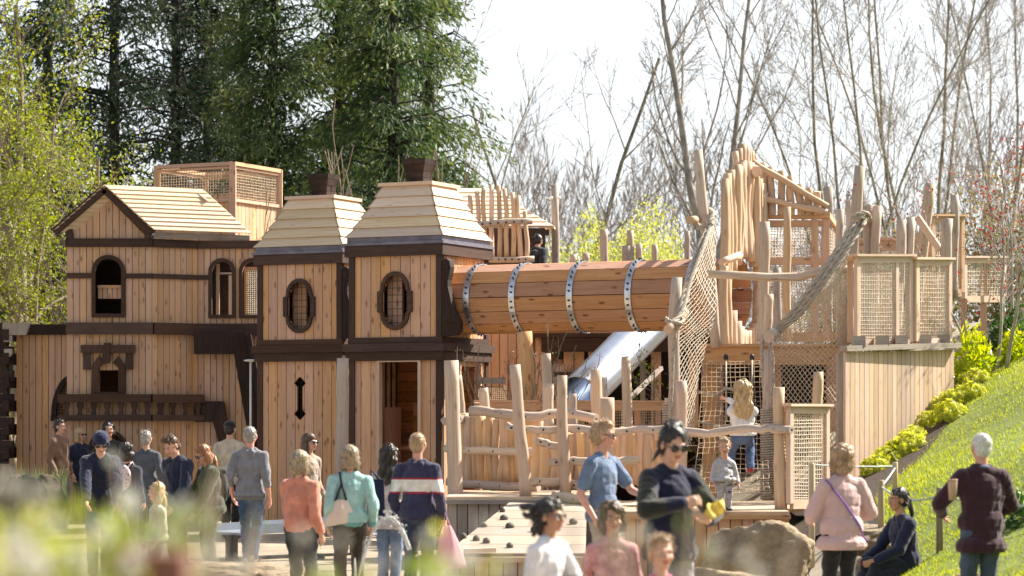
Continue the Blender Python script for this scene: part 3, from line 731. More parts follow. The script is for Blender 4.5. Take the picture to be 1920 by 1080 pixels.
mb.build('barrel_boards',W_tun,TU)
for t in (.36,1.15,2.14,3.12,4.10):
    mb=MB(); n=45; vs=[];
    for i in range(n):
        a=2*PI*i/n; 
        for q,dt in ((TR+.002,-.05),(TR+.014,-.05),(TR+.014,.05),(TR+.002,.05)): vs.append(pt(a,q,t+dt))
    fs=[]
    for i in range(n):
        j=(i+1)%n
        for e in range(4): g=(e+1)%4; fs.append((i*4+e,i*4+g,j*4+g,j*4+e))
    mb.add(vs,fs); hp=mb.build('metal_hoop',M_steel,TU)
    for i in range(nb):
        for da in (.13,.29):
            a=2*PI*i/nb+da; p=pt(a,TR+.012,t); q=pt(a,TR+.035,t); mb=MB(); mb.tube([p,q],.017,6); mb.build('bolt',M_black,hp)
# ================================================================ log wall round the tunnel mouth
te=t0+ta*TL; ulog=Vector((s26,c26,0)); DZ=2.89
LW=thing('log_wall','dense stockade of tall peeled logs round the open end of the barrel tunnel','log wall',(te.x,te.y,DZ))
for i in range(15):
    dd=-.86+i*.122; top=5.50+.30*math.exp(-((dd-.05)/.5)**2)-.14*abs(dd)+R(-.10,.07)
    base=te+ulog*dd+ta*(.10+R(-.03,.03)); b=Vector((base.x,base.y,0)); lean=Vector((R(-.03,.03),R(-.02,.02),0))
    mb=MB(); r=R(.07,.088)
    k=.56*.56-dd*dd
    if k>.02:
        hh=math.sqrt(k)
        log(mb,b+Vector((0,0,te.z+hh-.01)),b+lean+Vector((0,0,top)),r,r*.8,.014,9,10)
        if te.z-hh-.02>DZ+.04: log(mb,b+Vector((0,0,DZ-.05)),b+Vector((0,0,te.z-hh-.01)),r,r,.004,3,10)
    else: log(mb,b+Vector((0,0,DZ-.05)),b+lean+Vector((0,0,top)),r,r*.8,.016,10,10)
    mb.build('log',W_log2,LW)
mb=MB(); p=lambda px,py,Y=38.6:at(px,py,Y)
log(mb,p(1352,492,39.0),p(1388,478,39.4),.055,.055,.002,3,10); log(mb,p(1360,498,39),p(1352,520,39),.05,.05,0,2); mb.build('lintel_log',W_log2,LW)
# ================================================================ deck of the log tower
DK=thing('raised_deck','high timber deck carrying the log wall, on square posts above the climbing net','deck',at(1450,950,38.5)*1)
mb=MB()
for i in range(14): y=37.6+i*.27; mb.boxr(X_(1308,y) if y<40 else X_(1330,y),X_(1588,37.8),y,y+.262,DZ-.05,DZ)
mb.build('deck_board',W_grey,DK)
mb=MB(); mb.boxr(X_(1316,37.5),X_(1588,37.5),37.5,37.58,DZ-.30,DZ-.052); mb.boxr(X_(1316,37.5),X_(1588,37.5),37.47,37.6,DZ-.049,DZ-.02); mb.build('edge_beam',W_warm,DK)
mb=MB(); planks(mb,(X_(1600,37.4),37.4,0),(1,.35),1.5,2.9,Z_(505,37.4),.15,.03,(),.05,0,False); mb.build('slat_screen',W_tun,DK)
for px,Y in ((1330,37.9),(1580,37.7),(1452,37.9),(1345,41),(1560,41)):
    mb=MB(); x=X_(px,Y); mb.boxr(x-.09,x+.09,Y-.09,Y+.09,-.05,DZ-.06); mb.build('deck_post',W_warm,DK)
mb=MB(); planks(mb,(X_(1325,41.2),41.2,0),(1,0),X_(1590,41.2)-X_(1325,41.2),0,DZ-.1,.16,.03); mb.build('shade_screen',W_darker,DK)  # near-black boards added to paint the shade under the deck
mb=MB()
for i in range(5):
    x=X_(1500+i*16,39); mb.ell((x+R(-.2,.2),39.4+R(-.3,.3),R(.3,1.2)),(.35,.3,.35))
mb.build('soil_heap',simple('shaded_soil',(.05,.04,.03),.95,0,.5,5,.8,20),DK)
# ================================================================ cabin with sloping picket rail
CB=thing('net_cabin','open timber cabin with net walls and a sloping picket rail, behind the log wall','cabin',at(1490,640,41.2))
q=lambda px,py,Y=41.2:at(px,py,Y)
mb=MB()
for a,b,w,h in (((1428,407),(1556,407),.12,.06),((1428,419),(1550,419),.06,.1),((1428,490),(1552,490),.08,.11),((1436,632),(1566,632),.08,.14)): mb.beam(q(*a),q(*b),w,h)
for px,a,b in ((1434,407,640),(1528,412,640),(1549,405,640)): mb.beam(q(px,b),q(px,a),.10,.10,(0,1,0))
mb.beam(q(1552,403,41.1),q(1572,432,42.4),.07,.09); mb.beam(q(1572,640,42.4),q(1572,428,42.4),.09,.09,(0,1,0)); mb.beam(q(1552,490),q(1572,492,42.4),.07,.1)
for px in (1545,1570): mb.beam(q(px,600,42.8),q(px,425,42.8),.08,.08,(0,1,0))
mb.build('frame',W_clad,CB)
def netmesh(rows,nu,nv,r,mode='diamond',jit=.012,k=3):
    # rows: list of (L,R) 3D pairs top to bottom
    mb=MB(); rows=[(Vector(a),Vector(b)) for a,b in rows]; m=len(rows)-1
    def S(u,v):
        t=min(max(v,0),1)*m; i=min(int(t),m-1); f=t-i
        # catmull-rom between rows
        def cr(j):
            g=lambda z:rows[min(max(z,0),m)][j]
            p0,p1,p2,p3=g(i-1),g(i),g(i+1),g(i+2)
            return .5*((2*p1)+(p2-p0)*f+(2*p0-5*p1+4*p2-p3)*f*f+(3*p1-p0-3*p2+p3)*f**3)
        a,b=cr(0),cr(1); p=a.lerp(b,u); nn=mnoise.noise_vector(p*2.2)
        return p+nn*(.03 if mode=='diamond' or jit>.01 else .006)+Vector(mnoise.noise_vector(p*9))*jit
    if mode=='diamond':
        for kk in range(-nv,nu+1):
            for sg in (0,1):
                pts=[S(((kk+j) if not sg else (nu-(kk+j)))/nu,j/nv) for j in range(nv+1) if 0<=kk+j<=nu]
                if len(pts)>2: mb.tube(pts,r,k,0,None,True,False)
    else:
        for i in range(nu+1): mb.tube([S(i/nu,j/(nv)) for j in range(nv+1)],r,k,0,None,True,False)
        for j in range(nv+1): mb.tube([S(i/nu,j/nv) for i in range(nu+1)],r,k,0,None,True,False)
    return mb
netmesh([(q(1437,426),q(1524,426)),(q(1437,485),q(1524,485))],16,11,.008,'sq',.008).build('net_panel',M_netw,CB)
netmesh([(q(1440,500),q(1522,500)),(q(1440,622),q(1524,622))],18,24,.007,'sq',.006).build('net_panel',M_netw,CB)
netmesh([(q(1553,426,41.4),q(1570,440,42.4)),(q(1553,485,41.4),q(1570,488,42.4))],6,11,.008,'sq',.006).build('net_panel',M_netw,CB)
mb=MB(); log(mb,q(1410,302,41.0),q(1551,389,41.0),.05,.05,.01,10,9); log(mb,q(1428,372,41.0),q(1551,398,41.0),.048,.048,.008,10,9); log(mb,q(1408,316,40.8),q(1420,322,40.4),.085,.085,0,2,12); mb.build('sloping_rail',W_log2,CB)
for px,pt in ((1432,306),(1446,313),(1464,320),(1481,329),(1500,345),(1517,352),(1532,359)):
    mb=MB(); log(mb,q(px+R(-1,2),404,41.12),q(px+R(-2,2),pt,41.12),R(.055,.068),.055,.008,6,9); mb.build('picket',W_log2,CB)
for i,(px,pt) in enumerate(((1379,284),(1386,278),(1393,270),(1399,271),(1404,276),(1409,283),(1414,291))):
    mb=MB(); log(mb,q(px,330,41.2+i*.35),q(px,pt,41.2+i*.35),.062,.055,.006,4,9); mb.build('ridge_picket',W_log2,CB)
mb=MB(); log(mb,q(1380,318,41.2),q(1413,305,43.2),.06,.06,0,3,9); mb.beam(q(1395,410,41.3),q(1395,300,41.3),.14,.1,(0,1,0)); mb.build('ridge_beam',W_clad,CB)
# ================================================================ tall and short log posts on the right
G='upright log posts of the playground'
def pst(lbl,pb,pt,Y,r,m=None,Y2=None,amp=.012): return post_thing(lbl,at(pb[0],pb[1],Y),at(pt[0],pt[1],Y2 or Y),r,'log_post',m or W_log,G,amp)
pst('tall leaning log left of the log wall, with the net hanging from it',(1342,652),(1310,281),37.4,.075)
pst('tall leaning log with the thick twisted rope looped round it, right of the net',(1578,652),(1616,312),36.6,.085)
pst('slim log standing directly left of the looped leaning log',(1573,640),(1576,392),37.5,.06)
pst('slim log standing behind the looped leaning log',(1592,640),(1594,376),38.4,.062)
pst('broad short log right of the rope loop, left one of a touching pair',(1622,640),(1631,384),36.9,.075)
pst('broad short log right of the rope loop, right one of a touching pair',(1636,640),(1645,386),36.8,.07)
pst('stubby log above the wider net panel, left of two',(1680,640),(1691,412),36.4,.075)
pst('stubby log above the wider net panel, right of two',(1697,640),(1707,407),36.5,.068)
pst('tall log tilted right, behind the gap between the two net panels',(1712,640),(1742,344),37.6,.09)
pst('leaning log in front of the narrow upper rail, above the right net panel',(1765,640),(1777,410),36.4,.08)
pst('tall grey log behind the upper right net frame',(1789,560),(1789,366),38.6,.07,W_grey)
pst('grey square-topped post behind the lower end of the sloping picket rail',(1553,640),(1553,350),43.5,.08,W_grey)
pst('slim log standing inside the net cabin front',(1478,640),(1475,388),39.0,.062,W_log2)
pst('thick brown log at the right end of the log wall, shorter than its neighbours',(1430,640),(1434,416),38.4,.085)
pst('grey flat post in front of the cabin doorway, below the long horizontal log',(1458,640),(1457,502),38.0,.062,W_grey)
pst('square topped pale log behind the left edge of the net, rope tied round its middle',(1262,838),(1268,520),36.0,.085)
pst('thin pale log at the knot where the thick rope ends',(1436,650),(1442,552),36.5,.07)
pst('pale log rising in front of the left net, above the long front rail',(1277,925),(1277,714),33.3,.078,W_log2)
pst('stout pale log at the front corner of the toddler deck',(1464,957),(1460,726),31.5,.075,W_log2)
pst('pale flat log behind the small net gate',(1533,840),(1533,697),33.4,.07,W_log2)
HL=thing('horizontal_log','long bowed horizontal log tied across the net opening','log',at(1330,520,36.3))
mb=MB(); mb.tube([at(1328,514,36.3),at(1380,516,36.3),at(1440,520,36.3),at(1500,519,36.3),at(1530,510,36.3),at(1560,506,36.3),at(1604,503,36.3)],[.055,.058,.06,.062,.064,.056,.05],10); mb.build('log',W_log,HL)
LGo=thing('log_stub','short horizontal log stub poking left behind the roped post','log',at(1262,612,35.6)); mb=MB(); log(mb,at(1252,618,35.4),at(1285,585,36.6),.06,.06,0,3,10); mb.build('log',W_log2,LGo)
LGp=thing('log_stub','short horizontal log stub poking left of the tall leaning log beside its rope knot','log',at(1300,415,37)); mb=MB(); log(mb,at(1293,413,37),at(1320,411,37.8),.06,.06,0,3,10); mb.build('log',W_log2,LGp)
LGq=thing('log_stub','angled log stub under the rope end knot, cut end facing out','log',at(1446,625,36)); mb=MB(); log(mb,at(1441,632,35.6),at(1478,606,36.6),.075,.07,0,3,10); mb.build('log',W_log,LGq)
# ================================================================ ropes and nets
def rope(lbl,strands,r,nm='thick_rope',m=None):
    o=thing(nm,lbl,'rope',strands[0][0]); 
    for st in strands:
        mb=MB(); pts=[]; n=26
        st=[Vector(s_) for s_ in st]; k=len(st)-1
        for i in range(n*k+1):
            t=i/n; j=min(int(t),k-1); f=t-j; g=lambda z:st[min(max(z,0),k)]
            p0,p1,p2,p3=g(j-1),g(j),g(j+1),g(j+2)
            pts.append(.5*((2*p1)+(p2-p0)*f+(2*p0-5*p1+4*p2-p3)*f*f+(3*p1-p0-3*p2+p3)*f**3))
        for ph in range(3):
            tw=[]; L=0
            for i,pp in enumerate(pts):
                if i: L+=(pp-pts[i-1]).length
                d=(pts[min(i+1,len(pts)-1)]-pts[max(i-1,0)]).normalized(); a=d.orthogonal().normalized(); b=d.cross(a)
                an=ph*2*PI/3+L/(r*3.2)*1.6; tw.append(pp+(a*math.cos(an)+b*math.sin(an))*r*.48)
            mb.tube(tw,r*.58,6)
        mb.build('strand',m or M_rope,o)
    return o
A0=lambda px,py,Y:at(px,py,Y)
rope('thick triple rope slung diagonally from the leaning log down to the rope-wrapped pillar',[[A0(1618+e,402+e*.6,36.3),A0(1585+e,455+e*.7,36.0),A0(1530+e,535+e*.7,35.8),A0(1485+e,592+e*.5,35.8),A0(1442+e*.3,630+e*.3,35.9)] for e in (-5,1.5,8)],.033)
rope('rope loop tied round the leaning log on the right',[[A0(1596,408,36.2),A0(1610,400,36.1),A0(1626,400,36.2),A0(1630,412,36.5),A0(1615,416,36.9),A0(1598,412,36.6)],[A0(1596,416,36.2),A0(1612,407,36.1),A0(1622,411,36.2),A0(1618,424,36.1)]],.03)
rope('rope knot tied round the tall leaning log on the left',[[A0(1308,428,37.1),A0(1320,424,37),A0(1332,412,37),A0(1339,400,37.2),A0(1330,392,37.8)],[A0(1308,420,37.1),A0(1322,430,37),A0(1336,420,37)]],.03)
rope('thick bundled rope running down the left edge of the hanging net',[[A0(1334,420,37.1),A0(1312,458,36.7),A0(1290,525,36.2),A0(1272,590,35.8),A0(1262,650,35.8),A0(1258,740,35.9),A0(1256,830,36)],[A0(1336,416,37.1),A0(1319,462,36.6),A0(1297,520,36.2),A0(1278,585,35.8),A0(1262,604,35.6)]],.034)
rope('pale rope lashing tied round the square topped log',[[A0(1249,596,35.8),A0(1258,603,35.6),A0(1274,606,35.6),A0(1282,600,35.9),A0(1268,596,36.3)],[A0(1249,600,35.8),A0(1260,608,35.6),A0(1282,606,35.7)]],.026)
rope('rope ends wrapped down the pillar under the knot',[[A0(1432,628,36),A0(1429,660,35.9),A0(1432,720,35.9),A0(1436,765,35.9)],[A0(1442,632,35.9),A0(1448,680,35.8),A0(1446,765,35.8)]],.03)
def coil(lbl,px,p0,p1,Y,r,rr=.017):
    o=thing('rope_wrapped_pillar',lbl,'pillar',at(px,p1,Y)); a,b=at(px,p1,Y),at(px,p0,Y); n=int((b-a).length/(rr*1.9)); mb=MB()
    mb.tube([a+(b-a)*(i/(n*14))+Vector((r*math.cos(2*PI*i/14),r*math.sin(2*PI*i/14),0)) for i in range(n*14)],rr,5); mb.build('rope_coil',M_rope,o)
    mb=MB(); log(mb,at(px,p1+4,Y),at(px,p0-(110 if px>1300 else 10),Y),r*.9,r*.8,.005,5,10); mb.build('log',W_log,o); return o
coil('pillar closely wrapped in coiled rope, right of the toddler under the diagonal rope',1441,766,936,35.9,.10)
coil('short rope-wrapped pillar stump left of the hanging net behind the dark haired woman',1256,756,840,36.1,.09)
NL=thing('hanging_net','steep white cord net draped left of the log wall from the tall leaning log','net',at(1300,830,36.3))
netmesh([(A0(1326,418,37.0),A0(1341,400,37.3)),(A0(1292,520,36.3),A0(1342,500,37.3)),(A0(1274,600,36),A0(1342,590,37.2)),(A0(1266,660,36),A0(1322,650,37.2)),(A0(1262,760,36),A0(1306,740,36.9)),(A0(1260,838,36.1),A0(1296,838,36.6))],8,34,.007).build('cord_mesh',M_netw,NL)
NR=thing('hanging_net','wide pale cord net stretched below the diagonal rope, in front of the dark underside','net',at(1510,850,36))
netmesh([(A0(1588,470,36.2),A0(1598,505,36.4)),(A0(1530,552,36),A0(1590,545,36.5)),(A0(1452,640,35.9),A0(1584,620,36.6)),(A0(1450,700,36),A0(1580,700,36.5)),(A0(1452,780,36),A0(1576,780,36.3)),(A0(1456,870,36),A0(1566,870,36.2))],14,34,.007).build('cord_mesh',M_netw,NR)
NF=thing('climbing_net','square-mesh rope climbing net sloping up from the toddler deck to the high deck','net',at(1370,930,34.5))
netmesh([(A0(1316,676,37.3),A0(1434,676,37.3)),(A0(1316,735,36.9),A0(1436,735,36.9)),(A0(1310,800,36.4),A0(1438,800,36.4)),(A0(1306,870,35.6),A0(1440,870,35.6)),(A0(1296,925,34.4),A0(1442,925,34.4))],13,28,.0055,'sq',.012).build('cord_mesh',M_net,NF)
mb=MB()
for px in (1361,1410): mb.tube([A0(px,668,37.4),A0(px,690,37.2),A0(px+R(-3,3),790,36.5)],.014,6)
mb.tube([A0(1310,735,37),A0(1340,742,36.9),A0(1362,728,36.9),A0(1385,735,36.9)],.022,6); mb.tube([A0(1308,790,36.5),A0(1350,800,36.4),A0(1400,792,36.4),A0(1436,800,36.4)],.02,6); mb.build('support_rope',M_rope,NF)
for px in (1361,1410): mb=MB(); mb.ell(A0(px,670,37.35),(.035,.03,.05)); mb.build('steel_shackle',M_black,NF)
# ================================================================ framed net panels
def netpanel(lbl,px0,px1,pt,pb,Y,Y1=None,mull=(),fw=.075,nu=22,nv=20,side=None,name='net_panel_frame',pale=True):
    Y1=Y1 or Y; o=thing(name,lbl,'net panel',at((px0+px1)/2,pb,Y)); a,b=at(px0,pb,Y),at(px1,pb,Y1); a1,b1=at(px0,pt,Y),at(px1,pt,Y1)
    mb=MB(); m=fw/2; up=(b-a).normalized().cross(Vector((0,0,1)))
    dx=(b-a).normalized()*m
    mb.beam(a+dx,a1+dx,fw,.06,up); mb.beam(b-dx,b1-dx,fw,.06,up)
    z=Vector((0,0,m)); mb.beam(a-z*.2+dx*2,b-z*.2-dx*2,.055,fw*1.4); mb.beam(a1-z+dx*2,b1-z-dx*2,.055,fw*1.2); mb.beam(a1+Vector((0,-.02,.015))-dx,b1+Vector((0,-.02,.015))+dx,.12,.03)
    for t in mull: mb.beam(a.lerp(b,t),a1.lerp(b1,t),fw*.8,.05,up)
    mb.build('frame',W_pale if pale else W_clad,o)
    cs=[0]+list(mull)+[1]
    for k in range(len(cs)-1):
        t0_,t1_=cs[k],cs[k+1]; w=(b-a).length*(t1_-t0_); n=max(5,int(nu*1.2*(t1_-t0_)))
        netmesh([(a1.lerp(b1,t0_)+dx-z*2,a1.lerp(b1,t1_)-dx-z*2),(a.lerp(b,t0_)+dx+z,a.lerp(b,t1_)-dx+z)],n,nv,.0062,'sq',.002).build('net',M_netw,o)
    if side:
        mb=MB(); mb.beam(at(side,pb,Y+.6),at(side,pt,Y+.6),.07,.06,(0,1,0)); mb.beam(at(side,pt+4,Y+.6),a1,.06,.08); mb.build('side_post',W_warm,o)
    return o
netpanel('wide pale framed net panel with a mullion, standing on the retaining wall, left of two',1604,1709,481,642,34.4,35.3,(.72,),.075,26,21,1594)
netpanel('narrow pale framed net panel on the retaining wall, right of two',1715,1782,487,640,35.3,36.0,(),.075,16,20,1711)
netpanel('small net gate with a pale top rail beside the toddler deck corner',1478,1552,762,944,31.4,32.2,(),.08,14,24,1472)
netpanel('tall net panel with brown frame up behind the right net panels',1744,1806,406,548,38.2,38.8,(),.08,14,14,None,'net_panel_frame',False)
netpanel('low net fence panel at the far right behind the red-leaved shrub',1806,1884,484,560,39.5,40.5,(),.07,20,10,None,'net_panel_frame',True)
fp=[o for o in bpy.data.objects if o.get('label','').startswith('low net fence panel')][0]
for px,Y in ((1808,39.55),(1845,40.0),(1882,40.5)): mb=MB(); mb.beam((X_(px,Y),Y+.05,hill(X_(px,Y),Y)-.1),(X_(px,Y),Y+.05,Z_(500,Y)),.08,.08,(0,1,0)); mb.build('post',W_clad,fp)
BR=thing('slanted_rail','pale slanted handrail between the tilted logs above the right net panel','rail',at(1740,450,37)); mb=MB(); mb.beam(at(1720,407,37),at(1762,468,36.8),.06,.09); mb.build('rail',W_pale,BR)
BR=thing('cross_rail','brown horizontal boards behind the stubby logs on the right','rail',at(1700,460,38)); mb=MB(); mb.beam(at(1604,458,38),at(1742,458,38),.05,.2); mb.beam(at(1604,449,38),at(1742,449,38),.1,.03); mb.build('board',W_clad,BR)
# corbel blocks + retaining wall
RW=thing('retaining_wall','sunlit vertical board retaining wall with cap rail, beside the yellow shrubs','wall',(4.225,33.8,0))
ro=Vector((4.225,33.8,0)); re=Vector((5.97,36,0)); ru=(re-ro); rl=ru.length; run=ru.normalized()
mb=MB(); planks(mb,ro,ru,rl,.2,lambda q:2.66+.10*q/rl,.115,.035); mb.build('boarding',W_ret,RW)
mb=MB(); mb.beam(ro+Vector((-.03,-.03,2.71)),re+Vector((.04,-.03,2.82)),.12,.07); mb.beam(ro+Vector((-.02,.15,0)),ro+Vector((-.02,.15,2.66)),.14,.14,(0,1,0)); mb.build('cap_rail',W_grey,RW)
mb=MB()
for t in (.12,.33,.5,.72,.9): pp=ro.lerp(re,t)+Vector((0,.05,2.80+.1*t)); mb.box(pp,(.16,.16,.13))
mb.build('bearer_block',W_grey,RW)
# ================================================================ toddler deck, centre deck, ramp
D1=thing('low_deck','low boarded deck under the climbing net where the toddler stands','deck',(2.4,32,0))
mb=MB(); z1=.74
fr=[at(1180,0,30.9).x,at(1484,0,30.9).x]
for i in range(22):
    y=30.86+i*.2; mb.boxr(X_(1170,31)+.004*(i%3),X_(1478,31)+(.35 if y>31.6 else 0)+.004*(i%2),y,y+.192,z1-.04,z1)
mb.build('deck_board',W_deck,D1)
mb=MB(); planks(mb,(X_(1170,31),30.9,0),(1,0),X_(1478,31)-X_(1170,31),0,z1-.043,.14,.03); mb.boxr(X_(1168,31),X_(1480,31),30.82,30.86,z1-.09,z1-.041); mb.build('skirt',W_warm,D1)
mb=MB(); planks(mb,(X_(1478,31),30.9,0),(.1,1),1.2,0,z1-.043,.14,.03); mb.build('skirt',W_warm,D1)
D2=thing('low_deck','low boarded deck behind the split-log fences in the centre','deck',(.5,34,0))
mb=MB(); z2=.86
for i in range(17): y=32.72+i*.2; mb.boxr(X_(838,33),X_(1168,31)-.01,y,y+.192,z2-.04,z2)
mb.build('deck_board',W_deck,D2)
mb=MB(); planks(mb,(X_(838,33),32.76,0),(1,0),X_(1168,31)-X_(838,33)-.01,0,z2-.043,.13,.03); mb.boxr(X_(836,33),X_(1168,31)-.01,32.68,32.72,z2-.09,z2-.041); mb.build('skirt',W_grey,D2)
RP=thing('climbing_ramp','sloping grey climbing ramp with dark hand holds leading up to the low deck','ramp',(.2,29,0))
ra,rb=at(835,1038,28.6),at(1098,1038,28.6); rc,rd_=at(955,942,32.6),at(1100,946,32.6)
mb=MB(); nr=6
for i in range(nr):
    t0_,t1_=i/nr+.006,(i+1)/nr; L0,L1=ra.lerp(rc,t0_),ra.lerp(rc,t1_); R0,R1=rb.lerp(rd_,t0_),rb.lerp(rd_,t1_)
    up=Vector((0,0,.03)); mb.hexa([L0-up,R0-up,R1-up,L1-up,L0,R0,R1,L1],[(0,0,0),(2,0,0),(2,.6,0),(0,.6,0),(0,0,.03),(2,0,.03),(2,.6,.03),(0,.6,.03)])
mb.build('ramp_board',wood('ramp_ply',(.33,.265,.20),(.46,.385,.30),var=.2,knots=.3,grey=.6),RP)
mb=MB(); mb.beam(ra+Vector((.2,-.05,.03)),ra.lerp(rb,.36)+Vector((0,-.02,.04)),.10,.05); mb.build('edge_batten',W_pale,RP)
mb=MB(); planks(mb,(ra.x,28.58,0),(1,0),rb.x-ra.x+.05,-.05,ra.z-.08,.16,.03); mb.boxr(ra.x-.02,rb.x+.08,28.5,28.58,ra.z-.09,ra.z-.032); mb.hexa([Vector((ra.x,28.6,-.02)),Vector((ra.x+.03,28.6,-.02)),Vector((rc.x+.03,32.6,-.02)),Vector((rc.x,32.6,-.02)),ra-Vector((0,0,.033)),ra+Vector((.03,0,-.033)),rc+Vector((.03,0,-.033)),rc-Vector((0,0,.033))]); mb.build('plinth',W_deck,RP)
for px,py in ((942,963),(945,978),(956,993),(868,1012),(893,1016),(905,992),(956,1028),(1064,1030),(1075,985),(1000,1000),(912,1020)):
    t=(1038-py)/(1038-944); pl=ra.lerp(rc,t); pr_=rb.lerp(rd_,t); Yq=pl.y; x=X_(px,Yq)
    mb=MB(); zz=pl.z; sc_=R(.026,.042); mb.ell((x,Yq,zz+.015),(sc_*1.2,sc_*1.6,.045),Matrix.Rotation(R(0,3),3,'Z'),0,None,8,5); mb.build('hand_hold',simple('dark_hold',(.10,.085,.075),.7) if 'dark_hold' not in bpy.data.materials else bpy.data.materials['dark_hold'],RP)
# ================================================================ split-log palisades in the centre
def palisade(lbl,px0,px1,pt,pb,Y,Y1,n,rails,curve=0,mt=W_gold):
    o=thing('palisade_fence',lbl,'fence',at((px0+px1)/2,pb,Y))
    for i in range(n):
        t=(i+.5)/n; px=px0+(px1-px0)*t; Yy=Y+(Y1-Y)*t+curve*math.sin(PI*t); b=at(px,pb,Yy); tt=at(px+R(-3,3),pt+R(-7,9),Yy); b.z=z2+.1+R(0,.06)
        mb=MB(); mb.tube(wavy(b,tt,5,.012),[R(.05,.075)]*6,7); mb.build('picket',mt if R(0,1)>.25 else W_log2,o)
    for pts,r in rails:
        mb=MB(); P3=[at(*p_) for p_ in pts]; 
        pp=[]
        for a,b in zip(P3[:-1],P3[1:]): pp+=[a.lerp(b,k/4)+Vector((0,R(-.01,.01),R(-.012,.012))) for k in range(4)]
        pp.append(P3[-1]); mb.tube(pp,[r*R(.92,1.08) for _ in pp],10); ob=mb.build('rail',W_log,o)
        for a in pp[1::3]: mb=MB(); mb.ell(a+Vector((0,-r-.002,0)),(.016,.012,.016),None,0,None,8,5); mb.build('bolt',M_black,ob)
    return o
palisade('golden split-log fence curving behind the thick bent post, left of the two palisades',848,1015,778,912,35.6,34.6,17,[([(832,790,35.2),(850,783,35.3),(868,786,35.2)],.058),([(884,770,34.9),(940,776,34.6),(1000,783,34.4),(1060,772,34.5),(1118,786,34.2)],.066),([(836,842,35.1),(880,844,34.9),(940,847,34.6),(1000,846,34.4),(1025,848,34.3)],.052),([(838,903,35),(900,908,34.8),(950,912,34.5),(1010,914,34.3)],.06)],-.2)
palisade('golden split-log fence with a long wavy top rail, right of two palisades',1000,1262,806,918,33.9,33.4,24,[([(950,799,33.4),(985,806,33.3),(1030,806,33.2),(1070,803,33.2),(1130,810,33.1),(1190,806,33.1),(1260,806,32.8),(1330,812,32.3),(1390,805,31.9),(1440,804,31.5),(1484,806,31.3)],.05),([(1008,828,33.4),(1030,833,33.3),(1060,838,33.2)],.05),([(1032,868,33.2),(1075,864,33.1),(1120,866,33),(1200,864,33)],.055),([(1000,904,33.5),(1050,903,33.3),(1085,910,33.2)],.06),([(1036,930,32.8),(1075,934,32.7),(1108,940,32.6)],.062)],-.15)
pst('thick bent log post with a crook, between the front turret and the golden fences',(856,1000),(846,676),34.2,.105,None,None,.0)
bpy.data.objects.remove(bpy.data.objects['log'],do_unlink=True) if False else None
pst('tall pale log with bulging foot in the middle of the golden fences',(985,935),(966,684),33.0,.08,W_log2)
pst('pale log with a rounded top, right of the bulging-foot log',(1060,930),(1053,704),33.1,.075,W_log2)
pst('pale log behind the front fence, just left of the blue shirted man',(1122,880),(1119,693),34.6,.085,W_log2)
pst('short squared log, lowest top, above the blue shirted man',(1140,930),(1139,746),33.0,.095,W_log2)
pst('tall log in front of the dark void beside the steel slide',(1176,880),(1174,668),36.5,.075)
pst('short dark log half hidden between pale logs, just right of the slide',(1132,860),(1132,707),36.3,.055,W_grey)
pst('brown log behind the fence, below the steel slide foot, left of it',(1026,790),(1025,663),38.5,.08)
pst('squat log with a nicked top just in front of the slide foot, left side',(1028,800),(1028,719),36.5,.082)
pst('squat round log just right of the slide foot',(1074,800),(1073,738),36.8,.068,W_grey)
pst('short tilted log on the left end of the golden fence',(914,800),(905,728),35.6,.075)
pst('pale log against the open side doorway of the front turret',(864,790),(858,704),37.0,.075)
pst('long pale log standing in the gap between the two turrets',(640,900),(643,672),41.0,.105)
pst('thick brown square-cut post holding up the barrel tunnel',(991,800),(983,622),40.4,.13,W_warm)
for lb,px,pt,r in (('first slim log rising behind the barrel tunnel, tallest of the group',1133,430,.08),('short log behind the tunnel, left of the tallest one, left of two',1076,477,.07),('short log behind the tunnel, left of the tallest one, right of two',1099,475,.07),('slim log behind the tunnel among four close ones, tallest',1183,432,.065),('broad low dark log behind the tunnel among four close ones',1176,461,.09),('medium log behind the tunnel, just right of the broad low one',1199,457,.065),('low log behind the tunnel, second from the hanging net',1228,459,.06),('log behind the tunnel, nearest to the hanging net',1289,433,.055)):
    pst(lb,(px,560),(px-1,pt),46.0,r,W_log if r<.09 else W_grey)
UP=thing('utility_post','tall grey timber post with small white knobs, behind the tunnel','post',at(1042,620,48)); mb=MB(); log(mb,at(1042,620,48),at(1041,347,48),.075,.07,.004,5,9); mb.build('pole',W_grey,UP); 
for px in (1033,1048): mb=MB(); mb.ell(at(px,371,47.9),(.04,.04,.03)); mb.build('insulator',M_white,UP)
# ================================================================ building behind the tunnel, slide
BP=thing('back_playhouse','shaded larch playhouse frame behind the tunnel with dark openings under a heavy beam','playhouse',at(1080,800,45))
q=lambda px,py,Y=44.5:at(px,py,Y)
mb=MB(); planks(mb,(X_(905,44.6),44.6,0),(1,0),X_(1000,44.6)-X_(905,44.6),0,Z_(616,44.6),.15,.03); planks(mb,(X_(1000,45.6),45.6,0),(1,0),X_(1060,45.6)-X_(1000,45.6),0,Z_(616,45.6),.15,.03); mb.build('wall',W_clad,BP)
mb=MB(); mb.beam(q(1015,647,44.3),q(1330,647,44.3),.2,.22); mb.beam(q(1000,630,44.4),q(1330,630,44.4),.3,.06); mb.beam(q(1030,702,44.4),q(1110,702,44.4),.12,.08); mb.build('beam',W_dark,BP)
mb=MB()
for px in (1013,1066,1086,1112,1230,1300): mb.beam(q(px,820),q(px,630),.16,.14,(0,1,0))
mb.beam(q(1010,618,44.6),q(1330,618,44.6),.1,.12)
mb.build('post',W_clad,BP)
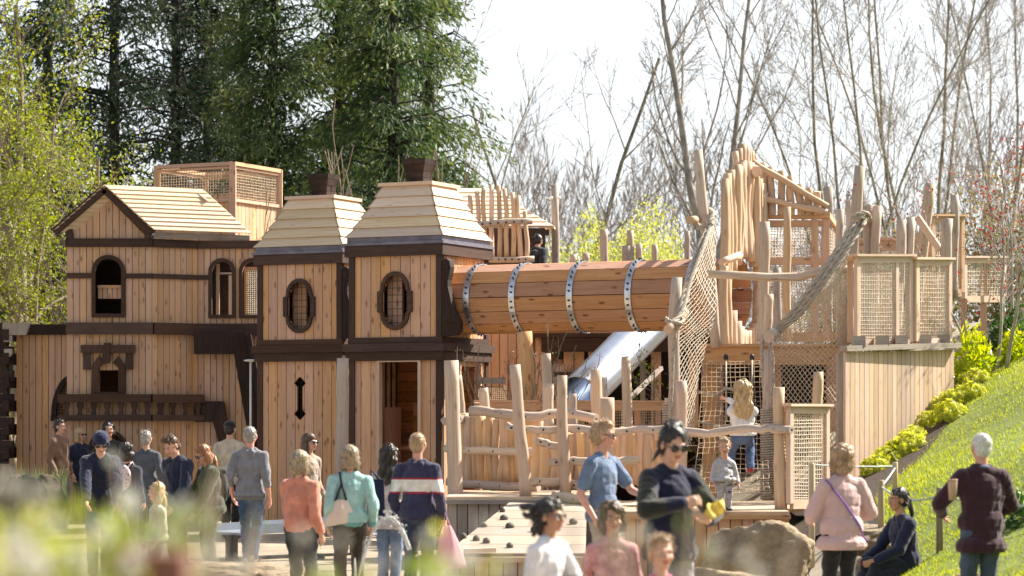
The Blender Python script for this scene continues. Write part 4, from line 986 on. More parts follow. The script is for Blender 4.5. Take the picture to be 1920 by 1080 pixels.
mb=MB(); mb.boxr(X_(1000,46.6),X_(1345,46.6),46.5,46.6,0,Z_(625,46.5)); mb.boxr(X_(900,46.6),X_(1345,46.6),44.7,46.5,Z_(626,45),Z_(620,45)); mb.build('dark_interior',W_darker,BP)  # dark back panel paints the shade seen in the openings
mb=MB(); mb.beam(q(895,714,42),q(948,714,42),.06,.10); mb.build('rail',W_grey,BP)
mb=MB(); mb.boxr(X_(1000,46),X_(1340,46),44.5,46.5,1.30,1.40); mb.build('floor',W_dark,BP)
netmesh([(q(897,724,42),q(948,724,42)),(q(897,752,42),q(948,752,42))],14,8,.006,'sq',.004).build('net_panel',M_net,BP)
SLD=thing('tube_slide','polished stainless steel tube slide coming down to the left behind the log posts','slide',at(1080,800,41.2))
a,b=at(1232,596,43.4),at(1088,740,41.4); mb=MB(); n=28; d=(b-a).normalized(); e1=d.cross(Vector((0,0,1))).normalized(); e2=e1.cross(d); r_=.33
for rr,fl_ in ((r_,False),(r_-.012,True)):
    vs=[a+d*((b-a).length*j/6)+(e1*math.cos(2*PI*i/n)+e2*math.sin(2*PI*i/n))*rr for j in range(7) for i in range(n)]
    fs=[(j*n+i,j*n+(i+1)%n,(j+1)*n+(i+1)%n,(j+1)*n+i) for j in range(6) for i in range(n)]
    mb.add(vs,[f[::-1] for f in fs] if fl_ else fs,None,.5,0,True)
mb.build('chute',M_slide,SLD)
mb=MB(); k=[(e1*math.cos(2*PI*i/n)+e2*math.sin(2*PI*i/n)) for i in range(n+1)]; mb.tube([b+v_*r_ for v_ in k],.02,6); mb.build('rim',M_slide,SLD)
mb=MB(); mb.beam(at(1240,690,42.6),at(1180,748,41.6),.06,.06); mb.beam(at(1205,660,43),at(1205,800,43),.08,.08,(0,1,0)); mb.build('support',W_grey,SLD)
LR=thing('low_railing','low orange-brown railing with net infill running behind the golden fences','railing',at(1070,800,38.6))
mb=MB(); mb.beam(at(890,760,38.8),at(1262,762,38.2),.08,.12); mb.beam(at(890,752,38.8),at(1262,753,38.2),.12,.03)
for px in (895,1000,1112,1195,1250): mb.beam(at(px,860,38.7),at(px,755,38.6),.09,.08,(0,1,0))
mb.build('rail',W_warm,LR)
for x0,x1 in ((1004,1108),(1116,1190),(1200,1246),(900,995)): netmesh([(at(x0,770,38.6),at(x1,770,38.6)),(at(x0,850,38.6),at(x1,850,38.6))],int((x1-x0)/4),14,.006,'sq',.004).build('net_panel',M_net,LR)
# ================================================================ fan fence + far roof
FF=thing('picket_screen','fan of tall pale pickets with arched top, right of the front turret roof','fence',at(940,490,45))
for x,pt in ((883,366),(896,359),(908,352),(921,347),(936,348),(948,354),(962,361),(973,367),(986,396)):
    mb=MB(); log(mb,at(x+2,486,45),at(x-1,pt,45.1),.044,.04,.012,6,7); mb.build('picket',W_log2,FF)
for a,b,r in (((884,422),(998,414),.055),((905,487),(1002,486),.05)):
    mb=MB(); log(mb,at(a[0],a[1],44.9),at(b[0],b[1],44.9),r,r,.008,7,9); ob=mb.build('rail',W_log,FF); 
    for i in range(7): mb=MB(); p_=at(a[0],a[1],44.9).lerp(at(b[0],b[1],44.9),.05+i*.13); mb.ell(p_+Vector((0,-r,0)),(.02,.015,.02),None,0,None,8,5); mb.build('bolt',M_black,ob)
mb=MB(); mb.boxr(X_(880,45.3),X_(1030,45.3),45.15,46.9,3.48,3.58)
for px in (885,1000): mb.beam((X_(px,45.4),45.4,0),(X_(px,45.4),45.4,3.48),.14,.14,(0,1,0))
mb.build('platform',W_clad,FF)
FR=thing('hip_roof_hut','pale shingle-roofed hut half hidden behind the arched picket screen','hut',at(960,560,47.5))
mb=MB(); Yr=47.5; n=9
for k in range(n):
    p0=345+(428-345)*k/n; p1=345+(428-345)*(k+1)/n; xr0=918+(1036-918)*k/n; xr1=918+(1036-918)*(k+1)/n; y0=Yr+1.2-1.4*k/n; y1=Yr+1.2-1.4*(k+1)/n
    A_,B_,C_,D_=at(835,p0,Yr),at(xr0,p0,Yr),at(xr1+2,p1,Yr),at(820,p1,Yr)
    for v_,yy in ((A_,y0),(B_,y0),(C_,y1-.05),(D_,y1-.05)): v_.y=yy
    up=Vector((0,-.02,.03)); mb.hexa([D_,C_,B_,A_,D_+up,C_+up,B_+up,A_+up],[(0,0,0),(2,0,0),(2,.1,0),(0,.1,0)]*2)
    A2,D2_=B_,C_; B2=B_+Vector((.15,2.2,0)); C2=C_+Vector((.15,2.6,0)); mb.hexa([D2_,C2,B2,A2,D2_+up,C2+up,B2+up,A2+up])
mb.build('shingle_roof',W_roof,FR)
mb=MB(); mb.boxr(X_(850,47.3),X_(1022,47.3),47.0,47.1,0,Z_(430,47.3)); mb.beam(at(990,436,46.6),at(1030,436,46.6),.1,.1); mb.build('wall',W_dark,FR)
LP=thing('lamp_post','thin white lamp post with a flat disc head, in front of the dark braces','lamp post',at(470,960,46)); mb=MB(); mb.tube([at(470,960,46),at(470,678,46)],.02,8); mb.build('pole',M_white,LP); mb=MB(); mb.ell(at(471,676,46),(.13,.13,.022)); mb.build('lamp_head',M_white,LP)
# ================================================================ vegetation
def branch_pts(p,d,L,n,wob,grav=0,rs=random):
    pts=[Vector(p)]; d=Vector(d).normalized()
    for i in range(n):
        d=(d+Vector((rs.uniform(-wob,wob),rs.uniform(-wob,wob),rs.uniform(-wob,wob)+grav))).normalized(); pts.append(pts[-1]+d*(L/n))
    return pts
def bare_tree(seed,Ht,r0,stems=1,lean=.1,spread=.75,levels=3,nch=(9,7,6),minr=.012,up=.10,lenf=(.42,.45,.5),twist=.14):
    rs=random.Random(seed); mbT,mbC=MB(),MB(); tips=[]
    def rec(p,d,L,r,lv):
        n=(8,6,4,3)[min(lv,3)]; pts=branch_pts(p,d,L,n,(twist*.7,twist,twist*1.3,twist*1.5)[min(lv,3)],up*(.5 if lv==0 else 1),rs)
        r1=max(r*(.35 if lv==0 else .3),minr*.7)
        (mbT if lv==0 else mbC).tube(pts,[r+(r1-r)*(i/n)**.8 for i in range(n+1)],(8,5,4,3)[min(lv,3)],0,rs.random(),True,False)
        if lv>=levels: tips.append((pts[-1],(pts[-1]-pts[-2]).normalized())); tips.append((pts[-2],(pts[-1]-pts[-2]).normalized())); return
        k=nch[lv]; k=int(k*rs.uniform(.8,1.2))
        for c in range(k):
            t=(.22 if lv==0 else .15)+(.78 if lv==0 else .85)*((c+rs.random())/k); i=min(int(t*n),n-1); f=t*n-i; q=pts[i].lerp(pts[i+1],f); dd=(pts[i+1]-pts[i]).normalized()
            a=rs.uniform(0,2*PI); o=dd.orthogonal().normalized(); o=(Matrix.Rotation(a,3,dd)@o); sp=spread*rs.uniform(.6,1.25)
            nd=(dd+o*sp).normalized(); ll=L*lenf[min(lv,2)]*rs.uniform(.6,1.15)*(1.15-.6*t); rr=max((r+(r1-r)*t)*rs.uniform(.33,.5),minr)
            rec(q,nd,ll,rr,lv+1)
    for s in range(stems):
        a=rs.uniform(0,2*PI) if stems>1 else 0
        a=2*PI*s/stems+rs.uniform(-.4,.4) if stems>1 else 0
        ln=lean*rs.uniform(.6,1.3) if stems>1 else lean
        rec((.15*math.cos(a)*(stems>1),.15*math.sin(a)*(stems>1),-.2),(ln*math.cos(a),ln*math.sin(a)*.7,1),Ht*rs.uniform(.85,1.05),r0*rs.uniform(.75,1.1),0)
    return mbT,mbC,tips
def put_tree(name,lbl,cat,loc,rz,tree,mt,mc,group,sc_=1.0):
    o=thing(name,lbl,cat,loc,rz,group); o.scale=(sc_,)*3
    tree[0].build('trunk',mt,o,False); tree[1].build('crown',mc,o,False); return o
def again(src,lbl,loc,rz,s):
    o=copy_tree(src); o.location=loc; o.rotation_euler=(0,0,rz); o.scale=(s,)*3; o['label']=lbl; return o
def gp(px,Y): x=X_(px,Y); return (x,Y,hill(x,Y)-.1)
M_farbark=simple('hazy_grey_bark',(.17,.15,.14),.95,0,.3,3,.3,10)
GT='bare trees behind the playground'
tA=bare_tree(21,19,.155,1,.22,.7,3,(11,8,7),.012,.06)
ta_=put_tree('bare_tree','dark bare tree with a forked leaning trunk directly right of the conifers','tree',gp(975,82),0,tA,M_barkg,M_bark,GT,.84)
tB=bare_tree(5,22,.17,1,.02,.6,3,(14,8,7),.011,.10)
tb_=put_tree('bare_tree','slim straight dark bare tree, just above the tall leaning log','tree',gp(1318,78),.4,tB,M_bark,M_bark,GT,.70)
tC=bare_tree(9,17,.25,1,.04,.75,3,(13,8,7),.012,.12)
tc_=put_tree('bare_tree','stout grey bare tree with bushy twig crown, right of the slim straight one','tree',gp(1358,80),1.1,tC,M_bark,M_bark,GT,.84)
tD=bare_tree(14,19,.095,5,.36,.7,3,(9,9,8),.011,.07)
td_=put_tree('bare_tree','many-stemmed mossy bare tree fanning wide above the net cabin','tree',gp(1590,76),0,tD,M_barkg,M_bark,GT,.70)
te_=again(td_,'many-stemmed bare tree behind the tilted logs, stems leaning right',gp(1725,84),2.1,.80)
tf_=again(td_,'pale hazy many-stemmed bare tree at the far right edge',gp(1880,100),4.0,.88)
tg_=again(ta_,'bare tree with low sweeping limbs over the yellow-green bushes',gp(1085,92),3.4,.78)
tk_=again(tb_,'thin mossy straight trunk against the conifers edge',gp(888,74),3.5,.8)
# ---- conifers
def conifer(seed,Ht,rad_,dens,droop=.35,base=.06):
    rg=np.random.default_rng(seed); rs=random.Random(seed); mbT=MB(); mbT.tube([(0,0,-.3),(rs.uniform(-.2,.2),0,Ht*.5),(0,0,Ht)],[.17,.12,.03],8)
    C=[];D=[];Wr=[]
    nb=int(Ht*11)
    for b in range(nb):
        h=Ht*(base+(1-base)*rs.random()**1.05); a=rs.uniform(0,2*PI)
        Lb=rad_*(1-(h/Ht))**.55*rs.uniform(.55,1.15)*(.75+.25*math.sin(a*2+h*.9+seed)); Lb=max(Lb,.35)
        m=int(dens*Lb)
        t=rg.random(m)**.85; w=.10+.35*Lb*.28*(1-t*.5)
        px=np.cos(a)*Lb*t; py=np.sin(a)*Lb*t; pz=h+.25*Lb*t-droop*Lb*t*t*1.4
        off=rg.normal(0,1,(m,3))*np.stack([w,w,w*.45],1); pz=pz-np.abs(rg.normal(0,.18,m))
        c=np.stack([px,py,pz],1)+off; C.append(c)
        d=np.stack([np.cos(a)*.6+rg.normal(0,.5,m),np.sin(a)*.6+rg.normal(0,.5,m),rg.normal(-.7,.45,m)],1); D.append(d)
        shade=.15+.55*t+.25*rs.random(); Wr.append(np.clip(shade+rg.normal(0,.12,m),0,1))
        mbT.tube([(0,0,h),(math.cos(a)*Lb*.5,math.sin(a)*Lb*.5,h+.1*Lb),(math.cos(a)*Lb*.95,math.sin(a)*Lb*.95,h-.2*Lb*droop*2)],[.035,.025,.008],3,0,None,True,False)
    C=np.concatenate(C);D=np.concatenate(D);Wr=np.concatenate(Wr); n=len(C)
    v,f=leaf_arrays(C,D,rg.normal(0,1,(n,3)),rg.uniform(.12,.30,n),rg.uniform(.03,.065,n))
    return mbT,(v,f,np.repeat(Wr,4))
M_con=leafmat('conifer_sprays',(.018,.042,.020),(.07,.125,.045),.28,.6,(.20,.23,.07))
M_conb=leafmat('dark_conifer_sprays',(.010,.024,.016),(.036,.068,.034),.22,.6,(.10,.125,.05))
GC='tall conifers behind the playhouse'
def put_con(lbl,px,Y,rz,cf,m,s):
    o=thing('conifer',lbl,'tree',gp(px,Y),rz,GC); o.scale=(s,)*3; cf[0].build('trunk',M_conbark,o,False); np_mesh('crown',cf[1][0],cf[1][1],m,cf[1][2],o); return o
cA=conifer(3,21,3.0,100); cB=conifer(8,23,2.6,100,.45); cC=conifer(12,20,3.6,50,.25,.12)
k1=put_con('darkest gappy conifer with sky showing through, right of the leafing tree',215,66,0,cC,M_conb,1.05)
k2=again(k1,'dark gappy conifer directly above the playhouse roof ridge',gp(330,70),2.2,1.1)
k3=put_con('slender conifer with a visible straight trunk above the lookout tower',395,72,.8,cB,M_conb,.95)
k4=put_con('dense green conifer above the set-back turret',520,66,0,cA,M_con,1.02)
k5=again(k4,'dense green conifer between the two turret chimneys',gp(630,70),2.5,1.12)
k6=again(k4,'broad green conifer right behind the tallest chimney',gp(735,65),4.4,1.08)
k7=put_con('lighter green conifer at the right end of the conifer row',806,69,1.7,cB,M_con,.95)
k8=again(k3,'dark conifer at the far left, behind the leafing tree',gp(95,74),1.0,1.1)
k9=again(k1,'dark conifer in the second row behind the lookout tower',gp(455,82),4.1,1.2)
k11=again(k4,'dark conifer cut by the top left frame edge',gp(-30,78),0.7,1.1)
k10=again(k7,'green conifer in the second row behind the tallest chimney',gp(690,84),3.2,1.15)
# ---- leafing hazel at left
def leafy(tree,per,size,seed,m,o,spread=.25,down=.3,name='leaves'):
    rg=np.random.default_rng(seed); tips=tree[2]; P=np.array([t[0] for t in tips]); n=len(P)*per
    c=np.repeat(P,per,0)+rg.normal(0,spread,(n,3)); d=rg.normal(0,.7,(n,3)); d[:,2]-=down
    v,f=leaf_arrays(c,d,rg.normal(0,1,(n,3))+np.array([0,0,.8]),rg.uniform(.6,1.2,n)*size,rg.uniform(.45,.75,n)*size)
    cl=np.repeat(rg.random(len(P)),per)
    return np_mesh(name,v,f,m,np.repeat(np.clip(.6*cl+.4*rg.random(n),0,1),4),o)
M_spring=leafmat('fresh_spring_leaves',(.12,.17,.02),(.26,.31,.04),.45,.45,(.37,.37,.08))
hT=bare_tree(31,12,.16,4,.30,.6,3,(10,7,6),.011,-.04,(.40,.42,.5),.2)
hz_=put_tree('leafing_tree','twiggy tree breaking into yellow-green leaf at the top left edge','tree',gp(15,58),0,hT,M_twig,M_twig,None,1.05); leafy(hT,4,.105,1,M_spring,hz_,.22)
hz2=again(hz_,'drooping yellow-green leafing tree behind the dark trimmed wing, low left',gp(60,55),2.6,.72)
hS=bare_tree(44,6.5,.06,3,.22,.6,3,(8,5,4),.010,.02); hs=put_tree('sapling','thin sparse-leaved sapling before the dark conifers, left of the lookout tower','tree',gp(215,60),0,hS,M_twig,M_twig,None,1.15); leafy(hS,1,.14,2,M_spring,hs,.14)
hs2=again(hs,'thin leafing sapling close behind the playhouse roof ridge',gp(275,57),1.9,.95)
hW=bare_tree(52,5.2,.045,6,.42,.35,2,(6,4,4),.010,.06,(.5,.5,.5),.08)
hw=put_tree('bare_shrub','pale upright bare shoots between the two turret chimneys','shrub',gp(705,52),0,hW,M_twig,M_twig,None,1.2)
hv=again(hw,'pale bare shoots rising left of the tallest chimney',gp(752,55),1.5,1.25)
# ---- yellow-green bushes and grey thicket
def bush(seed,rx,ry,rz,n,size):
    rg=np.random.default_rng(seed); u=rg.normal(0,1,(n,3)); u/=np.linalg.norm(u,axis=1,keepdims=True); rr=rg.random(n)**.4
    lump=1+.13*np.sin(u[:,0]*5+seed)*np.sin(u[:,2]*4+seed*2)+.09*np.sin(u[:,0]*11+u[:,1]*9)
    c=u*(rr*lump)[:,None]*np.array([rx,ry,rz]); c[:,2]=np.abs(c[:,2]+rz*.15)
    d=u*.6+rg.normal(0,.6,(n,3))+np.array([0,0,.35]); v,f=leaf_arrays(c,d,rg.normal(0,1,(n,3)),rg.uniform(.6,1.2,n)*size,rg.uniform(.3,.55,n)*size)
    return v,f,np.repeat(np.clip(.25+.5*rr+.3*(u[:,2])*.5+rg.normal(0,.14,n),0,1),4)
def stems_mb(seed,k,h,sp,r=.02):
    rs=random.Random(seed); mb=MB()
    for i in range(k):
        a=rs.uniform(0,2*PI); mb.tube(branch_pts((0,0,-.1),(sp*math.cos(a),sp*math.sin(a),1),h*rs.uniform(.7,1),4,.15,0,rs),[r,r*.8,r*.6,r*.5,r*.3],4)
    return mb
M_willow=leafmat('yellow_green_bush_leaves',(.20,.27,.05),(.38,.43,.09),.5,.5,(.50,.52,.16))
GB='yellow-green bushes behind the tunnel'
def put_bush(name,lbl,loc,bs,st,m,grp=None,rz=0):
    o=thing(name,lbl,'shrub',loc,rz,grp); st.build('stems',M_twig,o,False); np_mesh('foliage',bs[0],bs[1],m,bs[2],o); return o
b1=put_bush('bush','large round yellow-green bush left of the hanging net, behind the tunnel',gp(1205,64),bush(4,1.9,1.6,4.9,75000,.095),stems_mb(3,14,3.6,.3,.03),M_willow,GB)
b2=again(b1,'yellow-green bush right of the utility post',gp(1120,66),2.0,1.08)
b3=again(b1,'smaller yellow-green bush touching the utility post',gp(1042,66),4.0,.92)
b4=again(b1,'low yellow-green bush in the gap beside the leaning log',gp(1262,66),1.0,.76)
M_thick=leafmat('grey_brown_twigs',(.16,.14,.13),(.30,.265,.24),.1,.9)
rg=np.random.default_rng(77); n=60000
xx=rg.uniform(-8,60,n); yy=rg.uniform(112,135,n); top=8.8+1.6*np.sin(xx*.35)+1.6*np.sin(xx*.9+1)+1.0*np.sin(xx*2.3); zz=top*rg.random(n)**.8*1.15
d=rg.normal(0,.45,(n,3)); d[:,2]+=1.2
v,f=leaf_arrays(np.stack([xx,yy,zz+2],1),d,rg.normal(0,1,(n,3)),rg.uniform(.5,1.3,n),rg.uniform(.03,.07,n))
fw=np_mesh('distant_wood',v,f,M_thick,np.repeat(rg.random(n),4)); fw['kind']='stuff'; fw['label']='hazy grey-brown distant thicket along the horizon'; fw['category']='thicket'
rg=np.random.default_rng(78); n=30000
xx=rg.uniform(-26,-3,n); yy=rg.uniform(86,100,n); zz=rg.random(n)**.8*(6+1.5*np.sin(xx*.7))
d=rg.normal(0,.6,(n,3)); v,f=leaf_arrays(np.stack([xx,yy,zz],1),d,rg.normal(0,1,(n,3)),rg.uniform(.3,.7,n),rg.uniform(.12,.25,n))
fw=np_mesh('far_evergreen_belt',v,f,M_conb,np.repeat(rg.random(n),4)); fw['kind']='stuff'; fw['label']='dark evergreen undergrowth belt behind the conifers'; fw['category']='undergrowth'
# understorey right background
M_dull=leafmat('dull_bank_leaves',(.07,.075,.025),(.22,.20,.08),.3,.6,(.34,.28,.16))
c1=put_bush('shrub','twiggy dull green shrub behind the tilted logs, right of the rope loop',gp(1690,50),bush(6,1.1,1.0,2.2,3500,.10),stems_mb(8,26,2.6,.35,.014),M_dull,'dull shrubs on the bank')
c2=again(c1,'twiggy dull green shrub at the far right behind the red-leaved shrub',gp(1880,47),2.2,1.15)
c3=again(c1,'twiggy dull green shrub low behind the net cabin',gp(1590,54),3.9,1.1)
# red leaved shrub
M_red=leafmat('red_spring_leaves',(.16,.03,.025),(.34,.08,.06),.4,.5,(.42,.18,.10))
rT=bare_tree(61,3.0,.032,4,.38,.6,3,(7,5,3),.005,.02,(.5,.5,.5),.18); rl=put_tree('red_leaved_shrub','open twiggy shrub with small red leaves at the right edge','shrub',gp(1868,37.5),0,rT,M_bark,M_bark,None,1.0); leafy(rT,1,.055,4,M_red,rl,.045,0)
rl2=again(rl,'twiggy red-leaved shrub behind, half out of frame at the right',gp(1925,40),1.3,1.05)
# glossy green shrub by retaining wall
M_fat=leafmat('bright_glossy_leaves',(.16,.25,.02),(.36,.46,.035),.5,.3,(.52,.54,.06))
M_fatd=leafmat('deep_green_leaves',(.02,.06,.015),(.06,.14,.03),.3,.3)
f1_=put_bush('glossy_shrub','bright green big-leaved shrub at the right end of the retaining wall',gp(1822,37.2),bush(9,.34,.4,.80,950,.13),stems_mb(5,9,.7,.4,.012),M_fat)
f2_=put_bush('dark_shrub','deep green leafy shrub at the right edge under the red leaves',gp(1893,38.6),bush(15,.42,.4,.75,900,.13),stems_mb(6,9,.7,.4,.012),M_fatd)
f3_=again(f1_,'bright green shrub at the right frame edge above the lawn',gp(1902,38.0),2.0,.62)
f4_=put_bush('dark_shrub','dark leafy shrub on the lawn edge at the extreme right bottom',(X_(1925,25.2),25.2,hill(X_(1925,25.2),25.2)-.08),bush(19,.28,.3,.3,420,.09),stems_mb(7,8,.35,.5,.008),M_fatd)
# yellow mounded shrubs in the bed
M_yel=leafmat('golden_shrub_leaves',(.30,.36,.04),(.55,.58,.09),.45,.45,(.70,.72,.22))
def mound(seed):
    rg=np.random.default_rng(seed); C=[];D=[];NN=[];W=[]
    for k in range(95):
        u=rg.normal(0,1,3); u/=np.linalg.norm(u); u[2]=abs(u[2]); q=u*np.array([.21,.21,.22])*(.72+.4*rg.random())
        m=13; a=np.arange(m)*2*PI/m+rg.random(); e1=np.cross(u,[.3,.5,.8]); e1/=np.linalg.norm(e1); e2=np.cross(u,e1)
        dd=np.cos(a)[:,None]*e1+np.sin(a)[:,None]*e2+u*rg.uniform(.15,.8,m)[:,None]
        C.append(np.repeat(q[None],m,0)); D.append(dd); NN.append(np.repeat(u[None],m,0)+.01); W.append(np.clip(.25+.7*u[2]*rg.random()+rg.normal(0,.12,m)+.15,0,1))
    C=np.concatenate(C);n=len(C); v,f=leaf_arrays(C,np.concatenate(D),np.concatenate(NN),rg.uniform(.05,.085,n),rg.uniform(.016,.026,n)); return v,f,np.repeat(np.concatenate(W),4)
yz=[(440,965),(515,1015),(590,960),(385,1040),(665,915),(560,885),(715,890),(600,812),(740,840),(690,757),(835,740),(725,672),(880,660),(800,690),(760,602),(880,605),(1000,607),(830,545),(945,552),(1090,565),(1030,510),(975,465),(1060,455),(1125,455),(1165,420),(1210,405),(1262,372),(640,790),(960,690),(1290,352),(1235,350),(1185,392),(1100,500)]
yz=sorted([(1480+a/3.177,560+b/3.177) for a,b in yz],key=lambda q:-q[1])
mds=[mound(s) for s in (1,2,3)]; protos=[]
ordn=['lowest','second lowest','third lowest','fourth lowest','fifth lowest']
for i,(px,py) in enumerate(yz):
    best=min(np.linspace(28.5,45,340),key=lambda Y:abs(hill(X_(px,Y),Y)-Z_(py+9,Y)))
    Y=float(best); loc=(X_(px,Y),Y,hill(X_(px,Y),Y)+.0); s=R(.85,1.08)
    e=float(EDGE(np.array(Y))); side='lawn side' if loc[0]>e-.75 else 'wall side'
    k=len(yz)-1-i
    lb=f'golden mounded shrub on the {side} of the bed, '+(ordn[i] if i<5 else f'{i+1}th of {len(yz)} up the slope'.replace('21th','21st').replace('22th','22nd').replace('23th','23rd') if k>4 else ('topmost' if k==0 else ['','second','third','fourth','fifth'][k]+' from the top'))
    if i<3:
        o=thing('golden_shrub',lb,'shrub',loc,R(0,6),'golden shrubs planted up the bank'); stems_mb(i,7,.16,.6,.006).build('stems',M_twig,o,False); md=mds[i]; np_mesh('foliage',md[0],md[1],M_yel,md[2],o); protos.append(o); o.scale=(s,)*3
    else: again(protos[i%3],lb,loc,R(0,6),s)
# wispy shrubs near the tunnel
wT=bare_tree(71,2.0,.014,7,.12,.3,2,(6,4,4),.005,.04,(.5,.5,.5),.1); ws=put_tree('wispy_shrub','wispy tan bare shrub beside the tunnel support post','shrub',at(975,745,40.8),0,wT,M_twig,M_twig,None,1.35); ws.location.z=0
leafy(wT,1,.03,5,M_dull,ws,.03,0)
ws2=again(ws,'wispy olive shrub right of the tunnel support post',(X_(1025,40.2),40.2,0),2.0,1.3)
sT=bare_tree(81,2.6,.03,1,.03,.8,3,(9,5,4),.005,.03,(.45,.5,.5),.15); st_=put_tree('small_tree','slim small tree with sparse yellow leaves in front of the dark void by the slide','tree',at(1240,790,39.4),0,sT,M_twig,M_twig,None,1.12); leafy(sT,1,.06,6,M_spring,st_,.06); st_.location.z=0
# boulders
M_rockd=simple('shaded_rock',(.075,.06,.035),.95,0,.5,5,.8,16)  # rock darkened to paint the shade over the left boulders
def boulder(name,lbl,px,py,Y,sx,sy,sz,seed,rz=0,m=None):
    rs=random.Random(seed); p0=at(px,py,Y); g0=max(0,hill(p0.x,Y)); top=max(p0.z+sz*.82-g0,.12); o=thing(name,lbl,'boulder',(p0.x,Y,g0+top*.42),rz,None); sz=top*.64; tv,tf=sphere_tpl(72,48); vs=[]
    cuts=[(Vector((rs.gauss(0,1),rs.gauss(0,1),rs.gauss(.2,.7))).normalized(),rs.uniform(.62,.86)) for _ in range(13)]
    for p in tv:
        q=Vector(p)
        for nn,k in cuts:
            dd=q.dot(nn)
            if dd>k: q-=nn*(dd-k)*.97
        q*=1+.10*mnoise.noise(q*2.3+Vector((seed,0,0)))+.05*mnoise.noise(q*6+Vector((seed,3,0)))+.02*mnoise.noise(q*15)-.05*max(0,.12-abs(mnoise.noise(q*3.1+Vector((seed*2,1,0)))))/.12
        vs.append((q.x*sx,q.y*sy,q.z*sz))
    mb=MB(); mb.add(vs,tf,None,None,0,True); mb.build('stone',m or M_rock,o,False); return o
boulder('boulder','big flat-topped sandstone boulder in front of the toddler deck',1432,1030,27.2,.62,.5,.34,3)
boulder('boulder','low sandstone slab on which the seated woman is perched',1640,1042,27.6,.55,.5,.42,5)
boulder('boulder','flat pale rock at the bottom edge below the big boulder',1375,1100,24,.75,.5,.22,8)
boulder('boulder','small pale rock beside the seated woman, near the rope fence post',1812,1085,22.6,.24,.25,.1,9)
boulder('boulder','dark rounded boulder at the left edge below the quoined corner',40,935,44,.5,.5,.42,11,0,M_rockd)
boulder('boulder','dark rounded boulder just left of the man in the brown hoodie',92,935,45,.42,.5,.42,12,0,M_rockd)
boulder('boulder','flat pale sandstone at the bottom, below the woman with the black backpack',400,1085,29.5,.62,.5,.22,13)
boulder('boulder','flat pale sandstone at the bottom, below the man in grey hoodie',500,1082,30,.5,.5,.2,14)
# tufts by the left wall
M_tuft=leafmat('grey_green_tuft',(.10,.13,.06),(.28,.32,.16),.3,.6)
for i,(px,py,l) in enumerate(((60,868,'spiky grey-green tuft in front of the wing wall, left of two'),(98,872,'spiky grey-green tuft beside the man in the brown hoodie'))):
    rg=np.random.default_rng(i); n=420; a=rg.random(n)*2*PI; q=rg.random(n)*.16; c=np.stack([np.cos(a)*q,np.sin(a)*q,rg.random(n)*.35],1); d=np.stack([np.cos(a)*.22,np.sin(a)*.22,np.ones(n)],1)
    v,f=leaf_arrays(c,d,rg.normal(0,1,(n,3)),rg.uniform(.35,.85,n),rg.uniform(.018,.03,n)); o=np_mesh('grass_tuft',v,f,M_tuft,np.repeat(rg.random(n),4)); o.location=(X_(px,46.5),46.5,0); tag(o,l,'plant','spiky tufts by the wing wall')
# ---- blurred foreground shrubs near the camera
def fore(lbl,Y,boxes,n,size,m,seed,glints=0,name='foreground_shrub',stem=True):
    rg=np.random.default_rng(seed); o=thing(name,lbl,'shrub',(X_((boxes[0][0]+boxes[0][1])/2,Y),Y,0)); C=[]
    tot=sum((b[1]-b[0])*(b[3]-b[2]) for b in boxes)
    for b in boxes:
        k=int(n*(b[1]-b[0])*(b[3]-b[2])/tot)+1; px=rg.uniform(b[0],b[1],k); t=rg.random(k)**(b[4] if len(b)>4 else .6); py=b[2]+(b[3]-b[2])*t; yy=Y+rg.uniform(-.35,.35,k)
        C.append(np.stack([(px-960)/F*yy,yy,CH+(800-py)/F*yy],1))
    C=np.concatenate(C); k=len(C); loc=np.array(o.location)
    d=rg.normal(0,.7,(k,3))+np.array([0,0,.5]); v,f=leaf_arrays(C-loc,d,rg.normal(0,1,(k,3)),rg.uniform(.6,1.25,k)*size,rg.uniform(.4,.6,k)*size)
    np_mesh('leaves',v,f,m,np.repeat(rg.random(k),4),o)
    mb=MB(); rs=random.Random(seed)
    for i in range(0,k,max(1,k//26)):
        p=Vector(C[i]-loc); b0=Vector((rs.uniform(-.12,.12)+p.x*.5,rs.uniform(-.1,.1),0)); mb.tube([b0,b0.lerp(p,.55)+Vector((rs.uniform(-.05,.05),0,0)),p],[.006,.004,.002],4)
    mb.build('stems',M_twig,o,False)
    if glints:  # white bokeh glints modelled as petal-shaped clusters
        for i in rg.choice(k,glints): 
            mb=MB(); p=Vector(C[i]-loc)+Vector((0,-.03,.01)); 
            for q in range(5): a=2*PI*q/5; mb.ell(p+Vector((math.cos(a)*size*.3,-.002,math.sin(a)*size*.3)),(size*.26,size*.07,size*.26),None,0,None,8,5)
            mb.build('white_glint',M_glint,o,False)
    return o
M_glint=leafmat('highlight_white',(.78,.78,.72),(.85,.85,.8),.35,.5)  # white that stands in for out-of-focus highlights
M_fore=leafmat('foreground_leaves',(.08,.14,.02),(.28,.34,.05),.5,.4,(.55,.55,.15))
M_fore2=leafmat('foreground_pale_leaves',(.10,.15,.04),(.28,.33,.10),.45,.4)
fore('out-of-focus leafy shrub with white flowers filling the bottom left corner',3.6,[(-70,140,930,1200,.8),(120,260,960,1200,.8)],560,.030,M_fore,1,6)
fore('out-of-focus pale green shrub with white flowers, left of the olive jacket',3.9,[(200,400,950,1200,.8)],250,.030,M_fore2,2,3)
fore('blurred bright green shoots at the bottom below the coral and teal women',4.0,[(550,690,1060,1200),(760,850,985,1200),(850,960,1065,1200)],150,.042,M_fore,3,4)
fore('thin blurred sprigs with tiny leaves before the crowd on the left',4.2,[(90,420,850,1010,1),(420,560,930,1080,1)],24,.016,M_fore2,4,5)
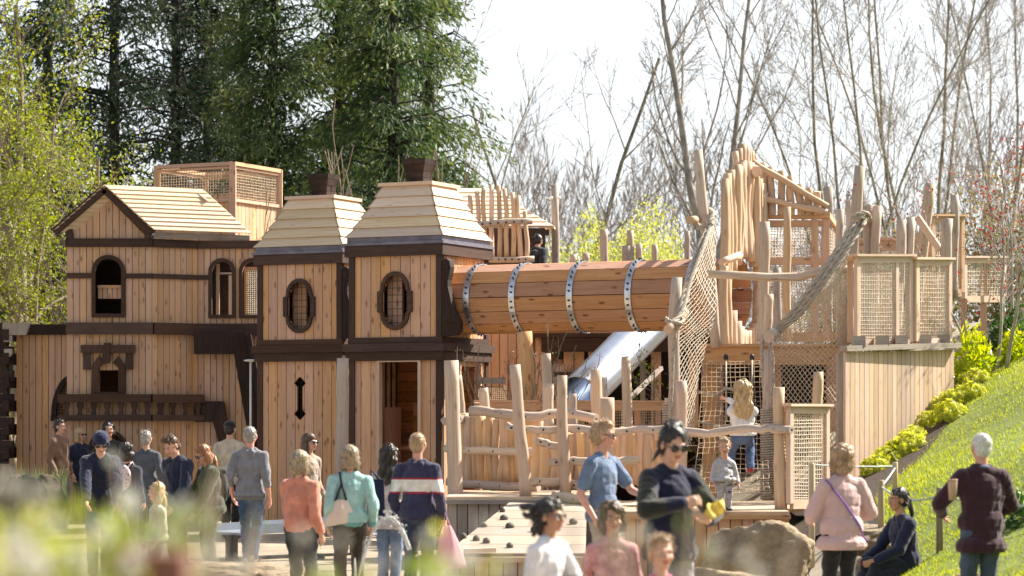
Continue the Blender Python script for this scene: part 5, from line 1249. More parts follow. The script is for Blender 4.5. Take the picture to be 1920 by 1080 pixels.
fore('thin blurred sprigs with tiny pale leaves before the children on the right',4.0,[(1060,1330,930,1090,1),(1330,1500,970,1090,1)],22,.016,M_fore2,5,6)
def highlights(lbl,pts,Y,seed):  # soft white highlights modelled as clusters on thin stems
    o=thing('white_highlight_spray',lbl,'highlight',(X_(pts[0][0],Y),Y,0)); loc=Vector(o.location); mb=MB(); rs=random.Random(seed)
    for i,(px,py,r) in enumerate(pts):
        y=Y+rs.uniform(-.2,.2); p=Vector((X_(px,y),y,Z_(py,y)))-loc; fl=MB()
        for q in range(5):
            a=2*PI*q/5+rs.random(); fl.ell(p+Vector((math.cos(a)*r*.55,rs.uniform(-.004,.004),math.sin(a)*r*.75)),(r*.55,r*.16,r*.6),None,0,None,8,5)
        fl.build('white_glint',M_glint,o,False); b0=Vector((p.x*.4,p.y*.3,0)); mb.tube([b0,b0.lerp(p,.6)+Vector((.02,0,0)),p],[.005,.004,.002],4)
    mb.build('stems',M_twig,o,False)
highlights('blurred spray of white blossoms in the bottom left corner',[(30,1015,.012),(62,1055,.014),(15,1065,.011),(105,985,.009),(190,1000,.010),(150,1050,.008),(245,1060,.009),(88,925,.008),(48,918,.008),(10,905,.008)],3.3,4)
highlights('blurred spray of small white blossoms below the coral and teal women',[(566,1003,.007),(640,1012,.006),(875,1050,.011),(905,985,.006),(352,1062,.009),(395,1035,.008),(310,1000,.007),(335,955,.006),(440,1068,.007),(470,1040,.005),(520,1062,.006),(700,1060,.007),(745,1045,.006),(800,1010,.007),(838,1062,.008),(940,1062,.007),(600,1066,.006)],3.6,6)
PO=thing('brown_post','blurred brown timber post among the foreground shrubs at the bottom left','post',at(285,1000,3.4)); PO.location.z=0
mb=MB(); x=X_(285,3.4); mb.boxr(x-.048,x+.048,3.35,3.45,0,Z_(1035,3.4)); mb.build('post',wood('red_brown_post',(.22,.09,.04),(.30,.13,.06),knots=.2),PO)
# rope fence on the lawn edge
GF='rope fence posts along the lawn'
fps=[(1522,868,948,29.0,'left end'),(1652,900,990,27.5,'beside the pink coat'),(1678,866,926,30.2,'highest up the bank'),(1762,914,1052,25.6,'beside the man in the dark sweater'),(1990,930,1050,24.6,'out at the right')]
tops=[]
for px,pt,pb,Y,w_ in fps:
    x=X_(px,Y); zt=Z_(pt,Y); zb=min(Z_(pb,Y),hill(x,Y)-.02) if px>1600 else 0
    o=thing('fence_post','slim round rope-fence post, the one '+w_,'fence post',(x,Y,zb),0,GF); mb=MB(); mb.tube([(x,Y,zb-.1),(x,Y,zt-.012),(x,Y,zt)],[.034,.034,.026],12); mb.build('post',wood('fence_post_wood',(.33,.27,.15),(.42,.35,.21),knots=.1) if 'fence_post_wood' not in bpy.data.materials else bpy.data.materials['fence_post_wood'],o); tops.append(Vector((x,Y,zt-.07)))
def sagrope(lbl,a,b,sag):
    o=thing('fence_rope',lbl,'rope',a,0,'ropes of the lawn fence'); mb=MB(); pts=[a.lerp(b,i/14)-Vector((0,0,sag*4*(i/14)*(1-i/14))) for i in range(15)]; mb.tube(pts,.010,6); mb.build('rope',M_ropeb,o)
M_ropeb=simple('blue_grey_rope',(.42,.47,.46),.8,0,.2,30,.3,90)
sagrope('fence rope running level between the left end post and the highest post',tops[0]+Vector((0,0,.05)),tops[2]+Vector((0,0,.02)),.01)
sagrope('short steep fence rope joining the two posts near the pink coat',tops[2],tops[1],.01)
sagrope('sagging fence rope to the post beside the man in the dark sweater',tops[1],tops[3],.09)
sagrope('fence rope running out of frame behind the man in the dark sweater',tops[3],tops[4],.06)
# water table and fountain jet
WT=thing('water_trough','blue-grey metal water table on dark legs behind the man in grey hoodie','trough',at(560,1010,34.6))
M_tr=simple('blue_grey_metal',(.30,.34,.40),.4,.5,.1,6,.05); mb=MB()
a,b=at(418,1000,34.4),at(680,984,36.2); u=(b-a).normalized(); nn=Vector((u.y,-u.x,0)); 
mb.beam(a,b,.7,.03); mb.beam(a+nn*.36+Vector((0,0,.05)),b+nn*.36+Vector((0,0,.05)),.04,.12); mb.beam(a-nn*.36+Vector((0,0,.05)),b-nn*.36+Vector((0,0,.05)),.04,.12); mb.build('basin',M_tr,WT)
for t in (.06,.5,.94):
    mb=MB(); p_=a.lerp(b,t); mb.boxr(p_.x-.05,p_.x+.05,p_.y-.3,p_.y+.3,0,p_.z-.016); mb.build('leg',M_black,WT)
def watermat():
    m,nt,b=mat('water_jet'); b.inputs['Base Color'].default_value=(.92,.94,.95,1); b.inputs['Roughness'].default_value=.12; b.inputs['Transmission Weight'].default_value=.55; b.inputs['IOR'].default_value=1.33; b.inputs['Subsurface Weight'].default_value=.0
    bump(nt,b,noise(nt,geopos(nt),60,4),.8,.01); return m
J=thing('water_jet','white arching jet of water from a fountain spout, in front of the long haired woman','water jet',at(672,1090,21.8))
mb=MB(); pts=[]
for i in range(40):
    t=i/39; px=672+(768-672)*t; tt=(px-728)/56; py=970+ (112*tt*tt if tt<0 else 62*(tt/.72)**2*1.0); pts.append(at(px,py,21.8))
mb.tube(pts,[.009+.008*i/39+.006*abs(mnoise.noise(Vector((i*.9,0,0)))) for i in range(40)],8)
for i in range(90):
    p_=pts[random.randint(8,39)]; mb.ell(p_+Vector((random.gauss(0,.025),random.gauss(0,.02),random.gauss(0,.03))),(R(.004,.011),)*3,None,0,None,6,4)
mb.build('stream',watermat(),J); mb=MB(); p_=pts[0]; mb.tube([(p_.x-.02,p_.y,0),(p_.x-.02,p_.y,.1),p_+Vector((-.012,0,-.02))],[.03,.025,.02],8); mb.build('spout',M_steel,J)
J2=thing('water_jet','short thin second water jet left of the tall arching one','water jet',at(665,1090,21.9)); mb=MB(); mb.tube([at(666,1100,21.9),at(666,1070,21.9),at(665,1046,21.9)],[.012,.01,.006],7); mb.build('stream',bpy.data.materials['water_jet'],J2)
# ================================================================ people
SK={'fair':skinmat('fair_skin',(.62,.37,.27)),'tan':skinmat('tan_skin',(.50,.28,.18)),'olive':skinmat('olive_skin',(.42,.24,.15)),'pink':skinmat('ruddy_skin',(.64,.34,.26))}
M_lip=simple('lips',(.42,.13,.11),.4,0,.05,20,0); M_eyew=simple('eye_white',(.7,.68,.65),.25,0,.02,5,0); M_iris=simple('iris',(.04,.025,.015),.2,0,.05,5,0)
HAIR={'brown':hairmat('brown_hair',(.035,.018,.009),(.13,.07,.035)),'dark':hairmat('dark_hair',(.008,.006,.005),(.045,.028,.02)),'grey':hairmat('grey_hair',(.16,.14,.125),(.42,.39,.36)),'white':hairmat('white_hair',(.45,.43,.41),(.8,.79,.77)),
 'blond':hairmat('blond_hair',(.30,.19,.085),(.66,.49,.27)),'ash':hairmat('ash_blond_hair',(.15,.115,.07),(.42,.34,.22)),'auburn':hairmat('auburn_hair',(.14,.05,.02),(.42,.19,.08)),'sandy':hairmat('sandy_hair',(.22,.13,.07),(.52,.36,.21)),'black':hairmat('black_hair',(.006,.005,.006),(.03,.022,.022))}
_fab={}
def fab(nm,c,kind='f',c2=None,var=.22,scale=9):
    if nm not in _fab: _fab[nm]=denim(nm,c) if kind=='d' else fabric(nm,c,var,c2=c2,scale=scale)
    return _fab[nm]
pending=[]
def fused(name,prims,vox,sm,mats,parent,amp=0,freq=6,clampz=None,matf=None,stretch=(1,1,1),seed=0):
    mb=MB()
    for p in prims:
        if p[0]=='e': mb.ell(p[1],p[2],p[3] if len(p)>3 else None)
        else: mb.cap(p[1],p[2],p[3],p[4])
    o=mb.build(name,mats,parent,False)
    r=o.modifiers.new('r','REMESH'); r.mode='VOXEL'; r.voxel_size=vox; r.use_smooth_shade=True
    s=o.modifiers.new('s','SMOOTH'); s.iterations=sm; s.factor=.5
    pending.append((o,mats,amp,freq,clampz,matf,stretch,seed)); return o
def flush():
    dg=bpy.context.evaluated_depsgraph_get()
    for o,mats,amp,freq,clampz,matf,stretch,seed in pending:
        me=bpy.data.meshes.new_from_object(o.evaluated_get(dg)); me.name=o.name
        n=len(me.vertices); co=np.empty(n*3,np.float32); me.vertices.foreach_get('co',co); co=co.reshape(-1,3)
        if amp:
            no=np.empty(n*3,np.float32); me.vertex_normals.foreach_get('vector',no); no=no.reshape(-1,3)
            q=co*np.array(stretch)*freq+seed*3.7
            # cheap smooth noise from warped sines
            w=np.sin(q[:,0]*1.0+1.7*np.sin(q[:,2]*.9+q[:,1]*.7)+seed)*np.cos(q[:,2]*1.3+1.1*np.sin(q[:,0]*.8))+.6*np.sin(q[:,2]*2.3+q[:,0]*1.9+1.3*np.sin(q[:,1]*2.2))+.35*np.sin(q[:,1]*5.1+q[:,2]*3.7+q[:,0]*4.3)
            w=w*.6+1.1*(.6-np.abs(np.sin(q[:,2]*.8+q[:,0]*.55+1.4*np.sin(q[:,0]*.5+q[:,1]*.6+seed)))) if freq<30 else w
            co=co+no*(w*amp)[:,None]
        if clampz is not None: co[:,2]=np.maximum(co[:,2],clampz)
        me.vertices.foreach_set('co',co.ravel().astype(np.float32))
        a=me.attributes.get('wr') or me.attributes.new('wr','FLOAT','POINT'); 
        if a.domain=='POINT': a.data.foreach_set('value',RNG.random(n).astype(np.float32)*.3+.35)
        me.materials.clear()
        for m in (mats if isinstance(mats,(list,tuple)) else [mats]): me.materials.append(m)
        if matf:
            idx=[matf(p.center) for p in me.polygons]; me.polygons.foreach_set('material_index',np.array(idx,np.int32))
        me.polygons.foreach_set('use_smooth',np.ones(len(me.polygons),bool)); me.update()
        old=o.data; o.modifiers.clear(); o.data=me; bpy.data.meshes.remove(old)
    pending.clear()
def ik(a,c,l1,l2,pole):
    d=c-a; L=d.length
    if L>=(l1+l2)*.999: c=a+d*((l1+l2)*.999/L); d=c-a; L=d.length
    x=(l1*l1-l2*l2+L*L)/(2*L); h=math.sqrt(max(0,l1*l1-x*x)); dn=d/L; p=Vector(pole); p=(p-dn*p.dot(dn))
    p=p.normalized() if p.length>1e-5 else dn.orthogonal().normalized()
    return a+dn*x+p*h, c
def hand_prims(w,f,pn,s,curl=.5,side=1):
    # w wrist, f direction, pn palm normal, s hand length
    f=f.normalized(); pn=(pn-f*pn.dot(f)).normalized(); x=f.cross(pn)*side; out=[]
    pc=w+f*s*.27; Rm=Matrix((x,f,pn)).transposed()
    out.append(('e',pc,(s*.21,s*.30,s*.10),Rm)); out.append(('c',w-f*s*.05,w+f*s*.15,s*.135,s*.15))
    for i,(u,ln) in enumerate(((-.165,.40),(-.055,.46),(.055,.43),(.16,.34))):
        b=w+f*s*.48+x*s*u; a1=curl*.8; d1=(f*math.cos(a1)+pn*math.sin(a1)+x*u*.6).normalized(); m=b+d1*s*ln*.5; a2=curl*2.0; d2=(f*math.cos(a2)+pn*math.sin(a2)+x*u*.4).normalized()
        out.append(('c',b-f*s*.1,m,s*.052,s*.048)); out.append(('c',m,m+d2*s*ln*.5,s*.047,s*.038))
    tb=w+f*s*.16-x*s*.17; td=(f*.62-x*.62+pn*.45).normalized(); tm=tb+td*s*.24; out.append(('c',tb,tm,s*.065,s*.055)); out.append(('c',tm,tm+(f*.85-x*.1+pn*.35).normalized()*s*.2,s*.052,s*.042))
    return out
def person(label,px,top,s,yaw=0,H=None,z0=0,hr=7.4,skin='fair',hair='brown',style='short',topc=None,tops={},botc=None,shoe=(.03,.03,.035),hy=0,hp=0,hroll=0,lean=0,twist=0,build=1.0,walk=0,sit=False,handL=None,handR=None,curl=.45,sleeve='long',hem=.46,vox=None,face=True,glasses=None,hat=None,hood=False,skirt=False,xy=None,collar=None,palmL=None,palmR=None,fat=0,topmatf=None,legs=None,shorts=False,strands=260):
    Y=F/s; X=X_(px,Y)
    if H is None: H=CH-(top-800)/s-z0+.005
    o=thing('person',label,'person',(X,Y,z0),rad(yaw)); hh=H/hr; vox=vox or max(.0055,min(.011,1.05/s)); seed=random.random()*50
    child=hr<6.5; kf=(hr/7.4)**.75 if child else 1; sw=.80*hh*build*kf; hw=.50*hh*(1+fat*.5)*(kf**.6)
    zsh=H-1.40*hh; zhip=.525*H if not child else .47*H; zhip=min(zhip,zsh-.28*H)
    hipz=zhip if not sit else sit
    pel=Vector((0,0,hipz)); M3=Matrix.Rotation(rad(twist),3,'Z')@Matrix.Rotation(rad(lean),3,'X')
    def up(x,y,z): return pel+M3@Vector((x,y,z-zhip))      # torso point given in upright coordinates
    nb=up(0,.02*hh,zsh+.12*hh); hm=Matrix.Rotation(rad(hy),3,'Z')@Matrix.Rotation(rad(lean*.5+hp),3,'X')@Matrix.Rotation(rad(hroll),3,'Y')
    hc=nb+M3@Vector((0,-.02*hh,.26*hh))+hm@Vector((0,-.05*hh,.50*hh))
    hd=lambda x,y,z: hc+hm@Vector((x*hh,y*hh,z*hh))
    rr=lambda *k:tuple(a*hh for a in k)
    # joints
    J={}
    for sd,sg in (('L',1),('R',-1)):
        sh=up(sg*sw*.93,.03*hh,zsh-.20*hh); tgt=handL if sd=='L' else handR
        la,lf,lh=.170*H,.150*H,.098*H
        if tgt is None: hx=up(sg*(sw*1.16+random.uniform(.0,.16)*hh),random.uniform(-.45,.05)*hh,zsh-.10*hh-random.uniform(.295,.315)*H); pole=Vector((sg*.3,1,0))
        else: hx=Vector((tgt[0]*H,tgt[1]*H,tgt[2]*H)); pole=Vector(tgt[3]) if len(tgt)>3 else Vector((sg*.7,.6,-.6))
        el,wr=ik(sh,hx,la,lf,pole); J[sd]=(sh,el,wr,lh)
        hj=Vector((sg*hw*.62,0,hipz)); 
        if sit: kn=hj+Vector((sg*.02*H,-.235*H,.02*H)); an=kn+Vector((0,-.02*H,-.245*H)); an.z=max(an.z,.04*H)
        elif legs: kn=Vector(legs[sd][0])*H; an=Vector(legs[sd][1])*H
        else:
            st=walk*sg; an=Vector((sg*hw*.60,-st*.5,.05*H+(.02*H if st<0 and walk>.2 else 0))); lt=(hj-an).length
            kn,an=ik(hj,an,lt*.507,lt*.507,Vector((sg*.15,-1,0)))
        J['leg'+sd]=(hj,kn,an)
    # ---- body: one continuous mesh
    B=[('e',hd(0,.06,.12),rr(.335,.40,.385),hm),('e',hd(0,-.10,-.12),rr(.265,.265,.345),hm),('e',hd(0,-.20,-.37),rr(.15,.14,.115),hm),
       ('c',hd(0,-.35,.03),hd(0,-.425,-.13),.040*hh,.060*hh),('e',hd(.045,-.40,-.15),rr(.045,.05,.035),hm),('e',hd(-.045,-.40,-.15),rr(.045,.05,.035),hm),('c',hd(-.15,-.315,.075),hd(.15,-.315,.075),.062*hh,.062*hh),('e',hd(.15,-.25,-.13),rr(.12,.11,.11),hm),('e',hd(-.15,-.25,-.13),rr(.12,.11,.11),hm),
       ('e',hd(.345,.03,-.03),rr(.04,.09,.135),hm),('e',hd(-.345,.03,-.03),rr(.04,.09,.135),hm),
       ('c',hd(-.075,-.352,-.235),hd(.075,-.352,-.235),.030*hh,.030*hh),('c',hd(-.06,-.35,-.282),hd(.06,-.35,-.282),.033*hh,.033*hh),
       ('c',hd(0,.06,-.22),nb-M3@Vector((0,0,.12*hh)),.205*hh,.235*hh)]
    tw=1+fat*.35
    B+=[('e',up(0,0,zhip+.02*H),(hw*1.12,.40*hh*tw*kf,.09*H),M3),('e',up(0,0,zhip+.12*H),(hw*1.02,.36*hh*tw*kf,.10*H),M3),('e',up(0,.02*hh,zsh-.10*H),(sw*.88,.39*hh*kf,.105*H),M3),('c',up(-sw*.2,.03*hh,zsh-.02*hh),up(-sw*.8,.03*hh,zsh-.17*hh),.21*hh,.19*hh),('c',up(sw*.2,.03*hh,zsh-.02*hh),up(sw*.8,.03*hh,zsh-.17*hh),.21*hh,.19*hh),('c',up(-sw*.3,.03*hh,zsh+.07*hh),up(sw*.3,.03*hh,zsh+.07*hh),.19*hh,.19*hh)]
    ar=hh*.205*kf**.8*(1+.3*fat)
    for sd,sg in (('L',1),('R',-1)):
        sh,el,wr,lh=J[sd]; B+=[('c',sh,el,ar*1.02,ar*.76),('c',el,el.lerp(wr,.35),ar*.76,ar*.74),('c',el.lerp(wr,.35),wr,ar*.74,ar*.50)]
        pm=(palmL if sd=='L' else palmR); pn=Vector(pm) if pm else Vector((-sg*1,-.25,0.05)); B+=hand_prims(wr,(wr-el),pn,lh,curl,-sg)
        hj,kn,an=J['leg'+sd]; B+=[('c',hj,kn,hh*.36*kf*(1+.25*fat),hh*.235*kf),('c',kn,kn.lerp(an,.3),hh*.23*kf,hh*.235*kf),('c',kn.lerp(an,.3),an,hh*.235*kf,hh*.14*kf)]
    def lipf(c):
        l=hm.transposed()@(c-hc)/hh; return 1 if abs(l.x)<.095 and -.325<l.z<-.20 and l.y<-.345 else 0
    fused('body',B,vox*.8,2,[SK[skin],M_lip],o,0,matf=lipf)
    if face:
        for sg in (1,-1):
            mb=MB(); mb.ell(hd(sg*.145,-.315,.015),rr(.055,.045,.036),hm,0,None,10,7); mb.ell(hd(sg*.145,-.345,.013),rr(.030,.020,.030),hm,1,None,8,5); mb.build('eye',[M_eyew,M_iris],o,False)
            mb=MB(); mb.tube([hd(sg*.06,-.375,.085),hd(sg*.14,-.372,.115),hd(sg*.24,-.315,.09)],[.018*hh,.02*hh,.012*hh],5); mb.build('eyebrow',HAIR[hair],o,False)
    # ---- clothing
    g=.075*hh+.006; puff=tops.get('puff',0); g+=puff
    T=[('e',up(0,0,zhip+.04*H),(hw*1.2+g*1.35,.46*hh*tw+g*1.35,.10*H),M3),('e',up(0,0,zhip+.12*H),(hw*1.06+g*1.2,.37*hh*tw+g*1.2,.11*H),M3),('e',up(0,.02*hh,zsh-.10*H),(sw*.90+g,.41*hh*kf+g,.115*H),M3),('c',up(-sw*.22,.03*hh,zsh-.02*hh),up(-sw*.80,.03*hh,zsh-.17*hh),.22*hh+g*.6,.20*hh+g*.6),('c',up(sw*.22,.03*hh,zsh-.02*hh),up(sw*.80,.03*hh,zsh-.17*hh),.22*hh+g*.6,.20*hh+g*.6),('c',up(-sw*.32,.03*hh,zsh+.05*hh),up(sw*.32,.03*hh,zsh+.05*hh),.19*hh+g*.45,.19*hh+g*.45)]
    hemz=hem*H if not sit else hipz-.06*H
    if hem<.50 and not sit:
        T.append(('c',up(0,0,zhip),up(0,0,hem*H-.02*H)if lean<12 else up(0,0,zhip-.02*H),hw*.98+g*.9,hw*(1.02+tops.get('flare',0))+g)); T.append(('e',up(0,0,hem*H+.03*H),(hw*1.42+g*1.2+tops.get('flare',0)*hw,.54*hh*tw+g*1.4,.07*H),M3))
    for sd,sg in (('L',1),('R',-1)):
        sh,el,wr,lh=J[sd]; sg_=g*.75
        if sleeve=='long': e1=wr.lerp(el,.06); T+=[('c',sh,el,ar*1.04+sg_,ar*.82+sg_),('c',el,e1,ar*.82+sg_,ar*.58+sg_*.8)]
        elif sleeve=='elbow': e1=el.lerp(wr,.25); T+=[('c',sh,el,ar*1.04+sg_,ar*.82+sg_),('c',el,e1,ar*.82+sg_,ar*.76+sg_)]
        else: T+=[('c',sh,sh.lerp(el,.68),ar*1.05+sg_,ar*.98+sg_*1.2)]
    if hood: T+=[('c',up(-.22*hh,.30*hh,zsh+.02*hh),up(.22*hh,.30*hh,zsh+.02*hh),.15*hh,.15*hh),('e',up(0,.34*hh,zsh-.14*hh),rr(.34,.15,.26),M3),('c',up(-.30*hh,.12*hh,zsh+.20*hh),up(-.16*hh,.30*hh,zsh+.16*hh),.09*hh,.1*hh),('c',up(.30*hh,.12*hh,zsh+.20*hh),up(.16*hh,.30*hh,zsh+.16*hh),.09*hh,.1*hh),('c',up(-.30*hh,.12*hh,zsh+.2*hh),up(-.16*hh,-.26*hh,zsh-.02*hh),.08*hh,.06*hh),('c',up(.30*hh,.12*hh,zsh+.2*hh),up(.16*hh,-.26*hh,zsh-.02*hh),.08*hh,.06*hh)]
    tf=None
    if tops.get('rib') and not topmatf:
        zr=(hem*H-zhip)/H+.032; c_=tops['rib']; topc=[topc,fab('rib_'+topc.name,c_)]; topmatf=lambda l:1 if l.z<zr else 0
    if topmatf: tf=lambda c:topmatf(M3.transposed()@(c-pel)/H)
    fused('top',T,vox,2,topc,o,.006*(H/1.7)*tops.get('wr',1),17/(H/1.7)**.5,hemz if lean<12 or sit else None,tf,(1,1,.75),seed)
    if collar:
        mb=MB(); pts=[nb+M3@Vector((.25*hh*math.cos(a),.26*hh*math.sin(a),.02*hh+.05*hh*math.sin(a))) for a in [2*PI*i/18 for i in range(19)]]; mb.tube(pts,.055*hh,8); mb.build('collar',collar,o,False)
    if botc:
        bg_=.035*hh+.003; P=[('e',up(0,0,zhip+.03*H),(hw*1.12+bg_,.40*hh*tw+bg_,.085*H),M3),('e',pel+Vector((0,.05*hh,-.01*H)),(hw*1.08+bg_,.40*hh*tw+bg_,.07*H))]
        for sd in 'LR':
            hj,kn,an=J['leg'+sd]; P+=[('c',hj,kn,hh*.37*kf*(1+.25*fat)+bg_,hh*.25*kf+bg_),('c',kn,kn.lerp(an,.25),hh*.25*kf+bg_,hh*.25*kf+bg_)]
            if not shorts: P.append(('c',kn.lerp(an,.25),an+Vector((0,0,.0)),hh*.25*kf+bg_,hh*.19*kf+bg_*1.1))
            if skirt: P+=[('c',hj,kn+(an-kn)*.35,hh*.40,hh*.42)]
        if skirt: P.append(('e',pel+Vector((0,-.05*H,-.06*H)),(hw*1.3,.5*hh,.12*H)))
        fused('trousers' if not skirt else 'skirt',P,vox,2,botc,o,.0055*(H/1.7),15,None,None,(1,1,1.4),seed+9)
    shm=fab('shoe_%d'%int(shoe[0]*1000+shoe[1]*77),shoe)
    for sd,sg in (('L',1),('R',-1)):
        hj,kn,an=J['leg'+sd]; fl=.152*H; S=[('e',an+Vector((0,-fl*.30,-.028*H)),(hh*.185,fl*.50,.026*H)),('e',an+Vector((0,fl*.02,-.012*H)),(hh*.175,fl*.24,.036*H)),('e',an+Vector((0,-fl*.55,-.034*H)),(hh*.18,fl*.26,.018*H))]
        fused('shoe',S,vox*.9,1,shm,o,0,clampz=.004*H if not legs and not sit else None)
    # ---- hair
    Hp=[];ha=.022*hh;hf=22/hh*.13
    base=[('e',hd(0,.105,.155),rr(.372,.41,.385),hm),('e',hd(0,.20,-.05),rr(.335,.30,.36),hm)]
    if style=='short': Hp=base+[('e',hd(0,-.12,.36),rr(.26,.2,.15),hm)]
    elif style=='crop': Hp=[('e',hd(0,.10,.15),rr(.352,.40,.375),hm),('e',hd(0,.18,-.05),rr(.32,.29,.32),hm)]; ha=.008*hh
    elif style=='quiff': Hp=base+[('e',hd(0,-.14,.42),rr(.25,.2,.17),hm),('e',hd(.02,.05,.46),rr(.28,.3,.14),hm)]; ha=.04*hh
    elif style=='bob': Hp=base+[('e',hd(0,.12,.2),rr(.42,.45,.40),hm),('e',hd(.32,.06,-.18),rr(.13,.26,.40),hm),('e',hd(-.32,.06,-.18),rr(.13,.26,.40),hm),('e',hd(0,.30,-.16),rr(.36,.2,.40),hm)]
    elif style=='long': Hp=base+[('e',hd(0,.10,.2),rr(.40,.44,.39),hm),('e',hd(.33,.08,-.28),rr(.12,.22,.52),hm),('e',hd(-.33,.08,-.28),rr(.12,.22,.52),hm),('e',nb+M3@Vector((0,.36*hh,-.02*hh)),rr(.40,.17,.72),M3),('e',hd(0,.30,-.2),rr(.37,.2,.5),hm)]
    elif style=='curly': Hp=base+[('e',hd(0,.14,.2),rr(.46,.46,.44),hm),('e',hd(0,.28,-.14),rr(.44,.28,.42),hm),('e',hd(.33,.12,-.15),rr(.17,.26,.32),hm),('e',hd(-.33,.12,-.15),rr(.17,.26,.32),hm)]; ha=.05*hh; hf*=1.4
    elif style=='longcurly': Hp=base+[('e',hd(0,.14,.2),rr(.46,.47,.43),hm),('e',hd(0,.3,-.2),rr(.50,.28,.55),hm),('e',nb+M3@Vector((0,.36*hh,-.10*hh)),rr(.52,.2,.66),M3)]; ha=.06*hh; hf*=1.4
    elif style=='updo': Hp=base+[('e',hd(0,.12,.2),rr(.40,.43,.40),hm),('e',hd(.03,.20,.52),rr(.27,.24,.17),hm),('e',hd(-.1,.1,.5),rr(.2,.2,.13),hm),('c',hd(-.3,.12,-.1),hd(-.42,.3,-.62),.1*hh,.03*hh),('e',hd(0,.3,-.1),rr(.3,.22,.36),hm)]; ha=.035*hh
    elif style=='ponytail': Hp=base+[('e',hd(0,.11,.17),rr(.39,.42,.39),hm),('e',hd(0,.46,.0),rr(.13,.13,.15),hm),('c',hd(0,.52,-.05),hd(0.04,.62,-.6),.14*hh,.10*hh),('c',hd(0.04,.62,-.6),hd(.08,.56,-.95),.10*hh,.03*hh)]
    elif style=='wind': Hp=base+[('e',hd(0,.11,.2),rr(.40,.43,.40),hm),('e',hd(0,.32,-.2),rr(.34,.26,.42),hm),('c',hd(0,.42,.22),hd(.05,1.0,.30),.18*hh,.10*hh),('c',hd(0,.42,.0),hd(.0,.95,.02),.16*hh,.07*hh),('c',hd(.0,.4,-.3),hd(.05,.68,-.62),.16*hh,.05*hh),('c',hd(0,.9,.3),hd(.1,1.22,.26),.1*hh,.03*hh)]; ha=.05*hh; hf*=1.3
    elif style=='balding': Hp=[('e',hd(0,.18,-.02),rr(.355,.28,.28),hm)]; ha=.006*hh
    if Hp:
        ho=fused('hair',Hp,max(.005,vox*.75),2,HAIR[hair],o,ha,hf*1.6,None,None,(1.3,1.3,.6),seed)
        if strands:
            rs=random.Random(int(seed*100)); mb=MB(); dn=Vector((0,0,-1))
            ex=[p for p in Hp if p[0]=='e']
            strands=int(strands*(1.8 if s>190 else 1))
            for i in range(strands):
                p=ex[rs.randrange(len(ex))]; u=Vector((rs.gauss(0,1),rs.gauss(0,1),rs.gauss(.2,1))).normalized(); q=Vector((u.x*p[2][0],u.y*p[2][1],u.z*p[2][2])); Rm=p[3] if len(p)>3 else Matrix.Identity(3)
                l=hm.transposed()@(p[1]+Rm@q*1.0-hc)/hh
                if l.y<-.18 and l.z<.34: continue
                nrm=(Rm@u); a=p[1]+Rm@q*.98; tdir=(nrm*.35+(dn if style not in ('quiff','short','crop') else nrm*.6+Vector((0,.3,.1))+dn*.2)*.8+Vector((rs.gauss(0,.35),rs.gauss(0,.35),rs.gauss(0,.35)))).normalized()
                ln=hh*rs.uniform(.06,.2)*(1.5 if style in('wind','longcurly','long') else 1 if style!='crop' else .35); mb.tube([a,a+tdir*ln*.6+nrm*ln*.12,a+tdir*ln+dn*ln*.1],[.011*hh,.009*hh,.003*hh],3,0,rs.random(),True,False)
            if mb.v: mb.build('loose_strands',HAIR[hair],ho,False)
    if hat=='beanie':
        c=fab('navy_knit',(.012,.016,.055)); ho=fused('beanie',[('e',hd(0,.05,.22),rr(.40,.46,.40),hm),('c',hd(-.3,-.12,.05),hd(.3,-.12,.05),.13*hh,.13*hh),('e',hd(0,.1,.02),rr(.40,.44,.16),hm)],vox*.8,2,c,o,.006*hh,60)
    if hat=='cap':
        c=fab('black_cap_cloth',(.012,.012,.014)); fused('cap',[('e',hd(0,.06,.24),rr(.39,.43,.32),hm),('e',hd(0,-.48,.13),rr(.26,.24,.035),hm)],vox*.8,2,c,o,0)
    if hat=='headband':
        mb=MB(); mb.tube([hd(.40*math.cos(a),.02+.1*math.sin(a),.12+.46*math.sin(a)) for a in [PI*i/16 for i in range(17)]],.065*hh,7); mb.build('headband',fab('floral_band',(.25,.22,.08),c2=(.75,.62,.25),var=.8,scale=60),o,False)
    if glasses:
        mb=MB(); wide=glasses=='sun'
        for sg in (1,-1):
            mb.ell(hd(sg*.165,-.405,.01),rr(.135,.03,.105) if wide else rr(.10,.012,.075),hm,0 if wide else 2,None,14,8)
            mb.tube([hd(sg*.28,-.37,.04),hd(sg*.365,-.15,.04),hd(sg*.37,.05,.02)],.018*hh,5,1)
        mb.tube([hd(-.06,-.43,.03),hd(.06,-.43,.03)],.018*hh,5,1); mb.build('sunglasses' if wide else 'spectacles',[M_glass,M_black,M_glass],o,False)
    return o,dict(hd=hd,up=up,J=J,H=H,hh=hh,M3=M3,pel=pel,sw=sw,zsh=zsh,zhip=zhip,hw=hw,hm=hm)
def wpt(o,p): return world_of(o)@Vector(p)
blk=(.018,.018,.02); JE=fab('blue_denim',(.055,.10,.20),'d'); JL=fab('light_denim',(.14,.20,.32),'d'); JD=fab('dark_denim',(.025,.035,.07),'d'); NVY=fab('navy_cloth',(.013,.017,.045)); BK=fab('black_cloth',blk)
CHAR=fab('charcoal_cloth',(.035,.035,.03))
person('dark haired man in brown hoodie and blue jeans at the far left',112,787,106,68,hair='dark',style='short',topc=fab('brown_hoodie',(.20,.115,.075)),botc=JE,hood=True,tops={'puff':.01})
person('blonde woman in dark sunglasses and navy jacket beside the brown hoodie man',151,803,104,50,hair='blond',style='long',topc=NVY,botc=JD,glasses='sun',tops={'puff':.008})
person('dark haired boy in charcoal top in front of the round hatch',204,793,105,18,hr=7,hair='black',style='curly',topc=CHAR,botc=BK,hp=-6)
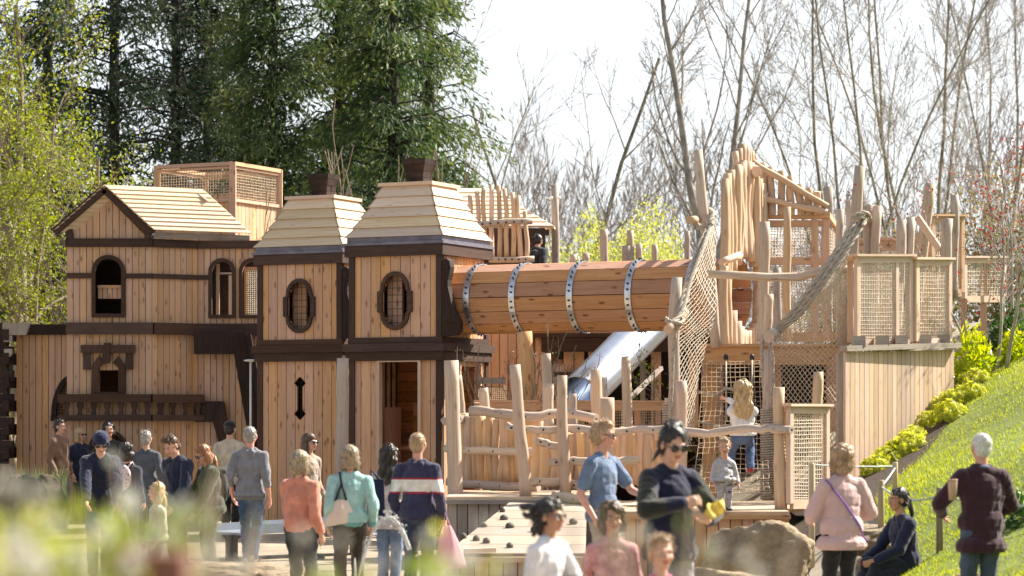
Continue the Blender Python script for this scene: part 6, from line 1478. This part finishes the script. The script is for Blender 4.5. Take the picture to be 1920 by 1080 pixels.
person('man in navy knitted beanie bending forward in a dark navy jacket',186,835,165,12,H=1.74,lean=27,hp=14,build=.9,hair='dark',style='crop',hat='beanie',topc=NVY,botc=JE,tops={'puff':.014},handL=(.10,-.40,.42),handR=(-.10,-.40,.42),glasses='eye')
pb,pbd=person('dark curly haired child in navy top carrying a pale patterned backpack',238,833,138,158,hr=6.6,hair='dark',style='curly',topc=NVY,botc=BK)
person('grey haired man in slate sweatshirt seen from behind near the round hatch',274,810,126,172,hair='grey',style='quiff',topc=fab('slate_sweat',(.075,.085,.11)),tops={'rib':(.045,.05,.07)},botc=JD)
person('small brown haired boy in profile at the lower left, facing left',229,933,170,-78,hr=5.6,hair='brown',style='short',topc=fab('olive_tee',(.18,.2,.11)),botc=JD)
person('girl with long fair hair and a floral headband, facing left',294,906,178,-62,hr=6.0,hair='blond',style='long',hat='headband',topc=fab('cream_top',(.55,.48,.40)),botc=JL)
person('man in dark navy coat and thick scarf looking down to the left',338,813,165,-40,hair='brown',style='quiff',topc=NVY,botc=BK,lean=7,hp=30,hem=.36,tops={'puff':.018},handL=(.10,-.16,.50),collar=fab('grey_scarf',(.05,.055,.07)))
wb,wbd=person('auburn haired woman in olive jacket looking down, black backpack on her back',397,833,165,-62,hair='auburn',style='long',topc=fab('olive_jacket',(.045,.05,.03)),botc=fab('dark_olive_trouser',(.05,.047,.033)),lean=6,hp=22,hem=.48,tops={'puff':.02},glasses='sun',handL=(.10,-.17,.50),handR=(-.08,-.19,.52))
person('man in cream top and black cap seen from behind by the dark brace',431,790,122,163,hair='dark',style='crop',hat='cap',topc=fab('cream_fleece',(.52,.45,.35)),botc=BK)
person('man with close-cropped grey hair in grey hoodie and jeans, walking away',469,800,152,168,hair='grey',style='crop',topc=fab('grey_hoodie',(.20,.20,.225)),botc=JE,hood=True,tops={'rib':(.12,.12,.135)},walk=.22,hem=.475,sleeve='elbow',glasses='eye',shoe=(.45,.38,.32),fat=.15,skin='pink')
person('dark haired woman in big sunglasses and beige top facing right before the keyhole turret',580,814,145,58,hair='brown',style='long',topc=fab('beige_top',(.36,.28,.22)),botc=BK,glasses='sun')
person('woman with grey-blond bob in coral jacket and charcoal jeans seen from behind',563,847,205,150,hair='ash',style='bob',topc=fab('coral_jacket',(.56,.22,.15)),botc=fab('charcoal_denim',(.045,.047,.055),'d'),fat=.35,hem=.50,handL=(.02,-.14,.56),tops={'wr':.8})
tb,tbd=person('woman with ash blond bob in pale teal sweater and dark trousers, tote on shoulder',656,838,198,-168,hair='ash',style='bob',topc=fab('teal_sweater',(.30,.52,.51)),botc=fab('dark_brown_trouser',(.035,.03,.022)),fat=.35,tops={'rib':(.13,.34,.34)},hem=.50)
person('woman with long dark wavy hair in pale lilac-grey top and jeans, seen from behind',729,838,182,170,hair='dark',style='longcurly',topc=fab('lilac_grey_top',(.47,.43,.45)),botc=JL,hem=.44,tops={'flare':.06})
STR=[fab('stripe_navy',(.035,.032,.075)),fab('stripe_white',(.74,.70,.66)),fab('stripe_red',(.33,.02,.05))]
def strf(l):
    z=l.z
    return 1 if .130<z<.202 else 2 if .118<z<=.130 or .202<=z<.212 else 0
sm_,smd=person('man with short fair hair in navy hoodie with a wide white chest stripe',783,812,193,166,hair='sandy',style='crop',topc=STR,topmatf=strf,botc=fab('indigo_denim',(.045,.06,.11),'d'),hood=True,hem=.49,glasses='eye',fat=.2,skin='pink')
gw,gwd=person('girl with windblown dark hair and glasses running right in white printed sweatshirt',1030,938,305,52,hr=6.4,hair='black',style='wind',topc=fab('white_sweat',(.74,.73,.76)),botc=JD,tops={'rib':(.58,.57,.62)},walk=.3,handL=(.02,-.26,.48),handR=(-.12,.05,.42),hem=.44,glasses='eye',skin='tan',hy=8)
person('man with sandy hair and sunglasses in blue tee shirt, head turned right',1130,793,203,52,hy=32,hair='sandy',style='quiff',topc=fab('blue_tee',(.13,.185,.30)),botc=fab('stone_chino',(.34,.30,.25)),sleeve='short',glasses='sun',handL=(.07,-.20,.62,(1,.5,-.7)),hem=.48,skin='pink',tops={'puff':-.004,'wr':.6})
PK=[fab('pink_top',(.62,.20,.24)),fab('hot_pink',(.75,.06,.20))]
person('young girl with dark curly hair in pale pink top facing the camera',1148,946,275,8,hr=6.0,hair='brown',style='curly',topc=fab('soft_pink_top',(.60,.24,.25),c2=(.78,.42,.42),var=.3,scale=16),botc=fab('pink_leggings',(.55,.10,.18)),hem=.42,skin='tan')
ww,wwd=person('woman with dark upswept hair and sunglasses in navy jacket holding a yellow paper',1256,798,276,26,hair='black',style='updo',topc=[fab('navy_gilet',(.012,.014,.04)),fab('dark_sleeve',(.022,.024,.018))],topmatf=lambda l:0 if abs(l.x)<.105 else 1,botc=fab('pale_grey_jeans',(.26,.25,.27),'d'),hp=20,build=.9,glasses='sun',handR=(-.035,-.17,.70,(-1,.2,-.5)),handL=(.06,-.19,.63,(1,.3,-.6)),palmL=(-.5,-.5,.7),palmR=(.4,.8,-.3),curl=.75,hem=.47,tops={'puff':.012},collar=BK,strands=420)
person('toddler with short fair hair in bright pink top at the bottom edge',1238,1005,320,22,hr=5.4,hair='sandy',style='short',topc=fab('bright_pink_top',(.70,.13,.25)),botc=fab('pink_leggings',(.5,.1,.2)))
PAT=fab('grey_lilac_print',(.40,.37,.40),c2=(.52,.49,.5),var=.12,scale=30)
td__,tdd=person('toddler with short brown hair in grey printed tracksuit standing on the low deck',1358,821,162,12,z0=.745,hr=4.3,hair='sandy',style='short',topc=PAT,botc=PAT,tops={'wr':.45},hem=.40,hp=6,hy=-14,shoe=(.015,.015,.017))
cg,cgd=person('curly fair haired girl in white top and jeans climbing the rope net',1392,704,150,182,z0=1.0,H=1.29,hr=5.4,hair='blond',style='longcurly',topc=fab('white_jumper',(.70,.68,.70)),botc=fab('climber_denim',(.10,.15,.28),'d'),handL=(-.13,-.22,.98,(1,0,-.4)),handR=(.20,-.24,.86,(-1,0,-.6)),hem=.47,legs={'L':((.10,-.12,.30),(.10,-.05,.06)),'R':((-.10,-.20,.38),(-.09,-.08,.16))},shoe=(.35,.04,.05),xy=None,lean=-2)
person('elderly lady with short fair hair in pale pink coat seen from behind',1578,842,222,-158,H=1.55,hair='sandy',style='curly',topc=fab('pale_pink_coat',(.62,.42,.41),var=.06),botc=BK,fat=.38,hem=.44,tops={'flare':.10,'wr':.7,'puff':.012},handL=(.10,-.17,.60),handR=(-.14,-.15,.60))
person('dark haired woman in navy coat sitting on a boulder facing left',1700,924,196,-72,H=1.60,z0=-.12,sit=.50,hair='black',style='ponytail',topc=NVY,botc=fab('navy_skirt',(.014,.018,.03)),skirt=True,handL=(.08,-.24,.36),handR=(-.08,-.24,.36),lean=8,skin='tan',shoe=(.1,.05,.03),tops={'puff':.01})
person('white haired man in dark plum sweater and blue trousers seen from behind',1840,813,231,-166,hair='white',style='crop',topc=fab('plum_sweater',(.042,.014,.024),var=.1),botc=fab('blue_trouser',(.06,.085,.14)),collar=fab('blue_collar',(.14,.20,.36)),hem=.42,handR=(-.12,-.17,.58,(-1,.5,-.4)),handL=(.13,-.17,.60,(1,.5,-.4)),fat=.25,tops={'puff':.01},skin='pink')
person('half hidden person in white top standing in the shaded opening behind the slide',1052,655,112,160,H=1.62,z0=1.42,hair='dark',style='short',topc=fab('white_top',(.7,.7,.7)),botc=JD,face=False)
person('half hidden person in black jacket beside the arched picket screen',999,436,108,150,H=1.5,z0=3.60,hair='black',style='short',topc=BK,botc=BK,face=False,tops={'puff':.02},lean=20)
flush()
# ---- things people carry (top level)
def carried(name,lbl,cat,loc): return thing(name,lbl,cat,loc)
def inperson(o,mb,name,m,par):           # geometry given in the person's local frame
    W=world_of(o); mb.v=[tuple(W@Vector(p)) for p in mb.v]; return mb.build(name,m,par)
# pale patterned backpack
b=pbd; bp=carried('backpack','pale pink patterned round backpack on the dark curly haired child','backpack',wpt(pb,b['up'](0,.2,b['zhip'])))
mb=MB(); c=b['up'](0,.55*b['hh'],b['zsh']-.62*b['hh']); mb.ell(c,(.62*b['hh'],.27*b['hh'],.80*b['hh'])); mb.ell(c+Vector((0,.2*b['hh'],-.25*b['hh'])),(.45*b['hh'],.14*b['hh'],.40*b['hh']))
mp_,nt_,bb_=mat('scalloped_print'); vo_=N(nt_,'ShaderNodeTexVoronoi',Scale=26.0); L_(nt_,objtex(nt_),vo_.inputs['Vector']); L_(nt_,ramp(nt_,vo_.outputs['Distance'],[(.25,(.22,.15,.17)),(.38,(.62,.50,.50))]),bb_.inputs['Base Color']); bb_.inputs['Roughness'].default_value=.8
inperson(pb,mb,'bag',mp_,bp); mb=MB(); mb.tube([c+Vector((-.1*b['hh'],0,.75*b['hh'])),c+Vector((0,-.02,.98*b['hh'])),c+Vector((.1*b['hh'],0,.75*b['hh']))],.035*b['hh'],6)
for sg in (1,-1): mb.tube([c+Vector((sg*.3*b['hh'],-.1*b['hh'],.6*b['hh'])),b['up'](sg*.42*b['hh'],.1*b['hh'],b['zsh']+.3*b['hh']),b['up'](sg*.5*b['hh'],-.35*b['hh'],b['zsh']-.2*b['hh'])],.06*b['hh'],6)
inperson(pb,mb,'strap',fab('pale_strap',(.55,.47,.48)),bp)
# black backpack
b=wbd; bp=carried('backpack','bulky black backpack on the woman in the olive jacket','backpack',wpt(wb,b['up'](0,.2,b['zhip'])))
mb=MB(); c=b['up'](0,.66*b['hh'],b['zsh']-.95*b['hh']); mb.ell(c,(.64*b['hh'],.36*b['hh'],1.02*b['hh']),b['M3']); mb.ell(c+Vector((0,.26*b['hh'],-.3*b['hh'])),(.5*b['hh'],.2*b['hh'],.5*b['hh'])); mb.ell(c+Vector((0,.05*b['hh'],.75*b['hh'])),(.5*b['hh'],.25*b['hh'],.22*b['hh']))
inperson(wb,mb,'bag',fab('black_nylon',(.012,.012,.014)),bp); mb=MB()
for sg in (1,-1): mb.tube([c+Vector((sg*.3*b['hh'],-.1*b['hh'],.8*b['hh'])),b['up'](sg*.42*b['hh'],.1*b['hh'],b['zsh']+.33*b['hh']),b['up'](sg*.52*b['hh'],-.42*b['hh'],b['zsh']-.25*b['hh']),b['up'](sg*.5*b['hh'],-.2*b['hh'],b['zsh']-.9*b['hh'])],.055*b['hh'],6)
inperson(wb,mb,'strap',BK,bp)
# white tote with dark strap on the teal woman
b=tbd; hhq=b['hh']; tt=carried('tote_bag','large cream canvas tote with navy strap on the teal sweater woman','bag',wpt(tb,b['up'](.3,.2,b['zhip'])))
mb=MB(); prof=[]
c0=b['up'](.45*hhq,.62*hhq,b['zsh']-1.15*hhq); Wt,Ht=1.0*hhq,1.15*hhq
n=14; vs=[];fs=[]
for j in range(n+1):
    v_=j/n; z=.15*hhq-Ht*v_
    for i in range(n+1):
        u_=i/n-.5; wq=Wt*(.55+1.1*v_); bul=.10*hhq*math.sin(PI*v_)*math.cos(PI*u_)
        for_=1
        vs.append(c0+Vector((u_*wq+.25*hhq*v_*0+.12*hhq*v_, -.18*hhq*abs(u_)+bul+.02*hhq*math.sin(u_*17+v_*6), z-.10*hhq*u_*v_*3)))
for j in range(n):
    for i in range(n): a=j*(n+1)+i; fs.append((a,a+1,a+n+2,a+n+1))
mb.add(vs,fs,None,None,0,True)
bag=inperson(tb,mb,'bag',fab('cream_canvas',(.66,.60,.53),var=.05),tt); sol=bag.modifiers.new('s','SOLIDIFY'); sol.thickness=.05
mb=MB(); q1=c0+Vector((-.2*hhq,-.02*hhq,.1*hhq)); q2=c0+Vector((.3*hhq,-.02*hhq,.1*hhq))
for q in (q1,q2): mb.tube([q,b['up'](.45*hhq,.42*hhq,b['zsh']-.3*hhq),b['up'](.50*hhq,.2*hhq,b['zsh']+.22*hhq),b['up'](.52*hhq,-.2*hhq,b['zsh']+.12*hhq)],.05*hhq,6)
inperson(tb,mb,'strap',NVY,tt)
# navy bag of the teal woman (on her far side) and the pink carrier bag
nb_=carried('shoulder_bag','narrow navy bag hanging between the teal sweater and lilac top women','bag',at(704,990,25.9)); mb=MB(); p_=at(705,935,25.9); mb.box(p_,(.18,.1,.38),None,0,.5,.15); mb.tube([p_+Vector((-.05,0,.18)),p_+Vector((-.04,-.02,.27)),p_+Vector((.04,0,.18))],.014,5); nbo=mb.build('bag',NVY,nb_); nbo.modifiers.new('b','BEVEL').width=.03
pk=carried('carrier_bag','thin pale pink carrier bag hanging at the right hand of the striped hoodie man','bag',at(838,1000,25.9)); mb=MB(); c0=at(838,985,25.8); vs=[];fs=[]; n=16
for j in range(9):
    v_=j/8
    for i in range(n): a=2*PI*i/n; wv=1+.12*math.sin(5*a+v_*3); vs.append(c0+Vector((math.cos(a)*(.035+.12*v_**.8)*wv+.03*v_,math.sin(a)*(.025+.07*v_)*wv,-.40*v_+.02*math.sin(3*a)*v_)))
for j in range(8):
    for i in range(n): fs.append((j*n+i,j*n+(i+1)%n,(j+1)*n+(i+1)%n,(j+1)*n+i))
fs.append(tuple(8*n+i for i in range(n))); mb.add(vs,fs,None,None,0,True); mb.tube([c0+Vector((-.03,0,0)),c0+Vector((-.02,0,.12)),c0+Vector((.03,0,0))],.008,5)
mb.build('bag',leafmat('pink_polythene',(.62,.42,.45),(.68,.48,.52),.4,.35),pk)
# yellow paper held by the navy jacket woman
wr=wwd['J']['L'][2]; pp=carried('paper_bag','crumpled yellow paper held by the dark haired woman in navy jacket','paper',wpt(ww,wr)); mb=MB(); n=9; vs=[];fs=[]; c0=wr+Vector((-.01,-.055,.055))
for j in range(n+1):
    for i in range(n+1):
        u_=i/n-.5;v_=j/n-.35; vs.append(c0+Vector((u_*.15+.04*v_,-.04+.02*math.sin(u_*9+v_*5)+.5*v_*.08,v_*.11+.55*u_*.08+.007*math.sin(u_*14))))
for j in range(n):
    for i in range(n): a=j*(n+1)+i; fs.append((a,a+1,a+n+2,a+n+1))
mb.add(vs,fs,None,None,0,True); po=inperson(ww,mb,'sheet',leafmat('yellow_paper',(.72,.58,.10),(.78,.66,.16),.35,.6),pp); po.modifiers.new('s','SOLIDIFY').thickness=.004
# crossbody strap on the pink coat lady
# shoulder strap drawn as a thin band over coat
PCO=[o for o in bpy.data.objects if o.get('label','').startswith('elderly lady')][0]
def surf(o,childname,x,z,fromy):          # hit the back of a garment
    ch=[c for c in o.children if c.name.split('.')[0]==childname][0]; ok,loc,nr,_=ch.ray_cast(Vector((x,fromy,z)),Vector((0,-1 if fromy>0 else 1,0))); return loc+nr*.008 if ok else None
cs=carried('crossbody_strap','thin violet crossbody strap across the back of the pale pink coat','bag strap',wpt(PCO,(0,.2,1.1))); mb=MB(); pts=[]
for i in range(15):
    t=i/14; q=surf(PCO,'top',.10-.40*t+.08,1.27-.56*t,1.0)
    if q is not None: pts.append(q)
if len(pts)>2: mb.tube(pts,.009,6); inperson(PCO,mb,'strap',fab('violet_strap',(.20,.11,.36)),cs)
# printed words on the girl's sweatshirt
def text_on(o,lines,x0,z0,size,m,width=.2):
    for li,(txt,dx) in enumerate(lines):
        cu=bpy.data.curves.new('tx','FONT'); cu.body=txt; cu.size=size; cu.align_x='CENTER'; cu.extrude=.001; ob=bpy.data.objects.new('tmp',cu); COL.objects.link(ob)
        dg=bpy.context.evaluated_depsgraph_get(); me=bpy.data.meshes.new_from_object(ob.evaluated_get(dg)); bpy.data.objects.remove(ob)
        ch=[c for c in o.children if c.name.split('.')[0]=='top'][0]
        for v in me.vertices:
            x=x0+dx+v.co.x; z=z0-li*size*1.35+v.co.y; ok,loc,nr,_=ch.ray_cast(Vector((x,-1,z)),Vector((0,1,0)))
            v.co=(loc+nr*(.004+v.co.z)) if ok else Vector((x,-.12,z))
        me.materials.clear(); me.materials.append(m); t=bpy.data.objects.new('printed_text',me); COL.objects.link(t); t.parent=o
bpy.context.view_layer.update()
text_on(gw,[('ALL IN THIS',0),('TOGETHER',0)],.015,gwd['H']*.615,.034,BK)
# dark motifs on the toddler tracksuit (small ring pairs)
for (x,z) in ((.06,.50),(.065,.40),(.045,.30),(.05,.22),(-.05,.34)):
    for ch_ in ('top','trousers'):
        c_=[c for c in td__.children if c.name.split('.')[0]==ch_]
        if not c_: continue
        ok,loc,nr,_=c_[0].ray_cast(Vector((x,-1,z)),Vector((0,1,0)))
        if ok:
            mb=MB(); e1=nr.cross(Vector((0,0,1))).normalized(); e2=nr.cross(e1)
            for sg in (-1,1): mb.tube([loc+nr*.004+e1*(sg*.016+.012*math.cos(a))+e2*.011*math.sin(a) for a in [2*PI*i/10 for i in range(11)]],.0035,5)
            mb.build('printed_motif',NVY,td__,False); break
CUP=carried('coffee_cup','pale cup held in front of the white haired man','cup',at(1782,912,21.3)); mb=MB(); p_=at(1786,938,21.25); mb.tube([p_,p_+Vector((0,0,.15)),p_+Vector((0,0,.16))],[.028,.038,.037],14); mb.tube([p_+Vector((0,0,.155)),p_+Vector((0,0,.168))],.04,14); mb.build('cup',fab('cup_card',(.5,.33,.24)),CUP)
bpy.context.view_layer.update()
